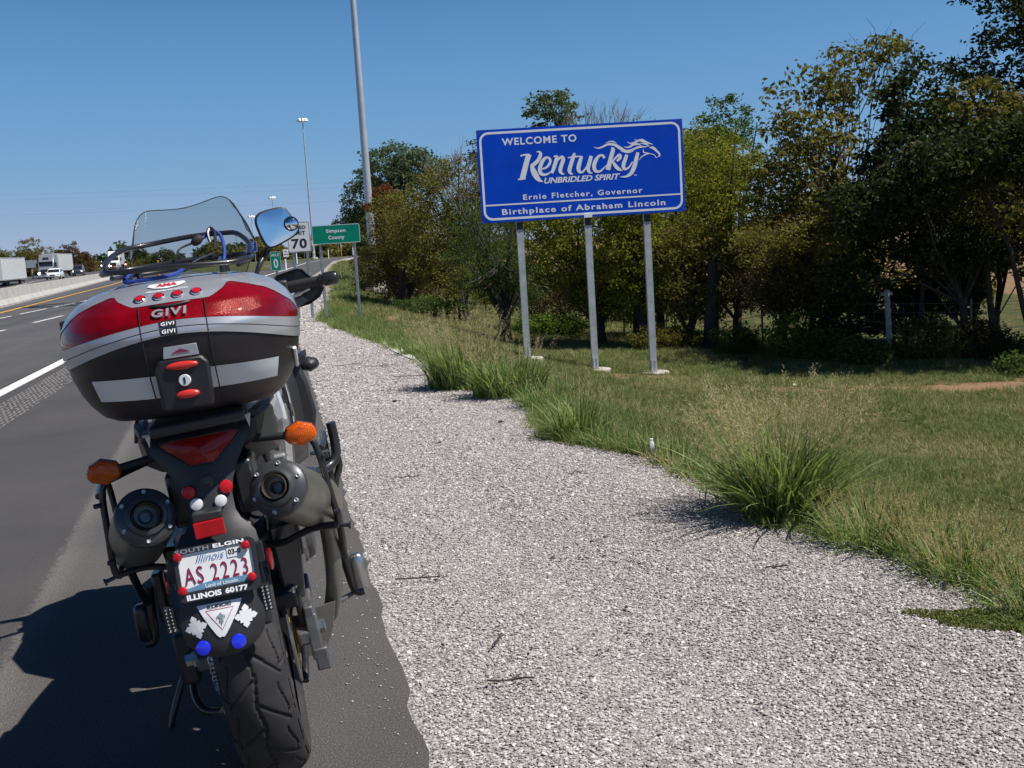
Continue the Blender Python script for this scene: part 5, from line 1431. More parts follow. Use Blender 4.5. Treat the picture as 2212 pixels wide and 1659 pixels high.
loftbody('fuel_tank', [(.60, .10, .76, .90, 0), (.68, .165, .74, 1.02, 0), (.82, .205, .72, 1.09, 0), (1.0, .21, .74, 1.08, 0), (1.12, .16, .80, 1.02, 0)], M_SILVB)
def sidepanel(sx):
    secs = []
    for (yy, xo, zb, zt) in ((.80, .205, .62, .90), (.92, .235, .58, .94), (1.05, .255, .54, .97), (1.18, .245, .56, 1.00), (1.30, .20, .66, 1.02), (1.42, .12, .78, 1.02), (1.50, .05, .86, .98)):
        secs.append([(sx * (xo - .045), yy, zt + .005), (sx * (xo - .012), yy, zt - .02), (sx * xo, yy, (zb + zt) / 2 + .06), (sx * xo, yy, (zb + zt) / 2 - .04), (sx * (xo - .02), yy, zb + .02), (sx * (xo - .06), yy, zb), (sx * (xo - .075), yy, (zb + zt) / 2)])
    o = MB().loft(secs).build('side_fairing', M_PLAS, bike, smooth=50)
    MB().tube([(sx * .206, .795, .90), (sx * .212, .80, .83), (sx * .214, .80, .76), (sx * .206, .80, .68)], .004, 6).build('panel_seam', M_CHR, o)
    return o
sidepanel(1); sidepanel(-1)
mb = MB(); mb.prism([(.150, .66), (.195, .66), (.190, .80), (.176, .92), (.140, .92)], (0, .72, 0), (1, 0, 0), (0, 0, 1), .10)
mb.build('tank_side_cover', M_SILVB, bike, smooth=30, bevel=.01)
MB().prism([(.135, .62), (.265, .62), (.292, .72), (.285, .82), (.262, .90), (.225, .945), (.205, .80), (.19, .70)], (0, 1.00, 0), (1, 0, 0), (0, 0, 1), .20).build('rear_fairing_panel', M_PLAS, bike, smooth=30, bevel=.012)
MB().tube(smooth_path([(.232, .995, .63), (.238, .992, .72), (.225, .990, .82), (.205, .985, .90)], 5), .0035, 6).build('fairing_seam', M_TXK, bike)
MB().loft([[(.21, .98, .905), (.29, .98, .925), (.29, .98, .907), (.21, .98, .885)], [(.22, 1.08, .905), (.30, 1.08, .935), (.30, 1.08, .915), (.22, 1.08, .885)]]).build('fairing_clip', M_PLAS, bike, smooth=20)
loftbody('front_fairing', [(1.10, .17, .90, 1.15, 0), (1.25, .20, .86, 1.16, 0), (1.40, .18, .84, 1.10, 0), (1.55, .10, .84, 1.00, 0), (1.60, .04, .86, .94, 0)], M_SILVB)
for sx in (-1, 1): MB().ico((sx * .075, 1.55, .93), 1, 2, (.055, .05, .05)).build('headlight', M_RIMW, bike)
loftbody('front_mudguard', [(1.25, .05, .62, .67, 0), (1.40, .07, .66, .70, 0), (1.55, .07, .67, .71, 0), (1.75, .055, .60, .66, 0), (1.85, .03, .52, .58, 0)], M_PLAS)
mb = MB()
for sx in (-1, 1): mb.tube([(sx * .10, 1.53, .33), (sx * .10, 1.40, .70), (sx * .10, 1.20, 1.12)], [.028, .028, .024], 12)
mb.build('front_fork', M_ALLOY, bike)

# windscreen, curved and raked
mb = MB(); nu, nv = 28, 18; vs = []; edge = []
for j in range(nv + 1):
    v = j / nv
    for i in range(nu + 1):
        u = -1 + 2 * i / nu; a = abs(u)
        zt_ = 1.486 + .014 * math.sin(min(1, a / .58) * math.pi / 2) ** 2 - .130 * max(0, (a - .46) / .54) ** 2.4
        zt_ += .008 * u
        hw = float(np.interp(v, [0, .35, .6, .8, .9, 1], [.118, .148, .182, .211, .208, .190]))
        z = 1.13 + (zt_ - 1.13) * v
        vs.append((-.001 + hw * math.sin(u * 1.25) / math.sin(1.25), 1.10 + .20 * (1 - v) - .06 * (1 - math.cos(u * 1.25)), z))
fs = [(j * (nu + 1) + i, j * (nu + 1) + i + 1, (j + 1) * (nu + 1) + i + 1, (j + 1) * (nu + 1) + i) for j in range(nv) for i in range(nu)]
ws = mb.add(vs, fs).build('windscreen', M_SCREEN, bike)
idx = [j * (nu + 1) for j in range(nv)] + [nv * (nu + 1) + i for i in range(nu + 1)] + [j * (nu + 1) + nu for j in range(nv - 1, -1, -1)]
MB().tube([vs[i] for i in idx], .0016, 6).build('screen_edge', M_TXK, ws)
mb = MB()
for (u_, v_) in ((-.06, 1.20), (.09, 1.20)): mb.lathe((u_, 1.20, v_), (0, -1, 0), [(.007, 0), (.007, .004), (0, .006)], 10)
mb.build('screen_bolt', M_STEEL, ws)
loftbody('instrument_panel', [(1.16, .10, 1.08, 1.17, 0), (1.22, .12, 1.06, 1.18, 0), (1.28, .11, 1.04, 1.14, 0)], M_PLAS)

# handlebar, grips, guards, mirrors (bars turned a little to the left)
bars = empty('steering', (0, 1.16, 1.14), (0, 0, 0), bike)
BO = Vector((0, 1.16, 1.14))
def bp_(x, y, z): return (x - BO.x, y - BO.y, z - BO.z)
bars.rotation_euler.z = 0
hb = MB().tube(smooth_path([bp_(-.40, .92, 1.165), bp_(-.25, .98, 1.165), bp_(-.12, 1.08, 1.13), bp_(0, 1.11, 1.12), bp_(.12, 1.08, 1.13), bp_(.25, .99, 1.165), bp_(.40, .94, 1.165)], 4), .011, 10).build('handlebar', M_BSTEEL, bars)
for sx in (-1, 1):
    g0 = Vector(bp_(sx * .290, .968, 1.163)); g1 = Vector(bp_(sx * .395, .940, 1.165)); d = (g1 - g0).normalized()
    MB().tube([g0, g0.lerp(g1, .5), g1], .017, 14).build('grip', M_RUB, bars)
    mb = MB(); mb.lathe(g1, d, [(.014, -.004), (.021, -.003), (.021, .003), (.018, .005), (.018, .010), (.0225, .012), (.0235, .016), (.0235, .052), (.019, .058), (0, .059)], 20)
    mb.build('bar_end', M_BSTEEL, bars)
    MB().box(g0 + Vector((-sx * .03, 0, 0)), (.05, .045, .05)).build('switch_housing', M_PLAS, bars, smooth=20, bevel=.008)
    # guard: curved shell in front of the grip, lever and its pale cover below
    og = [(.235, 1.165, 1.08), (.240, 1.189, 1.07), (.256, 1.205, 1.06), (.326, 1.216, 1.05), (.344, 1.210, 1.045), (.363, 1.184, 1.03), (.394, 1.160, .995), (.401, 1.136, .98), (.383, 1.109, .99), (.348, 1.090, 1.02), (.300, 1.083, 1.04), (.262, 1.090, 1.06), (.245, 1.120, 1.07)]
    cg = Vector(bp_(sx * .315, 1.045, 1.150)); rings = []
    for k, dy in ((1.0, -.012), (1.02, .0), (.98, .012), (.80, .034), (.45, .045), (.02, .048)):
        rings.append([cg + Vector(((sx * x_ - sx * .315) * k, (y_ - 1.045) * k + dy, (z_ - 1.150) * k)) for x_, z_, y_ in og])
    for k, dy in ((.5, .036), (.8, .026), (.95, .0)):
        rings.insert(0, [cg + Vector(((sx * x_ - sx * .315) * k, (y_ - 1.045) * k + dy, (z_ - 1.150) * k)) for x_, z_, y_ in og])
    MB().loft(rings).build('hand_guard', M_PLAS, bars, smooth=40)
    MB().tube(smooth_path([bp_(sx * .225, 1.03, 1.118), bp_(sx * .265, 1.022, 1.124), bp_(sx * .320, 1.012, 1.132), bp_(sx * .356, 1.0, 1.142)], 4), [.012] * 5 + [.009] * 4 + [.005] * 4, 10).build('hand_lever', M_STEEL if sx < 0 else M_SILVB, bars)
    MB().loft([[bp_(sx * a, 1.015, z) for a, z in ((.235, 1.100), (.330, 1.122), (.352, 1.102), (.290, 1.080), (.235, 1.060))], [bp_(sx * a, 1.035, z) for a, z in ((.235, 1.100), (.330, 1.122), (.352, 1.102), (.290, 1.080), (.235, 1.060))]]).build('lever_cover', M_ALLOY, bars, smooth=30, bevel=.004)
    MB().box(bp_(sx * .352, .992, 1.160), (.05, .03, .028)).build('cable_clamp', M_PLAS, bars, smooth=20, bevel=.006)

# right mirror: housing, glass, spot mirror
def mirror(sx, cxm, cym, czm, flip=1):
    out = [(-.072, .030), (-.058, .052), (-.030, .060), (.018, .062), (.036, .052), (.058, .005), (.064, -.018), (.048, -.036), (.010, -.052), (-.032, -.064), (-.052, -.058), (-.066, -.018)]
    out = [(sx * a, b_) for a, b_ in out]
    if sx < 0: out = out[::-1]
    out = [(p.x, p.y) for p in smooth_path([(a, b_, 0) for a, b_ in out], 4, True)]
    m_ = empty('rear_mirror', (cxm, cym, czm), (rad(-4.5), 0, rad(6) * sx), bike)
    MB().loft([[(a * .98, .0, b_ * .98) for a, b_ in out], [(a * 1.05, .004, b_ * 1.05) for a, b_ in out], [(a * 1.04, .014, b_ * 1.04) for a, b_ in out], [(a * .8, .036, b_ * .8) for a, b_ in out], [(a * .3, .046, b_ * .3) for a, b_ in out]]).build('housing', M_PLAS, m_, smooth=50)
    n = len(out); rings = []
    for k in (1.0, .75, .5, .25, .02):
        rings.append([(a * .95 * k, -.0035 - .0030 * (1 - k * k), b_ * .95 * k) for a, b_ in out])
    mb = MB().loft(rings, caps=False); mb.f.append(tuple(range(4 * n, 5 * n)))
    MB.build(mb, 'glass', M_MIRR, m_)
    c = Vector((sx * .042, -.012, .002))
    MB().lathe(c + Vector((0, .006, 0)), (0, -1, 0), [(.0245, 0), (.0250, .004), (.0235, .0065), (.0225, .0050), (.0225, 0)], 32).build('spot_mirror_rim', M_TXK, m_)
    MB().lathe(c + Vector((0, .004, 0)), (0, -1, 0), [(.0228 * math.cos(a), .0125 * math.sin(a)) for a in np.linspace(0, math.pi / 2 - .02, 10)], 32).build('spot_mirror', M_MIRR, m_)
    return m_
mirror(1, .296, 1.0, 1.366)
mb = MB(); mb.tube(smooth_path([(.258, 1.02, 1.318), (.235, 1.02, 1.285), (.205, .99, 1.25), (.175, .97, 1.19)], 4), [.013, .012, .011, .011, .010, .009, .009, .009, .009, .008, .008, .008, .008], 10)
mb.build('mirror_stalk', M_BSTEEL, bike)
mirror(-1, -.33, .86, 1.07)
mb = MB(); mb.tube(smooth_path([(-.29, .88, 1.09), (-.25, .92, 1.13), (-.20, .96, 1.16)], 4), .009, 10); mb.build('mirror_stalk', M_BSTEEL, bike)

# ================= tail: plastic cowl, light, rack plate
def tail_rows():
    return [(.930, .118, -.235, .012), (.915, .124, -.262, .018), (.890, .112, -.285, .030), (.860, .094, -.300, .030), (.830, .074, -.310, .026), (.800, .060, -.318, .018), (.770, .052, -.326, .014), (.735, .052, -.338, .012), (.715, .060, -.346, .012), (.700, .074, -.354, .012), (.685, .086, -.362, .012), (.66, .089, -.374, .012)]
def tail_sec(z, hw, y, bulge, depth=.05, xc=-.006, n=13):
    pts = []
    for k in range(n):
        u = -1 + 2 * k / (n - 1); pts.append((xc + hw * u, y + bulge * abs(u) ** 2.2, z))
    return pts + [(xc + hw * .9, y + depth + bulge, z), (xc - hw * .9, y + depth + bulge, z)]
MB().loft([tail_sec(*r) for r in tail_rows()]).build('tail_cowl', M_PLAS, bike, smooth=50)
fr = [(.665, .086, -.386, .008), (.60, .088, -.398, .010), (.56, .090, -.412, .014), (.53, .092, -.424, .018), (.50, .090, -.432, .022), (.475, .084, -.437, .026), (.458, .070, -.438, .024), (.446, .050, -.436, .016), (.440, .028, -.434, .008)]
fen = MB().loft([tail_sec(z, hw, y, bl, .022, -.024 + (z - .44) * .03) for z, hw, y, bl in fr]).build('rear_fender', M_PLAS, bike, smooth=50)
def fsurf(x, z, off=.0015):
    F = np.array(fr)[::-1]; hw, y, bl = [float(np.interp(z, F[:, 0], F[:, k])) for k in (1, 2, 3)]; xc = -.024 + (z - .44) * .03
    dy = float(np.interp(z + .01, F[:, 0], F[:, 2]) - np.interp(z - .01, F[:, 0], F[:, 2])) / .02
    u = (x - xc) / hw
    return Vector((x, y + bl * abs(u) ** 2.2 - off, z - off * -dy))
# tail light
tl = [(-.094, .906), (-.080, .890), (-.030, .852), (.022, .850), (.070, .884), (.088, .902), (.06, .908), (0, .911), (-.06, .910)]
def tly(x, z): return -.307 + .040 * abs(x + .004) ** 2 / .0085 - (.90 - z) * .18
n = len(tl); mb = MB(); rings = []
for k in (1.02, 1.0, .8, .5, .02):
    rings.append([(-.003 + (a + .003) * k, tly(a * k, .88 + (b_ - .88) * k) - (.006 * (1 - k * k)) + (.02 if k > 1.01 else 0), .885 + (b_ - .885) * k) for a, b_ in tl])
mb.loft(rings, caps=False).build('tail_light', M_RTAIL, bike, smooth=40)
mb = MB(); pts = [(-.003 + (a + .003) * 1.03, tly(a, b_) + .002, .885 + (b_ - .885) * 1.03) for a, b_ in tl]; mb.tube(pts, .003, 6, closed=True); mb.build('tail_light_surround', M_PLAS, bike)
# rack plate under the case, silver edged grab rails
MB().box((.010, -.24, .950), (.205, .30, .026)).build('rack_plate', M_PLAS, bike, smooth=20, bevel=.008)
mb = MB()
mb.loft([[(x_, y_, z_) for (x_, y_, z_) in ((xx - .012, yy, zz - .006), (xx + .012, yy, zz - .006), (xx + .010, yy - .0, zz + .007), (xx - .010, yy - .0, zz + .007))] for (xx, yy, zz) in [(p.x, p.y, p.z) for p in smooth_path([(-.150, .02, .93), (-.140, -.16, .940), (-.118, -.268, .934)], 4)]])
mb.build('grab_rail', M_PLAS, bike, smooth=40); mb = MB()
mb.loft([[(xx - .012, yy, zz - .006), (xx + .012, yy, zz - .006), (xx + .010, yy, zz + .007), (xx - .010, yy, zz + .007)] for (xx, yy, zz) in [(p.x, p.y, p.z) for p in smooth_path([(.165, .02, .93), (.155, -.16, .940), (.128, -.268, .934)], 4)]])
mb.build('grab_rail', M_PLAS, bike, smooth=40)
MB().loft([[(x_, -.288 - .012 * (1 - (x_ / .12) ** 2), .930 + .004 * (1 - (x_ / .12) ** 2)), (x_, -.293 - .012 * (1 - (x_ / .12) ** 2), .937), (x_, -.26, .944), (x_, -.26, .934)] for x_ in np.linspace(-.120, .116, 12)]).build('tail_trim', M_SILVB, bike, smooth=40)
for sx in (-1, 1):
    MB().prism([(sx * .112 - .004, .935), (sx * .112 - .004 + .006, .905), (sx * .112 + .010, .937)][::1], (0, -.285, 0), (1, 0, 0), (0, 0, 1), .02).build('trim_end', M_SILVB, bike, smooth=0)
MB().tube([(-.128, -.10, 1.0), (-.150, -.12, .94), (-.158, -.13, .90)], .004, 6).build('strap', pm('strap_brown', (.16, .05, .035), .7), bike)
# key lock in the tail, round reflectors, number plate lamp
MB().lathe((-.001, -.330, .812), (0, -1, .1), [(.014, 0), (.014, .004), (.010, .005), (.009, .002), (0, .002)], 24).build('seat_lock', M_BSTEEL, bike)
def button(x, y, z, r, mat, name='round_reflector', par=None, nrm=(0, -1, .12)):
    MB().lathe((x, y, z), nrm, [(r * 1.06, 0), (r * 1.06, .004), (r * .96, .007), (r * .6, .0085), (0, .009)], 28).build(name, mat, par or bike)
button(-.046, -.318, .793, .0145, M_RREF); button(.036, -.318, .788, .0145, M_RREF)
button(-.034, -.330, .765, .0135, M_WREF); button(.019, -.330, .761, .0130, M_WREF)
pl = MB().box((-.014, -.355, .742), (.066, .045, .020)).build('plate_lamp', M_PLAS, bike, smooth=20, bevel=.004)
MB().box((-.014, -.380, .716), (.066, .010, .036)).build('rectangular_reflector', M_RREF, bike, smooth=0, bevel=.002)

# ================= number plate with frame
PX, PY, PZ = -.015, -.405, .628
pe = empty('number_plate', (PX, PY, PZ), (rad(-14), rad(2.2), 0), bike)
PW, PH = .176, .118
def P_y(y): return lambda a, b_: (a, y, b_)
mb = MB(); a = rrect(-PW / 2, -PH / 2, PW / 2, PH / 2, .012); c = rrect(-PW / 2 + .009, -PH / 2 + .022, PW / 2 - .009, PH / 2 - .013, .006)
n = len(a); vs = [(p[0], -.006, p[1]) for p in a] + [(p[0], -.006, p[1]) for p in c] + [(p[0], .002, p[1]) for p in a] + [(p[0], .002, p[1]) for p in c]
fs = []
for k in range(n):
    j = (k + 1) % n
    fs += [(k, j, j + n, k + n), (k, k + 2 * n, j + 2 * n, j), (k + n, j + n, j + 3 * n, k + 3 * n), (k + 2 * n, k + 3 * n, j + 3 * n, j + 2 * n)]
pf = mb.add(vs, fs).build('plate_frame', M_PLAS, pe, smooth=30, bevel=.001)
MB().box((0, .0, .004), (PW - .012, .0015, PH - .030)).build('plate_sheet', M_PLATE, pe, smooth=0)
mb = MB(); mb.add([(-.079, -.0016, -.0365), (.079, -.0016, -.0365), (.079, -.0016, -.0245), (-.02, -.0016, -.0215), (-.079, -.0016, -.0315)], [(0, 1, 2, 3, 4)]); mb.build('blue_band', M_PBLUE, pe, smooth=0, fix=False)
def ptext(txt, x0, z0, x1, z1, mat, y=-.0026, off=.03, shear=0, sp=1.0, nm='plate_lettering'):
    mb = MB(); put_text(mb, txt, x0, z0, x1, z1, P_y(y), off, shear, sp); return mb.build(nm, mat, pe, smooth=0, fix=False)
ptext('AS', -.071, -.0225, -.030, .0150, M_MAR, off=.004, sp=1.15); ptext('2223', -.013, -.0225, .066, .0150, M_MAR, off=.004, sp=1.3)
ptext('Illinois', -.042, .0225, .020, .0405, M_TXB, off=-.008, shear=.5); ptext('Land of Lincoln', -.030, -.0345, .040, -.0265, M_PLATE, y=-.0030, off=.02)
MB().box((.046, -.0022, .031), (.040, .0008, .020)).build('year_sticker', M_STICKW, pe, smooth=0); ptext('03-0', .0285, .0265, .0560, .0385, M_TXK, y=-.0032, off=.03)
ptext('SOUTH', -.082, .0475, -.010, .0565, M_TXG, y=-.0068, off=.03, sp=1.1); ptext('ELGIN', -.001, .0475, .066, .0565, M_SWHITE, y=-.0068, off=.045, sp=1.1)
ptext('ILLINOIS', -.072, -.0555, .002, -.0430, M_SWHITE, y=-.0068, off=.045); ptext('60177', .010, -.0555, .060, -.0430, M_SWHITE, y=-.0068, off=.045)
for (x_, z_) in ((-.078, .041), (.068, .041), (-.078, -.032), (.071, -.030)):
    MB().lathe((x_, -.006, z_), (0, -1, 0), [(.0100, 0), (.0100, .004), (.0085, .007), (.005, .0085), (0, .009)], 24).build('plate_button', M_RREF, pe)
MB().box((-.015, -.385, .640), (.210, .012, .050)).build('plate_bracket', M_PLAS, bike, smooth=0, bevel=.003)
for sx in (-1, 1):
    x_ = -.015 + sx * .112
    MB().lathe((x_, -.372, .615), (sx, -.12, 0), [(.025, 0), (.025, .004), (.022, .006), (0, .007)], 24).build('side_reflector', M_RTAIL, bike)  # darker tail lens red puts the shadow into the reflector colour
    o = MB().box((-.030 + sx * .105, -.400, .540), (.022, .014, .062)).build('light_strip', M_BSTEEL, bike, smooth=0, bevel=.003)
    mb = MB()
    for r_ in range(7):
        for c_ in (-1, 1): mb.ico((-.030 + sx * .105 + c_ * .0048, -.4075, .565 - r_ * .0083), .0032, 1)
    ld = mb.build('led', M_CHR, o, fix=False); ld['kind'] = 'stuff'
# fender stickers and blue reflectors
def fpoly(poly, off, mat, name):
    cx_ = sum(p_[0] for p_ in poly) / len(poly); cz_ = sum(p_[1] for p_ in poly) / len(poly); den = []
    for a_, b_ in zip(poly, poly[1:] + poly[:1]): den += [(a_[0] + (b_[0] - a_[0]) * k / 3, a_[1] + (b_[1] - a_[1]) * k / 3) for k in range(3)]
    rings = [[fsurf(cx_ + (x - cx_) * k, cz_ + (z - cz_) * k, off) for x, z in den] for k in (1, .8, .6, .4, .2, .02)]  # follows the curved fender
    return MB().loft(rings, caps=False).build(name, mat, fen, smooth=60)
tri = [(p.x, p.y) for p in smooth_path([(-.064, .556, 0), (.012, .556, 0), (.020, .549, 0), (-.019, .491, 0), (-.030, .486, 0), (-.041, .491, 0), (-.072, .549, 0)], 3, True)]
fpoly([(x + .002, z) for x, z in tri], .0026, M_STICKW, 'triangle_sticker')
def ftext(txt, x0, z0, x1, z1, mat, off): 
    mb = MB(); put_text(mb, txt, x0, z0, x1, z1, lambda a, b_: fsurf(a, b_, off), .03); return mb.build('sticker_lettering', mat, fen, smooth=0, fix=False)
ftext('ILLINOIS', -.050, .547, .002, .554, M_TXK, .0042)
mb = MB(); tr = [(-.055, .543), (.005, .543), (-.025, .500)]
tr2 = []
for a_, b_ in zip(tr, tr[1:] + tr[:1]): tr2 += [(a_[0] + (b_[0] - a_[0]) * k / 6, a_[1] + (b_[1] - a_[1]) * k / 6) for k in range(6)]
mb.tube([fsurf(x, z, .0030) for x, z in tr2], .0006, 4, closed=True); mb.build('sticker_border', M_RREF, fen, smooth=0)
mb = MB()
mb.add([fsurf(-.024 + .003 * math.cos(a), .5375 + .003 * math.sin(a), .0043) for a in np.linspace(0, 2 * math.pi, 9)[:-1]], [tuple(range(8))])
for poly in ([(-.033, .533), (-.030, .535), (-.018, .535), (-.015, .533), (-.019, .524), (-.029, .524)], [(-.029, .5235), (-.026, .5235), (-.0265, .512), (-.030, .512)], [(-.022, .5235), (-.019, .5235), (-.018, .512), (-.0215, .512)], [(-.0255, .521), (-.0225, .521), (-.0225, .506), (-.0255, .506)], [(-.036, .532), (-.034, .533), (-.033, .524), (-.036, .524)], [(-.014, .533), (-.012, .532), (-.012, .524), (-.015, .524)]):
    mb.add([fsurf(x, z, .0043) for x, z in poly], [tuple(range(len(poly)))])
cxp = fsurf(-.025, .523, .0043); mb.v = [tuple(Vector(cxp) + (Vector(v) - Vector(cxp)) * .72) for v in mb.v]; mb.build('rider_pictogram', M_TXG, fen, smooth=0, fix=False)
def arrow_cross(cx, cz, r, rot_):
    mb = MB(); c, s = math.cos(rot_), math.sin(rot_)
    def T(x, z): return (cx + (x * c - z * s) * r, cz + (x * s + z * c) * r)
    out = []
    for k in range(4):
        a = k * math.pi / 2; ca_, sa2 = math.cos(a), math.sin(a)
        for (x, z) in ((.55, -.55), (.55, -.12), (.74, -.12), (.74, -.33), (1.08, 0), (.74, .33), (.74, .12), (.55, .12)):
            out.append(T(x * ca_ - z * sa2, x * sa2 + z * ca_))
    fpoly(out, .0026, M_STICKW, 'arrow_sticker')
arrow_cross(-.080, .512, .0235, .22); arrow_cross(.028, .517, .0235, -.05)
p = fsurf(-.072, .4665); button(p.x, p.y, p.z, .0155, M_BLUER, par=fen, nrm=(-.1, -1, .1)); p = fsurf(.004, .468); button(p.x, p.y, p.z, .0155, M_BLUER, par=fen, nrm=(.05, -1, .2))

c_ = Vector((-.02, -.42, .60)); Rm = Matrix.Rotation(rad(2.6), 3, 'Y'); fen.rotation_euler = (0, rad(2.6), 0); fen.location = c_ - Rm @ c_
for sx in (-1, 1):
    MB().loft([[(sx * .085, -.245, .855), (sx * .122, -.245, .875), (sx * .132, -.245, .925), (sx * .085, -.245, .93)], [(sx * .08, -.06, .80), (sx * .160, -.06, .83), (sx * .165, -.06, .925), (sx * .08, -.06, .94)],
               [(sx * .08, .22, .74), (sx * .165, .22, .76), (sx * .165, .22, .88), (sx * .08, .22, .92)]]).build('tail_side_cover', M_PLAS, bike, smooth=30, bevel=.008)
    MB().box((sx * .075, -.12, .765), (.05, .26, .13)).build('muffler_bracket', M_BSTEEL, bike, smooth=20, bevel=.01)
    MB().loft([[(sx * .095, -.06, .42), (sx * .150, -.04, .40), (sx * .150, .10, .40), (sx * .095, .12, .42)], [(sx * .095, -.10, .62), (sx * .170, -.06, .62), (sx * .170, .16, .62), (sx * .095, .16, .62)]]).build('splash_guard', M_BSTEEL, bike, smooth=30, bevel=.01)
MB().box((-.012, -.345, .585), (.178, .030, .24), rot=Matrix.Rotation(rad(-10), 3, 'X')).build('fender_inner', M_PLAS, bike, smooth=20, bevel=.01)

# ================= turn signals
def signal(sx, x, y, z, r, stalk_in, face=-1, lens=True):
    hexo = [(-1.0, .18), (-.80, .62), (-.05, 1.0), (.80, .62), (1.0, .18), (1.0, -.30), (.80, -.62), (.05, -1.0), (-.80, -.62), (-1.0, -.30)]
    o = [(a * r, b_ * r * .82) for a, b_ in hexo]
    e = MB().loft([[(x + a * .98, y, z + b_ * .98) for a, b_ in o], [(x + a * 1.02, y + face * -.010, z + b_ * 1.02) for a, b_ in o], [(x + a * .75, y - face * .035, z + b_ * .75) for a, b_ in o], [(x + a * .25, y - face * .045, z + b_ * .25) for a, b_ in o]]).build('turn_signal', M_PLAS, bike, smooth=30)
    rings = [[(x + a * k, y + face * (.001 + .016 * math.sqrt(max(0, 1 - k ** 3))), z + b_ * k) for a, b_ in o] for k in (1.0, .97, .90, .62, .02)]
    MB().loft(rings, caps=False).build('lens', M_AMB, e, smooth=25)
    st = Vector(stalk_in); MB().tube([st, Vector((x - sx * r * .8, y - face * .012, z))], [.010, .0085], 12).build('stalk', M_RUB, e)
    return e
signal(-1, -.222, -.262, .870, .037, (-.11, -.22, .872)); signal(1, .222, -.262, .862, .037, (.11, -.22, .868))
signal(1, .305, 1.20, .868, .034, (.20, 1.20, .875), face=1); signal(-1, -.305, 1.20, .868, .034, (-.20, 1.20, .875), face=1)

# ================= exhausts
def muffler(sx):
    c = Vector((sx * .146, -.33, .762)); d = Vector((sx * .085, .30, -.125)).normalized()
    e = MB().lathe(c, d, [(.0, .010), (.058, .010), (.066, .012), (.0680, .030), (.0690, .10), (.0690, .30), (.064, .33), (.050, .37), (.030, .40), (0, .40)], 48).build('exhaust_muffler', M_MUFF, bike, smooth=35)
    MB().lathe(c, d, [(.0305, .0145), (.0305, -.010), (.0325, -.018), (.036, -.022), (.044, -.018), (.047, -.008), (.060, -.003), (.0665, .004), (.0675, .016), (.05, .0145)], 48, closed=True).build('end_cap', M_CAP, e, smooth=30)
    MB().lathe(c, d, [(.0262, .012), (.0272, .0), (.0285, -.024), (.0277, -.026), (.0268, -.024), (.0255, .012)], 40, closed=True).build('tip_ring', pm('tip_ring_metal', (.55, .45, .33), .25, .9) if sx < 0 else bpy.data.materials['tip_ring_metal'], e, smooth=30)
    MB().lathe(c, d, [(0, .012), (.0285, .012), (.0285, .013), (0, .013)], 40, closed=False).build('tip_bore', M_RUB, e, smooth=30)
    MB().lathe(c, d, [(.0125, .013), (.0135, -.006), (.0150, -.008), (.0150, .013)], 32, closed=True).build('inner_tube', M_BSTEEL, e, smooth=30)
    x, y, dd = frame_from(d)
    for k in range(6):
        a = 2 * math.pi * k / 6 + .35
        p = c + (x * math.cos(a) + y * math.sin(a)) * .0560
        MB().lathe(p - d * .0015, -d, [(.0050, 0), (.0050, .006), (.0040, .008), (.0020, .006), (0, .006)], 10).build('bolt', M_GALVP, e, smooth=30)
    return e
muffler(-1); muffler(1)
for sx in (1,):
    MB().tube(smooth_path([(sx * .245, .03, .615), (sx * .243, .12, .545), (sx * .238, .17, .44), (sx * .225, .19, .34), (sx * .19, .26, .24), (sx * .13, .45, .20), (sx * .10, .70, .22)], 5), .024, 14).build('exhaust_pipe', M_MUFF, bike)
MB().prism([(.045, .30), (.10, .18), (.16, .16), (.20, .24), (.22, .31)], (0, .16, 0), (1, 0, 0), (0, 0, 1), .006).build('lower_heat_shield', M_MUFF, bike, smooth=0, bevel=.002)

# ================= pannier frames and bars
def tubes(name, lst, mat=M_BSTEEL, n=10):
    mb = MB()
    for pts, r in lst: mb.tube(smooth_path(pts, 4), r, n)
    return mb.build(name, mat, bike)
for sx in (-1, 1):
    tubes('pannier_frame', [([(sx * .150, -.10, .845), (sx * .215, -.15, .835), (sx * .250, -.165, .815), (sx * .262, -.165, .70), (sx * .268, -.16, .615), (sx * .255, -.155, .600)], .0082),
                            ([(sx * .262, -.165, .80), (sx * .275, -.06, .80), (sx * .280, .09, .79), (sx * .278, .10, .70), (sx * .276, .08, .61), (sx * .268, -.05, .600), (sx * .262, -.16, .602)], .0080),
                            ([(sx * .262, -.158, .603), (sx * .20, -.13, .600), (sx * .13, -.10, .575), (sx * .08, -.08, .575)], .0092 if sx > 0 else .008),
                            ([(sx * .276, .05, .61), (sx * .274, .12, .50), (sx * .272, .20, .42)], .011)])
    mb = MB()
    for zz in (.78, .64): mb.lathe((sx * .262, -.172, zz), (sx, 0, 0), [(.006, 0), (.006, .014), (.003, .016)], 10)
    mb.lathe((sx * .270, -.158, .600), (sx, -.2, -.2), [(.005, 0), (.005, .022), (.009, .022), (.009, .027)], 10)
    mb.build('frame_bolt', M_BSTEEL, bike)
tubes('grab_bar', [([(.305, .10, .815), (.306, .10, .765), (.300, .09, .722), (.272, .07, .703), (.225, .02, .700)], .0135), ([(.303, .12, .735), (.306, .13, .69), (.290, .13, .655), (.278, .12, .62)], .0095)])
MB().box((.208, -.02, .718), (.075, .10, .018), rot=Matrix.Rotation(rad(12), 3, 'Y')).build('bracket', M_BSTEEL, bike, smooth=0, bevel=.003)
MB().tube([(.235, .09, .745), (.285, .09, .742)], .005, 8).build('bracket_bolt', M_STEEL, bike)
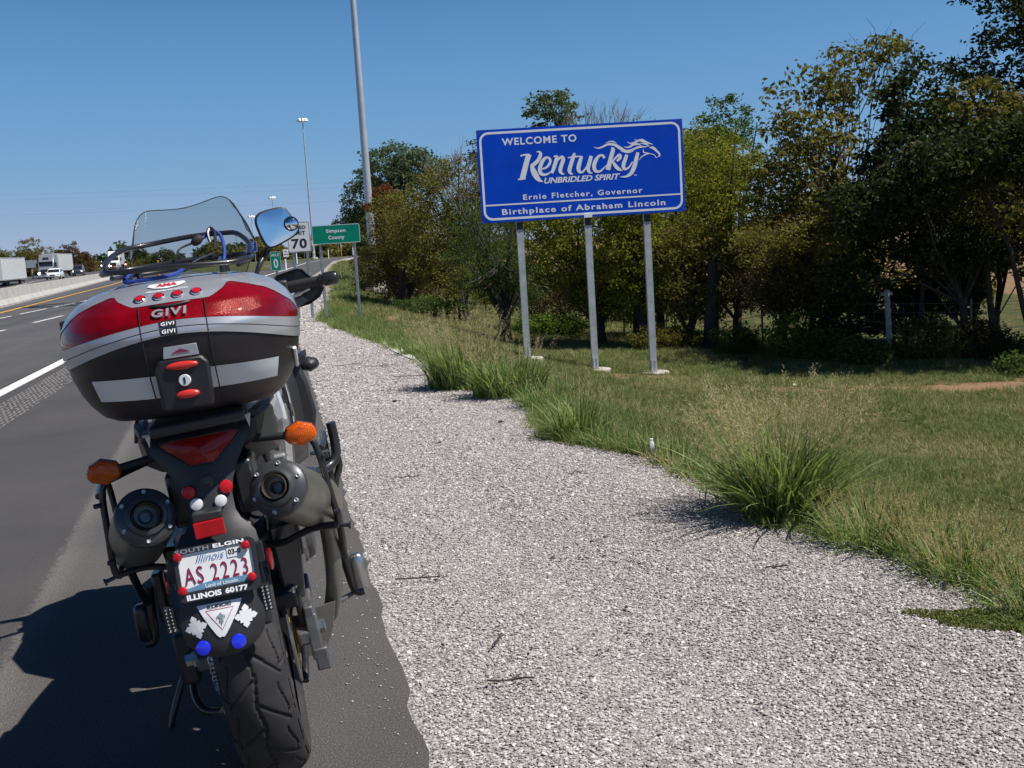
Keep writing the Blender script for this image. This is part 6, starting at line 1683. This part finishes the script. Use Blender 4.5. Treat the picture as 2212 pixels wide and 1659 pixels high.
# footpegs (folded up), brake pedal, stand
for sx in (-1, 1):
    c = Vector((sx * .300 + .002, .235, .352))
    mb = MB(); secs = []
    for (zz, w_, d_2) in ((-.045, .018, .014), (-.040, .022, .018), (.035, .021, .017), (.050, .018, .015), (.058, .010, .010)):
        secs.append([c + Vector((a * w_ / 1, b_ * d_2, zz)) for a, b_ in ((-.5, -1), (.5, -1), (1, -.5), (1, .5), (.5, 1), (-.5, 1), (-1, .5), (-1, -.5))])
    mb.loft(secs).build('folded_footpeg', M_STEEL if sx > 0 else M_BSTEEL, bike, smooth=50)
    MB().tube(smooth_path([(sx * .262, .22, .46), (sx * .272, .23, .38), (sx * .282, .235, .305), (sx * .305, .235, .298)], 4), .014, 10).build('peg_bracket', M_BSTEEL, bike)
MB().loft([[(.215, .20, .276), (.215, .20, .290), (.215, .23, .290), (.215, .23, .276)], [(.300, .26, .292), (.300, .26, .298), (.300, .275, .298), (.300, .275, .292)]]).build('brake_pedal', M_ALLOY, bike, smooth=0, bevel=.002)
tubes('side_stand', [([(-.15, .42, .28), (-.22, .40, .18), (-.305, .36, .02), (-.330, .35, -.062)], .011)])
MB().lathe((-.332, .35, -.075), (-.12, 0, 1), [(.038, 0), (.038, .006), (0, .007)], 16).build('stand_foot', M_BSTEEL, bike)
tubes('centre_stand', [([(-.13, .40, .30), (-.16, .20, .26), (-.19, .10, .20), (-.17, .02, .155), (-.11, -.02, .150)], .011), ([(.12, .40, .26), (.11, .10, .20), (.10, .02, .16)], .010)])
MB().box((-.18, .06, .30), (.05, .10, .14)).build('tool_box', M_PLAS, bike, smooth=20, bevel=.01)
MB().box((-.235, .24, .42), (.03, .07, .14)).build('peg_plate', M_BSTEEL, bike, smooth=20, bevel=.008)
MB().box((.12, .25, .50), (.09, .12, .10)).build('battery_box', M_PLAS, bike, smooth=20, bevel=.01)

# the cord tied on the rack lies on top of the case: a thing of its own
cord = empty('bungee_cord', tuple(bike.location), (0, -LEAN, YAW), None, BK)
tag(cord, 'blue elastic cord with black hooks tied on the luggage rack of the motorcycle', 'bungee cord')
mb = MB(); r_ = .0046
mb.tube(smooth_path([(-.058, -.18, 1.300), (-.062, -.28, 1.296), (-.076, -.325, 1.279), (-.045, -.335, 1.276), (-.006, -.335, 1.274), (.030, -.315, 1.276), (.046, -.27, 1.284)], 5), r_, 8)
mb.tube(smooth_path([(.086, -.01, 1.348), (.104, .0, 1.356), (.122, .0, 1.360), (.134, -.01, 1.345), (.136, -.05, 1.310), (.130, -.08, 1.285)], 5), r_, 8)
mb.build('cord', M_BLUEC, cord)
MB().ico((.052, -.255, 1.286), 1, 2, (.016, .010, .008), Matrix.Rotation(rad(-25), 3, 'Y')).build('hook_end', M_RUB, cord)
MB().tube([(.060, -.24, 1.292), (.085, -.17, 1.302), (.110, -.10, 1.308)], .0016, 5).build('hook_wire', M_STEEL, cord)
MB().ico((.076, -.02, 1.346), 1, 2, (.017, .011, .012), Matrix.Rotation(rad(-30), 3, 'Y')).build('hook_end', M_RUB, cord)
MB().tube(smooth_path([(.062, -.02, 1.341), (.032, -.03, 1.333), (.026, -.05, 1.318), (.034, -.07, 1.308)], 4), .003, 6).build('hook_wire', M_BSTEEL, cord)
MB().tube(smooth_path([(.106, -.02, 1.335), (.104, -.01, 1.358), (.113, .0, 1.371), (.121, -.02, 1.353), (.114, -.05, 1.315)], 4), .0042, 8).build('hook_loop', M_BSTEEL, cord)
# ------------------------------------------------------------------ grass and gravel: scattered with geometry nodes from small source meshes
GM = leafmat('grass_blades', [(.09, .12, .042), (.14, .185, .065), (.20, .245, .09), (.31, .29, .15), (.47, .39, .24)], .3)
GM_TALL = leafmat('tall_grass_blades', [(.07, .11, .03), (.135, .20, .065), (.21, .29, .10), (.34, .39, .17)], .35)
GM_SEED = leafmat('seed_heads', [(.34, .27, .15), (.45, .37, .22), (.55, .46, .29), (.26, .26, .12)], .3)
GM_FOX = leafmat('foxtail_heads', [(.26, .22, .10), (.40, .32, .16), (.52, .42, .22), (.30, .30, .12)], .3)
GM_WEED = leafmat('creeping_weed', [(.09, .115, .03), (.15, .18, .05), (.20, .22, .08)], .2)

def blades(rng, base, L, W, az, lean, droop, segs):
    """arching strips; base (n,3); returns verts, quad faces, tint"""
    n = len(base); t = np.linspace(0, 1, segs + 1)[None, :]
    L = L[:, None]; lean = lean[:, None]; dr = droop[:, None]
    h = L * (lean * t + dr * t ** 2.2); z = L * (np.sqrt(np.clip(1 - lean ** 2, .05, 1)) * t - dr * .75 * t ** 2.6)
    ca_, sa2 = np.cos(az)[:, None], np.sin(az)[:, None]
    tw = rng.normal(size=(n, 1)) * .5
    px = base[:, :1] + h * ca_; py = base[:, 1:2] + h * sa2; pz = base[:, 2:3] + z
    wd = W[:, None] * (1 - t ** 2.2 * .97) * .5 * np.where(t < .12, .7, 1)
    wx, wy = -np.sin(az[:, None] + tw), np.cos(az[:, None] + tw)
    A = np.stack([px + wx * wd, py + wy * wd, pz], -1); B = np.stack([px - wx * wd, py - wy * wd, pz + wd * .25], -1)
    v = np.stack([A, B], 2).reshape(-1, 3)
    k = (segs + 1) * 2; i0 = (np.arange(n) * k)[:, None] + (np.arange(segs) * 2)[None, :]
    f = np.stack([i0, i0 + 1, i0 + 3, i0 + 2], -1).reshape(-1, 4)
    return v, f, np.repeat(np.clip(rng.random(n), 0, 1), segs)

src = bpy.data.collections.new('tuft_sources')       # never linked to the scene: only read by the scatter nodes
def to_src(o, coll):
    COL.objects.unlink(o); coll.objects.link(o); return o
rng = np.random.default_rng(7)
for k in range(8):
    n = 20; base = np.stack([rng.normal(size=n) * .022, rng.normal(size=n) * .022, np.full(n, -.006)], 1)
    v, f, t = blades(rng, base, rng.uniform(.035, .085, n), rng.uniform(.0028, .005, n), rng.uniform(0, 6.28, n), rng.uniform(.1, .75, n), rng.uniform(.0, .45, n), 2)
    t = np.clip(t * .72 + (.0 if k < 5 else .38), 0, 1)
    to_src(np_mesh('grass_tuft', v, f, GM, attrs=[('tint', 'FACE', t)]), src)

def scatter(name, pts, rot, scl, idx, coll, label, mat_vis=None):
    me = bpy.data.meshes.new(name); me.vertices.add(len(pts)); me.vertices.foreach_set('co', np.asarray(pts, np.float32).ravel())
    for an, ty, arr in (('rot', 'FLOAT_VECTOR', rot), ('scl', 'FLOAT', scl), ('idx', 'INT', idx)):
        a = me.attributes.new(an, ty, 'POINT')
        if ty == 'FLOAT_VECTOR': a.data.foreach_set('vector', np.asarray(arr, np.float32).ravel())
        else: a.data.foreach_set('value', np.asarray(arr, np.float32 if ty == 'FLOAT' else np.int32))
    o = bpy.data.objects.new(name, me); COL.objects.link(o)
    g = bpy.data.node_groups.new(name + '_scatter', 'GeometryNodeTree')
    g.interface.new_socket('Geometry', in_out='INPUT', socket_type='NodeSocketGeometry'); g.interface.new_socket('Geometry', in_out='OUTPUT', socket_type='NodeSocketGeometry')
    gi = g.nodes.new('NodeGroupInput'); go = g.nodes.new('NodeGroupOutput')
    ip = g.nodes.new('GeometryNodeInstanceOnPoints'); ci = g.nodes.new('GeometryNodeCollectionInfo')
    ci.inputs['Collection'].default_value = coll; ci.inputs['Separate Children'].default_value = True; ci.inputs['Reset Children'].default_value = True
    def na(nm, ty):
        x = g.nodes.new('GeometryNodeInputNamedAttribute'); x.data_type = ty; x.inputs['Name'].default_value = nm; return x.outputs['Attribute']
    g.links.new(gi.outputs[0], ip.inputs['Points']); g.links.new(ci.outputs[0], ip.inputs['Instance'])
    ip.inputs['Pick Instance'].default_value = True
    g.links.new(na('idx', 'INT'), ip.inputs['Instance Index']); g.links.new(na('rot', 'FLOAT_VECTOR'), ip.inputs['Rotation']); g.links.new(na('scl', 'FLOAT'), ip.inputs['Scale'])
    g.links.new(ip.outputs[0], go.inputs[0])
    m = o.modifiers.new('scatter', 'NODES'); m.node_group = g
    tag(o, label, kind='stuff')
    return o

def lawn_points(s0, s1, t1, dens, sc):
    area = (s1 - s0) * (t1 + 1); n = int(area * dens)
    s = rng.uniform(s0, s1, n); ge = GEv(s); t = ge - .02 + rng.random(n) * (t1 - 0)
    dm = dirt_amount(t, s); nz = .5 + .5 * np.sin(t * 2.3 + s * 1.1) * np.sin(t * 1.1 - s * 1.9 + 1)
    keep = (dm + .4 * rng.random(n) < .66) & (rng.random(n) < .55 + .45 * nz)
    t, s, nz = t[keep], s[keep], nz[keep]
    z = np.maximum(ground_z(t, s), -10) + .0
    edge = np.clip(1 - (t - GEv(s)) / .5, 0, 1)
    scl = sc * rng.uniform(.65, 1.35, len(t)) * (1 + .9 * edge * rng.random(len(t))) * (.8 + .4 * nz)
    return t, s, z, scl
P = [lawn_points(1.5, 9, 7.5, 430, 1.0), lawn_points(9, 20, 9.0, 230, 1.15), lawn_points(20, 45, 8, 75, 1.7), lawn_points(45, 120, 7, 14, 3.2)]
t_, s_, z_, sc_ = [np.concatenate([p[k] for p in P]) for k in range(4)]
x_, y_ = to_xy(t_, s_); n = len(t_)
dry = .5 + .5 * np.sin(t_ * 1.9 + s_ * .7 + 2 * np.sin(s_ * .6)) * np.sin(t_ * .9 - s_ * 1.2) + .25 * rng.normal(size=n)
gi_ = np.where(dry > .78, rng.integers(5, 8, n), rng.integers(0, 6, n))
scatter('lawn_grass', np.stack([x_, y_, z_], 1), np.stack([rng.normal(size=n) * .12, rng.normal(size=n) * .12, rng.uniform(0, 6.28, n)], 1), sc_, gi_, src, 'short green and straw coloured grass of the verge')

# taller ragged grass along the gravel edge
srcE = bpy.data.collections.new('edge_tuft_sources')
for k in range(4):
    n = 26; base = np.stack([rng.normal(size=n) * .03, rng.normal(size=n) * .03, np.full(n, -.01)], 1)
    v, f, t = blades(rng, base, rng.uniform(.07, .19, n), rng.uniform(.003, .0062, n), rng.uniform(0, 6.28, n), rng.uniform(.1, .7, n), rng.uniform(.05, .6, n), 4)
    to_src(np_mesh('edge_tuft', v, f, GM_TALL, attrs=[('tint', 'FACE', t * .9)]), srcE)
def edge_pts(s0, s1, per_m, spread, sc, off=.06):
    n = int((s1 - s0) * per_m); s = rng.uniform(s0, s1, n); t = GEv(s) + off + np.abs(rng.normal(size=n)) * spread - .05
    c = .5 + .5 * np.sin(s * 2.7) * np.sin(s * 1.3 + 2); k = rng.random(n) < .45 + .55 * c
    return t[k], s[k], sc * rng.uniform(.5, 1.2, k.sum()) * (.6 + .6 * c[k])
E_ = [edge_pts(2.0, 4.4, 60, .10, .9), edge_pts(4.8, 9, 70, .16, .95), edge_pts(9, 14, 60, .35, 1.2), edge_pts(14, 26, 34, .3, 1.2), edge_pts(26, 60, 12, .4, 1.8)]
t_, s_, sc_ = [np.concatenate([e_[k] for e_ in E_]) for k in range(3)]
x_, y_ = to_xy(t_, s_); n = len(t_)
scatter('edge_grass', np.stack([x_, y_, np.minimum(ground_z(t_, s_) + .01, .0)], 1), np.stack([rng.normal(size=n) * .1, rng.normal(size=n) * .1, rng.uniform(0, 6.28, n)], 1), sc_, rng.integers(0, 4, n), srcE, 'ragged longer grass along the gravel edge')

# gravel stones
M_STONE = bpy.data.materials.new('crushed_stone'); M_STONE.use_nodes = True
n_ = M_STONE.node_tree; b_ = n_.nodes['Principled BSDF']; oi = n_.nodes.new('ShaderNodeObjectInfo')
r_ = ramp(n_, [(0, (.11, .10, .095)), (.06, (.19, .17, .165)), (.20, (.30, .265, .25)), (.45, (.355, .33, .32)), (.70, (.445, .415, .40)), (.88, (.56, .53, .52)), (1, (.74, .72, .70))], oi.outputs['Random'])
n_.links.new(r_.outputs[0], b_.inputs['Base Color']); b_.inputs['Roughness'].default_value = .85
srcS = bpy.data.collections.new('stone_sources')
for k in range(6):
    bm = bmesh.new(); bmesh.ops.create_icosphere(bm, subdivisions=1, radius=1)
    for v in bm.verts:
        v.co = Vector((v.co.x * rng.uniform(.75, 1.25), v.co.y * rng.uniform(.6, 1.0), v.co.z * rng.uniform(.22, .48)))
    me = bpy.data.meshes.new('stone'); bm.to_mesh(me); bm.free(); me.materials.append(M_STONE)
    o = bpy.data.objects.new('stone', me); srcS.objects.link(o)
def stone_pts(s0, s1, dens, r0, r1):
    n = int((s1 - s0) * 2.4 * dens * 1.15); s = rng.uniform(s0, s1, n); c = Cv(s)
    e0 = .282 + .007 * np.sin(s * 9) + .008 * np.sin(s * 31); t = c + e0 + rng.random(n) * (GEv(s) + .15 - c - e0)
    z = .012 * np.sin(t * 3.1 + s * .7) * np.clip((t - .5 - c) * 2, 0, 1) - .010 + np.where(t > GEv(s), -.01, 0)
    return t, s, z + rng.random(n) * .006, rng.uniform(r0, r1, n) ** 1 * (1 + (rng.random(n) < .03) * .8)
S4 = [stone_pts(1.6, 5.0, 15000, .0028, .0068), stone_pts(5.0, 9, 7000, .0045, .0085), stone_pts(9, 18, 1700, .008, .014), stone_pts(18, 34, 250, .016, .03)]
ns = 420; ss = rng.uniform(1.6, 9, ns); ts_ = .275 - np.abs(rng.normal(size=ns)) * .09
S4.append((ts_, ss, np.full(ns, .003), rng.uniform(.002, .005, ns)))
t_, s_, z_, r_s = [np.concatenate([p[k] for p in S4]) for k in range(4)]
x_, y_ = to_xy(t_, s_); n = len(t_)
scatter('gravel', np.stack([x_, y_, z_], 1), np.stack([rng.uniform(-.28, .28, n), rng.uniform(-.28, .28, n), rng.uniform(0, 6.28, n)], 1), r_s, rng.integers(0, 6, n), srcS, 'pale crushed stone of the road verge')

# dark crumbs of tyre rubber and plant matter lying in loose patches on the gravel
srcD = bpy.data.collections.new('crumb_sources')
M_CRUMB = pm('dark_crumb', (.035, .030, .028), .9, var=.4)
for k in range(3):
    bm = bmesh.new(); bmesh.ops.create_icosphere(bm, subdivisions=1, radius=1)
    for v in bm.verts: v.co = Vector((v.co.x * rng.uniform(1.0, 2.2), v.co.y * rng.uniform(.4, .9), v.co.z * rng.uniform(.3, .5)))
    me = bpy.data.meshes.new('crumb'); bm.to_mesh(me); bm.free(); me.materials.append(M_CRUMB)
    srcD.objects.link(bpy.data.objects.new('crumb', me))
cr = []
for (x, y, rx, ry, k) in ((-.41, 4.72, .12, .10, 60), (.50, 4.45, .22, .16, 120), (.25, 3.4, .15, .1, 40), (-1.4, 11.4, .4, .6, 60), (.65, 3.35, .3, .2, 50), (-.2, 3.75, .3, .2, 40), (-.3, 6.0, .9, 1.2, 110), (.3, 4.2, 1.0, 1.6, 160), (-.9, 9.0, .8, 2.2, 110), (.05, 3.1, .4, .3, 40)):
    a = rng.normal(size=(k, 2)); cr.append(np.stack([x + a[:, 0] * rx, y + a[:, 1] * ry], 1))
cr = np.concatenate(cr); cr = cr[rng.random(len(cr)) < .55]; tq, sq = to_ts(cr[:, 0], cr[:, 1]); kq = (tq > .35) & (tq < GEv(sq)); cr = cr[kq]; n = len(cr)
scatter('dark_crumbs', np.stack([cr[:, 0], cr[:, 1], np.full(n, .006)], 1), np.stack([np.zeros(n), np.zeros(n), rng.uniform(0, 6.28, n)], 1), rng.uniform(.002, .005, n) * (1 + cr[:, 1] / 9), rng.integers(0, 3, n), srcD, 'dark crumbs strewn over the pale gravel')

# tall grass clumps
GC = 'tall grass clumps at the gravel edge'
def clump(label, x, y, rx, ry, nb, nst, L0, L1, SH, seed, arch=1.0, w=.0075, heads='plume', zoff=0.0, out=1.0, cat='grass clump', stmat=None):
    rg = np.random.default_rng(seed); t0, s0 = to_ts(x, y); gz = min(float(ground_z(t0, s0)) + .02, 0)
    e = empty('tall_grass', (x, y, gz + zoff)); tag(e, label, cat, GC)
    a = rg.uniform(0, 6.28, nb); r = np.sqrt(rg.random(nb))
    base = np.stack([rx * r * np.cos(a), ry * r * np.sin(a), np.full(nb, -.02)], 1)
    az = np.arctan2(base[:, 1], base[:, 0]) + rg.normal(size=nb) * .9
    v, f, t = blades(rg, base, rg.uniform(L0, L1, nb), rg.uniform(.6, 1.25, nb) * w, az, np.where(rg.random(nb) < .62, rg.uniform(.02, .36, nb), rg.uniform(.3, .68, nb)) * out, rg.uniform(.08, .55, nb) * arch, 6)
    np_mesh('leaves', v, f, GM_TALL, e, attrs=[('tint', 'FACE', t)])
    if nst:
        a = rg.uniform(0, 6.28, nst); r = np.sqrt(rg.random(nst)); bs = np.stack([rx * .9 * r * np.cos(a), ry * .9 * r * np.sin(a), np.full(nst, -.02)], 1)
        az = np.arctan2(bs[:, 1], bs[:, 0]) + rg.normal(size=nst) * .6; Ls = SH * rg.uniform(.72, 1.08, nst); ln = rg.uniform(.05, .48, nst) * out; dr = rg.uniform(0, .14, nst)
        v, f, t = blades(rg, bs, Ls, np.full(nst, .0022), az, ln, dr, 5)
        tt = np.clip(.6 + .4 * rg.random(len(t)), 0, 1)
        np_mesh('stalks', v, f, stmat or GM_SEED, e, attrs=[('tint', 'FACE', tt)])
        # seed heads at the stalk ends
        ends = v.reshape(nst, 6, 2, 3).mean(2)
        tip = ends[:, 5]; dirv = ends[:, 5] - ends[:, 4]; dirv /= np.linalg.norm(dirv, axis=1)[:, None]
        VV, FF, TT = [], [], []
        if heads == 'plume':
            per = 22; k = np.repeat(np.arange(nst), per); u = np.tile(np.linspace(0, 1, per), nst); side = rg.normal(size=(nst * per, 3)); side /= np.linalg.norm(side, axis=1)[:, None]
            hl = (.13 * rg.uniform(.6, 1.2, nst))[k][:, None]
            p0 = tip[k] - dirv[k] * hl * u[:, None] + side * .004; ln2 = (.012 + .020 * u)[:, None] * rg.uniform(.5, 1.3, (nst * per, 1))
            d2 = side * .7 + dirv[k] * .8; d2 /= np.linalg.norm(d2, axis=1)[:, None]; wv = np.cross(d2, rg.normal(size=(nst * per, 3))); wv /= np.linalg.norm(wv, axis=1)[:, None]
            p1 = p0 + d2 * ln2; vv = np.stack([p0, p0 + d2 * ln2 * .5 + wv * .0016, p1, p0 + d2 * ln2 * .5 - wv * .0016], 1).reshape(-1, 3)
            np_mesh('seed_heads', vv, np.arange(len(vv)).reshape(-1, 4), GM_SEED, e, attrs=[('tint', 'FACE', rg.random(len(vv) // 4))])
        else:
            per = 30; k = np.repeat(np.arange(nst), per); u = np.tile(np.linspace(0, 1, per), nst); side = rg.normal(size=(nst * per, 3)); side /= np.linalg.norm(side, axis=1)[:, None]
            hl = (.045 * rg.uniform(.7, 1.3, nst))[k][:, None]
            p0 = tip[k] - dirv[k] * hl * u[:, None]; d2 = side + dirv[k] * .9; d2 /= np.linalg.norm(d2, axis=1)[:, None]; wv = np.cross(d2, side + .01); wv /= np.linalg.norm(wv, axis=1)[:, None] + 1e-9
            vv = np.stack([p0, p0 + d2 * .0045 + wv * .0012, p0 + d2 * .0085, p0 + d2 * .0045 - wv * .0012], 1).reshape(-1, 3)
            np_mesh('seed_heads', vv, np.arange(len(vv)).reshape(-1, 4), GM_FOX, e, attrs=[('tint', 'FACE', rg.random(len(vv) // 4))])
    return e
clump('largest clump of tall arching grass with tan seed heads at the gravel edge', 1.19, 4.84, .16, .13, 760, 300, .24, .60, .68, 1, arch=.85, out=1.12, w=.013)
clump('tall feathery grass clump just left of the left sign post', -.45, 10.0, .30, .20, 620, 300, .26, .56, .74, 2, arch=.65, w=.015, out=.75)
clump('lower tall grass clump between the feathery clump and the sign post', -.02, 9.25, .30, .20, 480, 90, .22, .46, .56, 3, arch=.75, w=.015, out=.8)
clump('sprawling low grass clump spilling on the gravel below the sign posts', .42, 7.15, .14, .12, 300, 8, .16, .40, .40, 4, arch=.5, w=.009, out=1.35)
clump('small grass clump left of the sprawling one', .22, 8.5, .16, .14, 200, 10, .15, .32, .36, 5, arch=.6, w=.007, out=1.0)
clump('foxtail grass clump beside the largest clump', 1.42, 4.35, .16, .14, 330, 130, .16, .32, .30, 6, heads='fox', w=.0075, out=1.2)
clump('foxtail grass clump second from the largest clump', 1.58, 4.10, .16, .14, 330, 140, .16, .32, .31, 7, heads='fox', w=.0075, out=1.2)
clump('foxtail grass clump third from the largest clump', 1.62, 3.86, .15, .13, 330, 140, .16, .31, .31, 8, heads='fox', w=.0075, out=1.2)
clump('foxtail grass clump close to the right picture edge', 1.78, 3.68, .16, .13, 330, 130, .16, .32, .31, 9, heads='fox', w=.0075, out=1.2)
clump('foxtail grass clump above the creeping weed patch', 1.72, 3.44, .13, .10, 260, 90, .13, .27, .27, 10, heads='fox', w=.0075, out=1.2)
clump('lone grass tuft beside the white litter', .95, 6.25, .07, .06, 90, 3, .10, .26, .28, 11, arch=.8, w=.006, out=1.2)
clump('grass clump along the verge left of the feathery clump', -1.0, 13.2, .35, .25, 320, 20, .15, .32, .4, 12, w=.009)
# creeping weeds
rg = np.random.default_rng(3); n = 5200; a = rg.uniform(0, 6.28, n); r = np.sqrt(rg.random(n)) * (1 + .15 * np.sin(a * 5)); cx, cy = 1.53, 3.33
px = cx + .27 * r * np.cos(a) * 1.0; py = cy + .10 * r * np.sin(a) - .10 * r * np.cos(a)
v, f, t = leaves_np(rg, np.stack([px, py, rg.random(n) * .010 + .004], 1), np.full(n, .004), 2, .009, .1)
o = np_mesh('creeping_weeds', v, f, GM_WEED, attrs=[('tint', 'FACE', t)]); tag(o, 'mat of low creeping green weeds on the gravel at the right edge', kind='stuff')

# ------------------------------------------------------------------ small things lying about
M_TWG = pm('dry_twig_dark', (.045, .035, .03), .9, var=.4)
random.seed(12)
for i, (x, y, L_, a, lab) in enumerate(((-1.80, 12.30, .36, .1, 'bent dark twig on the gravel farthest from the motorcycle'), (-1.45, 12.0, .40, -.25, 'thin twig lying on gravel left of the feathery grass'), (-.95, 10.9, .42, -.08, 'long dark stick pointing out of the feathery grass'), (-.62, 6.05, .13, .1, 'short twig on the gravel right of the brake side'),
        (-.05, 3.10, .14, .1, 'short thin twig on the gravel near the picture bottom'), (-.10, 3.42, .10, 1.2, 'little forked twig on the near gravel'), (.32, 5.9, .10, .6, 'curved twig in the middle of the gravel'), (-.42, 4.15, .17, -.1, 'long thin twig on the gravel right of the footpeg'), (.95, 4.0, .09, -.2, 'small dark twig on the gravel below the largest grass clump'))):
    pts = []
    for k in range(5):
        u = k / 4 - .5; pts.append(Vector((x + math.cos(a) * L_ * u + random.uniform(-.06, .06) * L_, y + math.sin(a) * L_ * u + random.uniform(-.08, .08) * L_, .010 + random.random() * .012)))
    mb = MB(); mb.tube(smooth_path(pts, 3), [.0045 * (1 - .05 * k) if L_ > .3 else .003 for k in range(13)], 6)
    mb.tube([pts[2], pts[2] + Vector((L_ * .18, L_ * .12, .01))], .002, 5)
    tag(mb.build('twig', M_TWG), lab, 'twig', 'twigs on the gravel')
M_CLOD = pm('dark_clod', (.04, .036, .036), .9, var=.4, vscale=60, bump=.8, bscale=120)
for i, (x, y, r, lab) in enumerate(((-.10, 7.80, .016, 'dark lump of tar on the gravel below the sign posts'), (-.50, 7.1, .018, 'dark grey stone on the gravel straight above the middle'), (.30, 4.55, .009, 'small dark stone on the near gravel left of the big clump'), (.12, 4.35, .008, 'small dark stone in the centre of the gravel'), (-.28, 3.45, .007, 'tiny dark stone on the near gravel'),
        (-1.0, 9.2, .018, 'dark stone on the gravel left of the small clump'), (.35, 3.7, .008, 'dark pebble on the near gravel to the right'))):
    mb = MB().ico((x, y, r * .4), r, 2, (1.2, .8, .6), Matrix.Rotation(i * 1.3, 3, 'Z'))
    rgk = random.Random(i); mb.v = [(a + rgk.uniform(-.12, .12) * r, b_ + rgk.uniform(-.12, .12) * r, c + rgk.uniform(-.12, .12) * r) for a, b_, c in mb.v]
    tag(mb.build('stone', M_CLOD, smooth=0), lab, 'stone', 'dark stones on the gravel')
M_LIT = pm('white_plastic_litter', (.78, .78, .77), .45)
lt = MB().loft([[Vector((.80, 6.37, .03)) + Vector((a, b_, z)) for a, b_ in ((-r_2, -r_2), (r_2, -r_2), (r_2, r_2), (-r_2, r_2))] for r_2, z in ((.008, -.03), (.013, 0), (.014, .03), (.008, .042), (.010, .055))])
tag(lt.build('litter', M_LIT, bevel=.003), 'small white piece of plastic litter in the grass at the gravel edge', 'litter')
lt = MB().ico((3.35, 12.9, -.62), .022, 1, (1.2, .7, .6)); tag(lt.build('litter', M_LIT, smooth=0), 'tiny white scrap of litter far out on the mown grass', 'litter')
# white lime spill near the far gravel edge
mb = MB(); rgk = random.Random(5); ring_ = []
for k in range(26):
    a = 2 * math.pi * k / 26; u, v_ = math.cos(a), math.sin(a) * (1 + .2 * rgk.random())
    t0, s0 = 1.55 + .06 * v_, 13.7 + 1.35 * u + .15 * rgk.random(); t0 += -.07 * (s0 - 13.7) * .35
    x, y = to_xy(t0, s0); ring_.append((x, y, .016))
mb.add(ring_, [tuple(range(26))]); o = mb.build('white_stone_spill', pm('white_stone', (.62, .60, .57), .9, var=.25, vscale=40, bump=1, bscale=60), smooth=0, fix=True); tag(o, kind='structure')
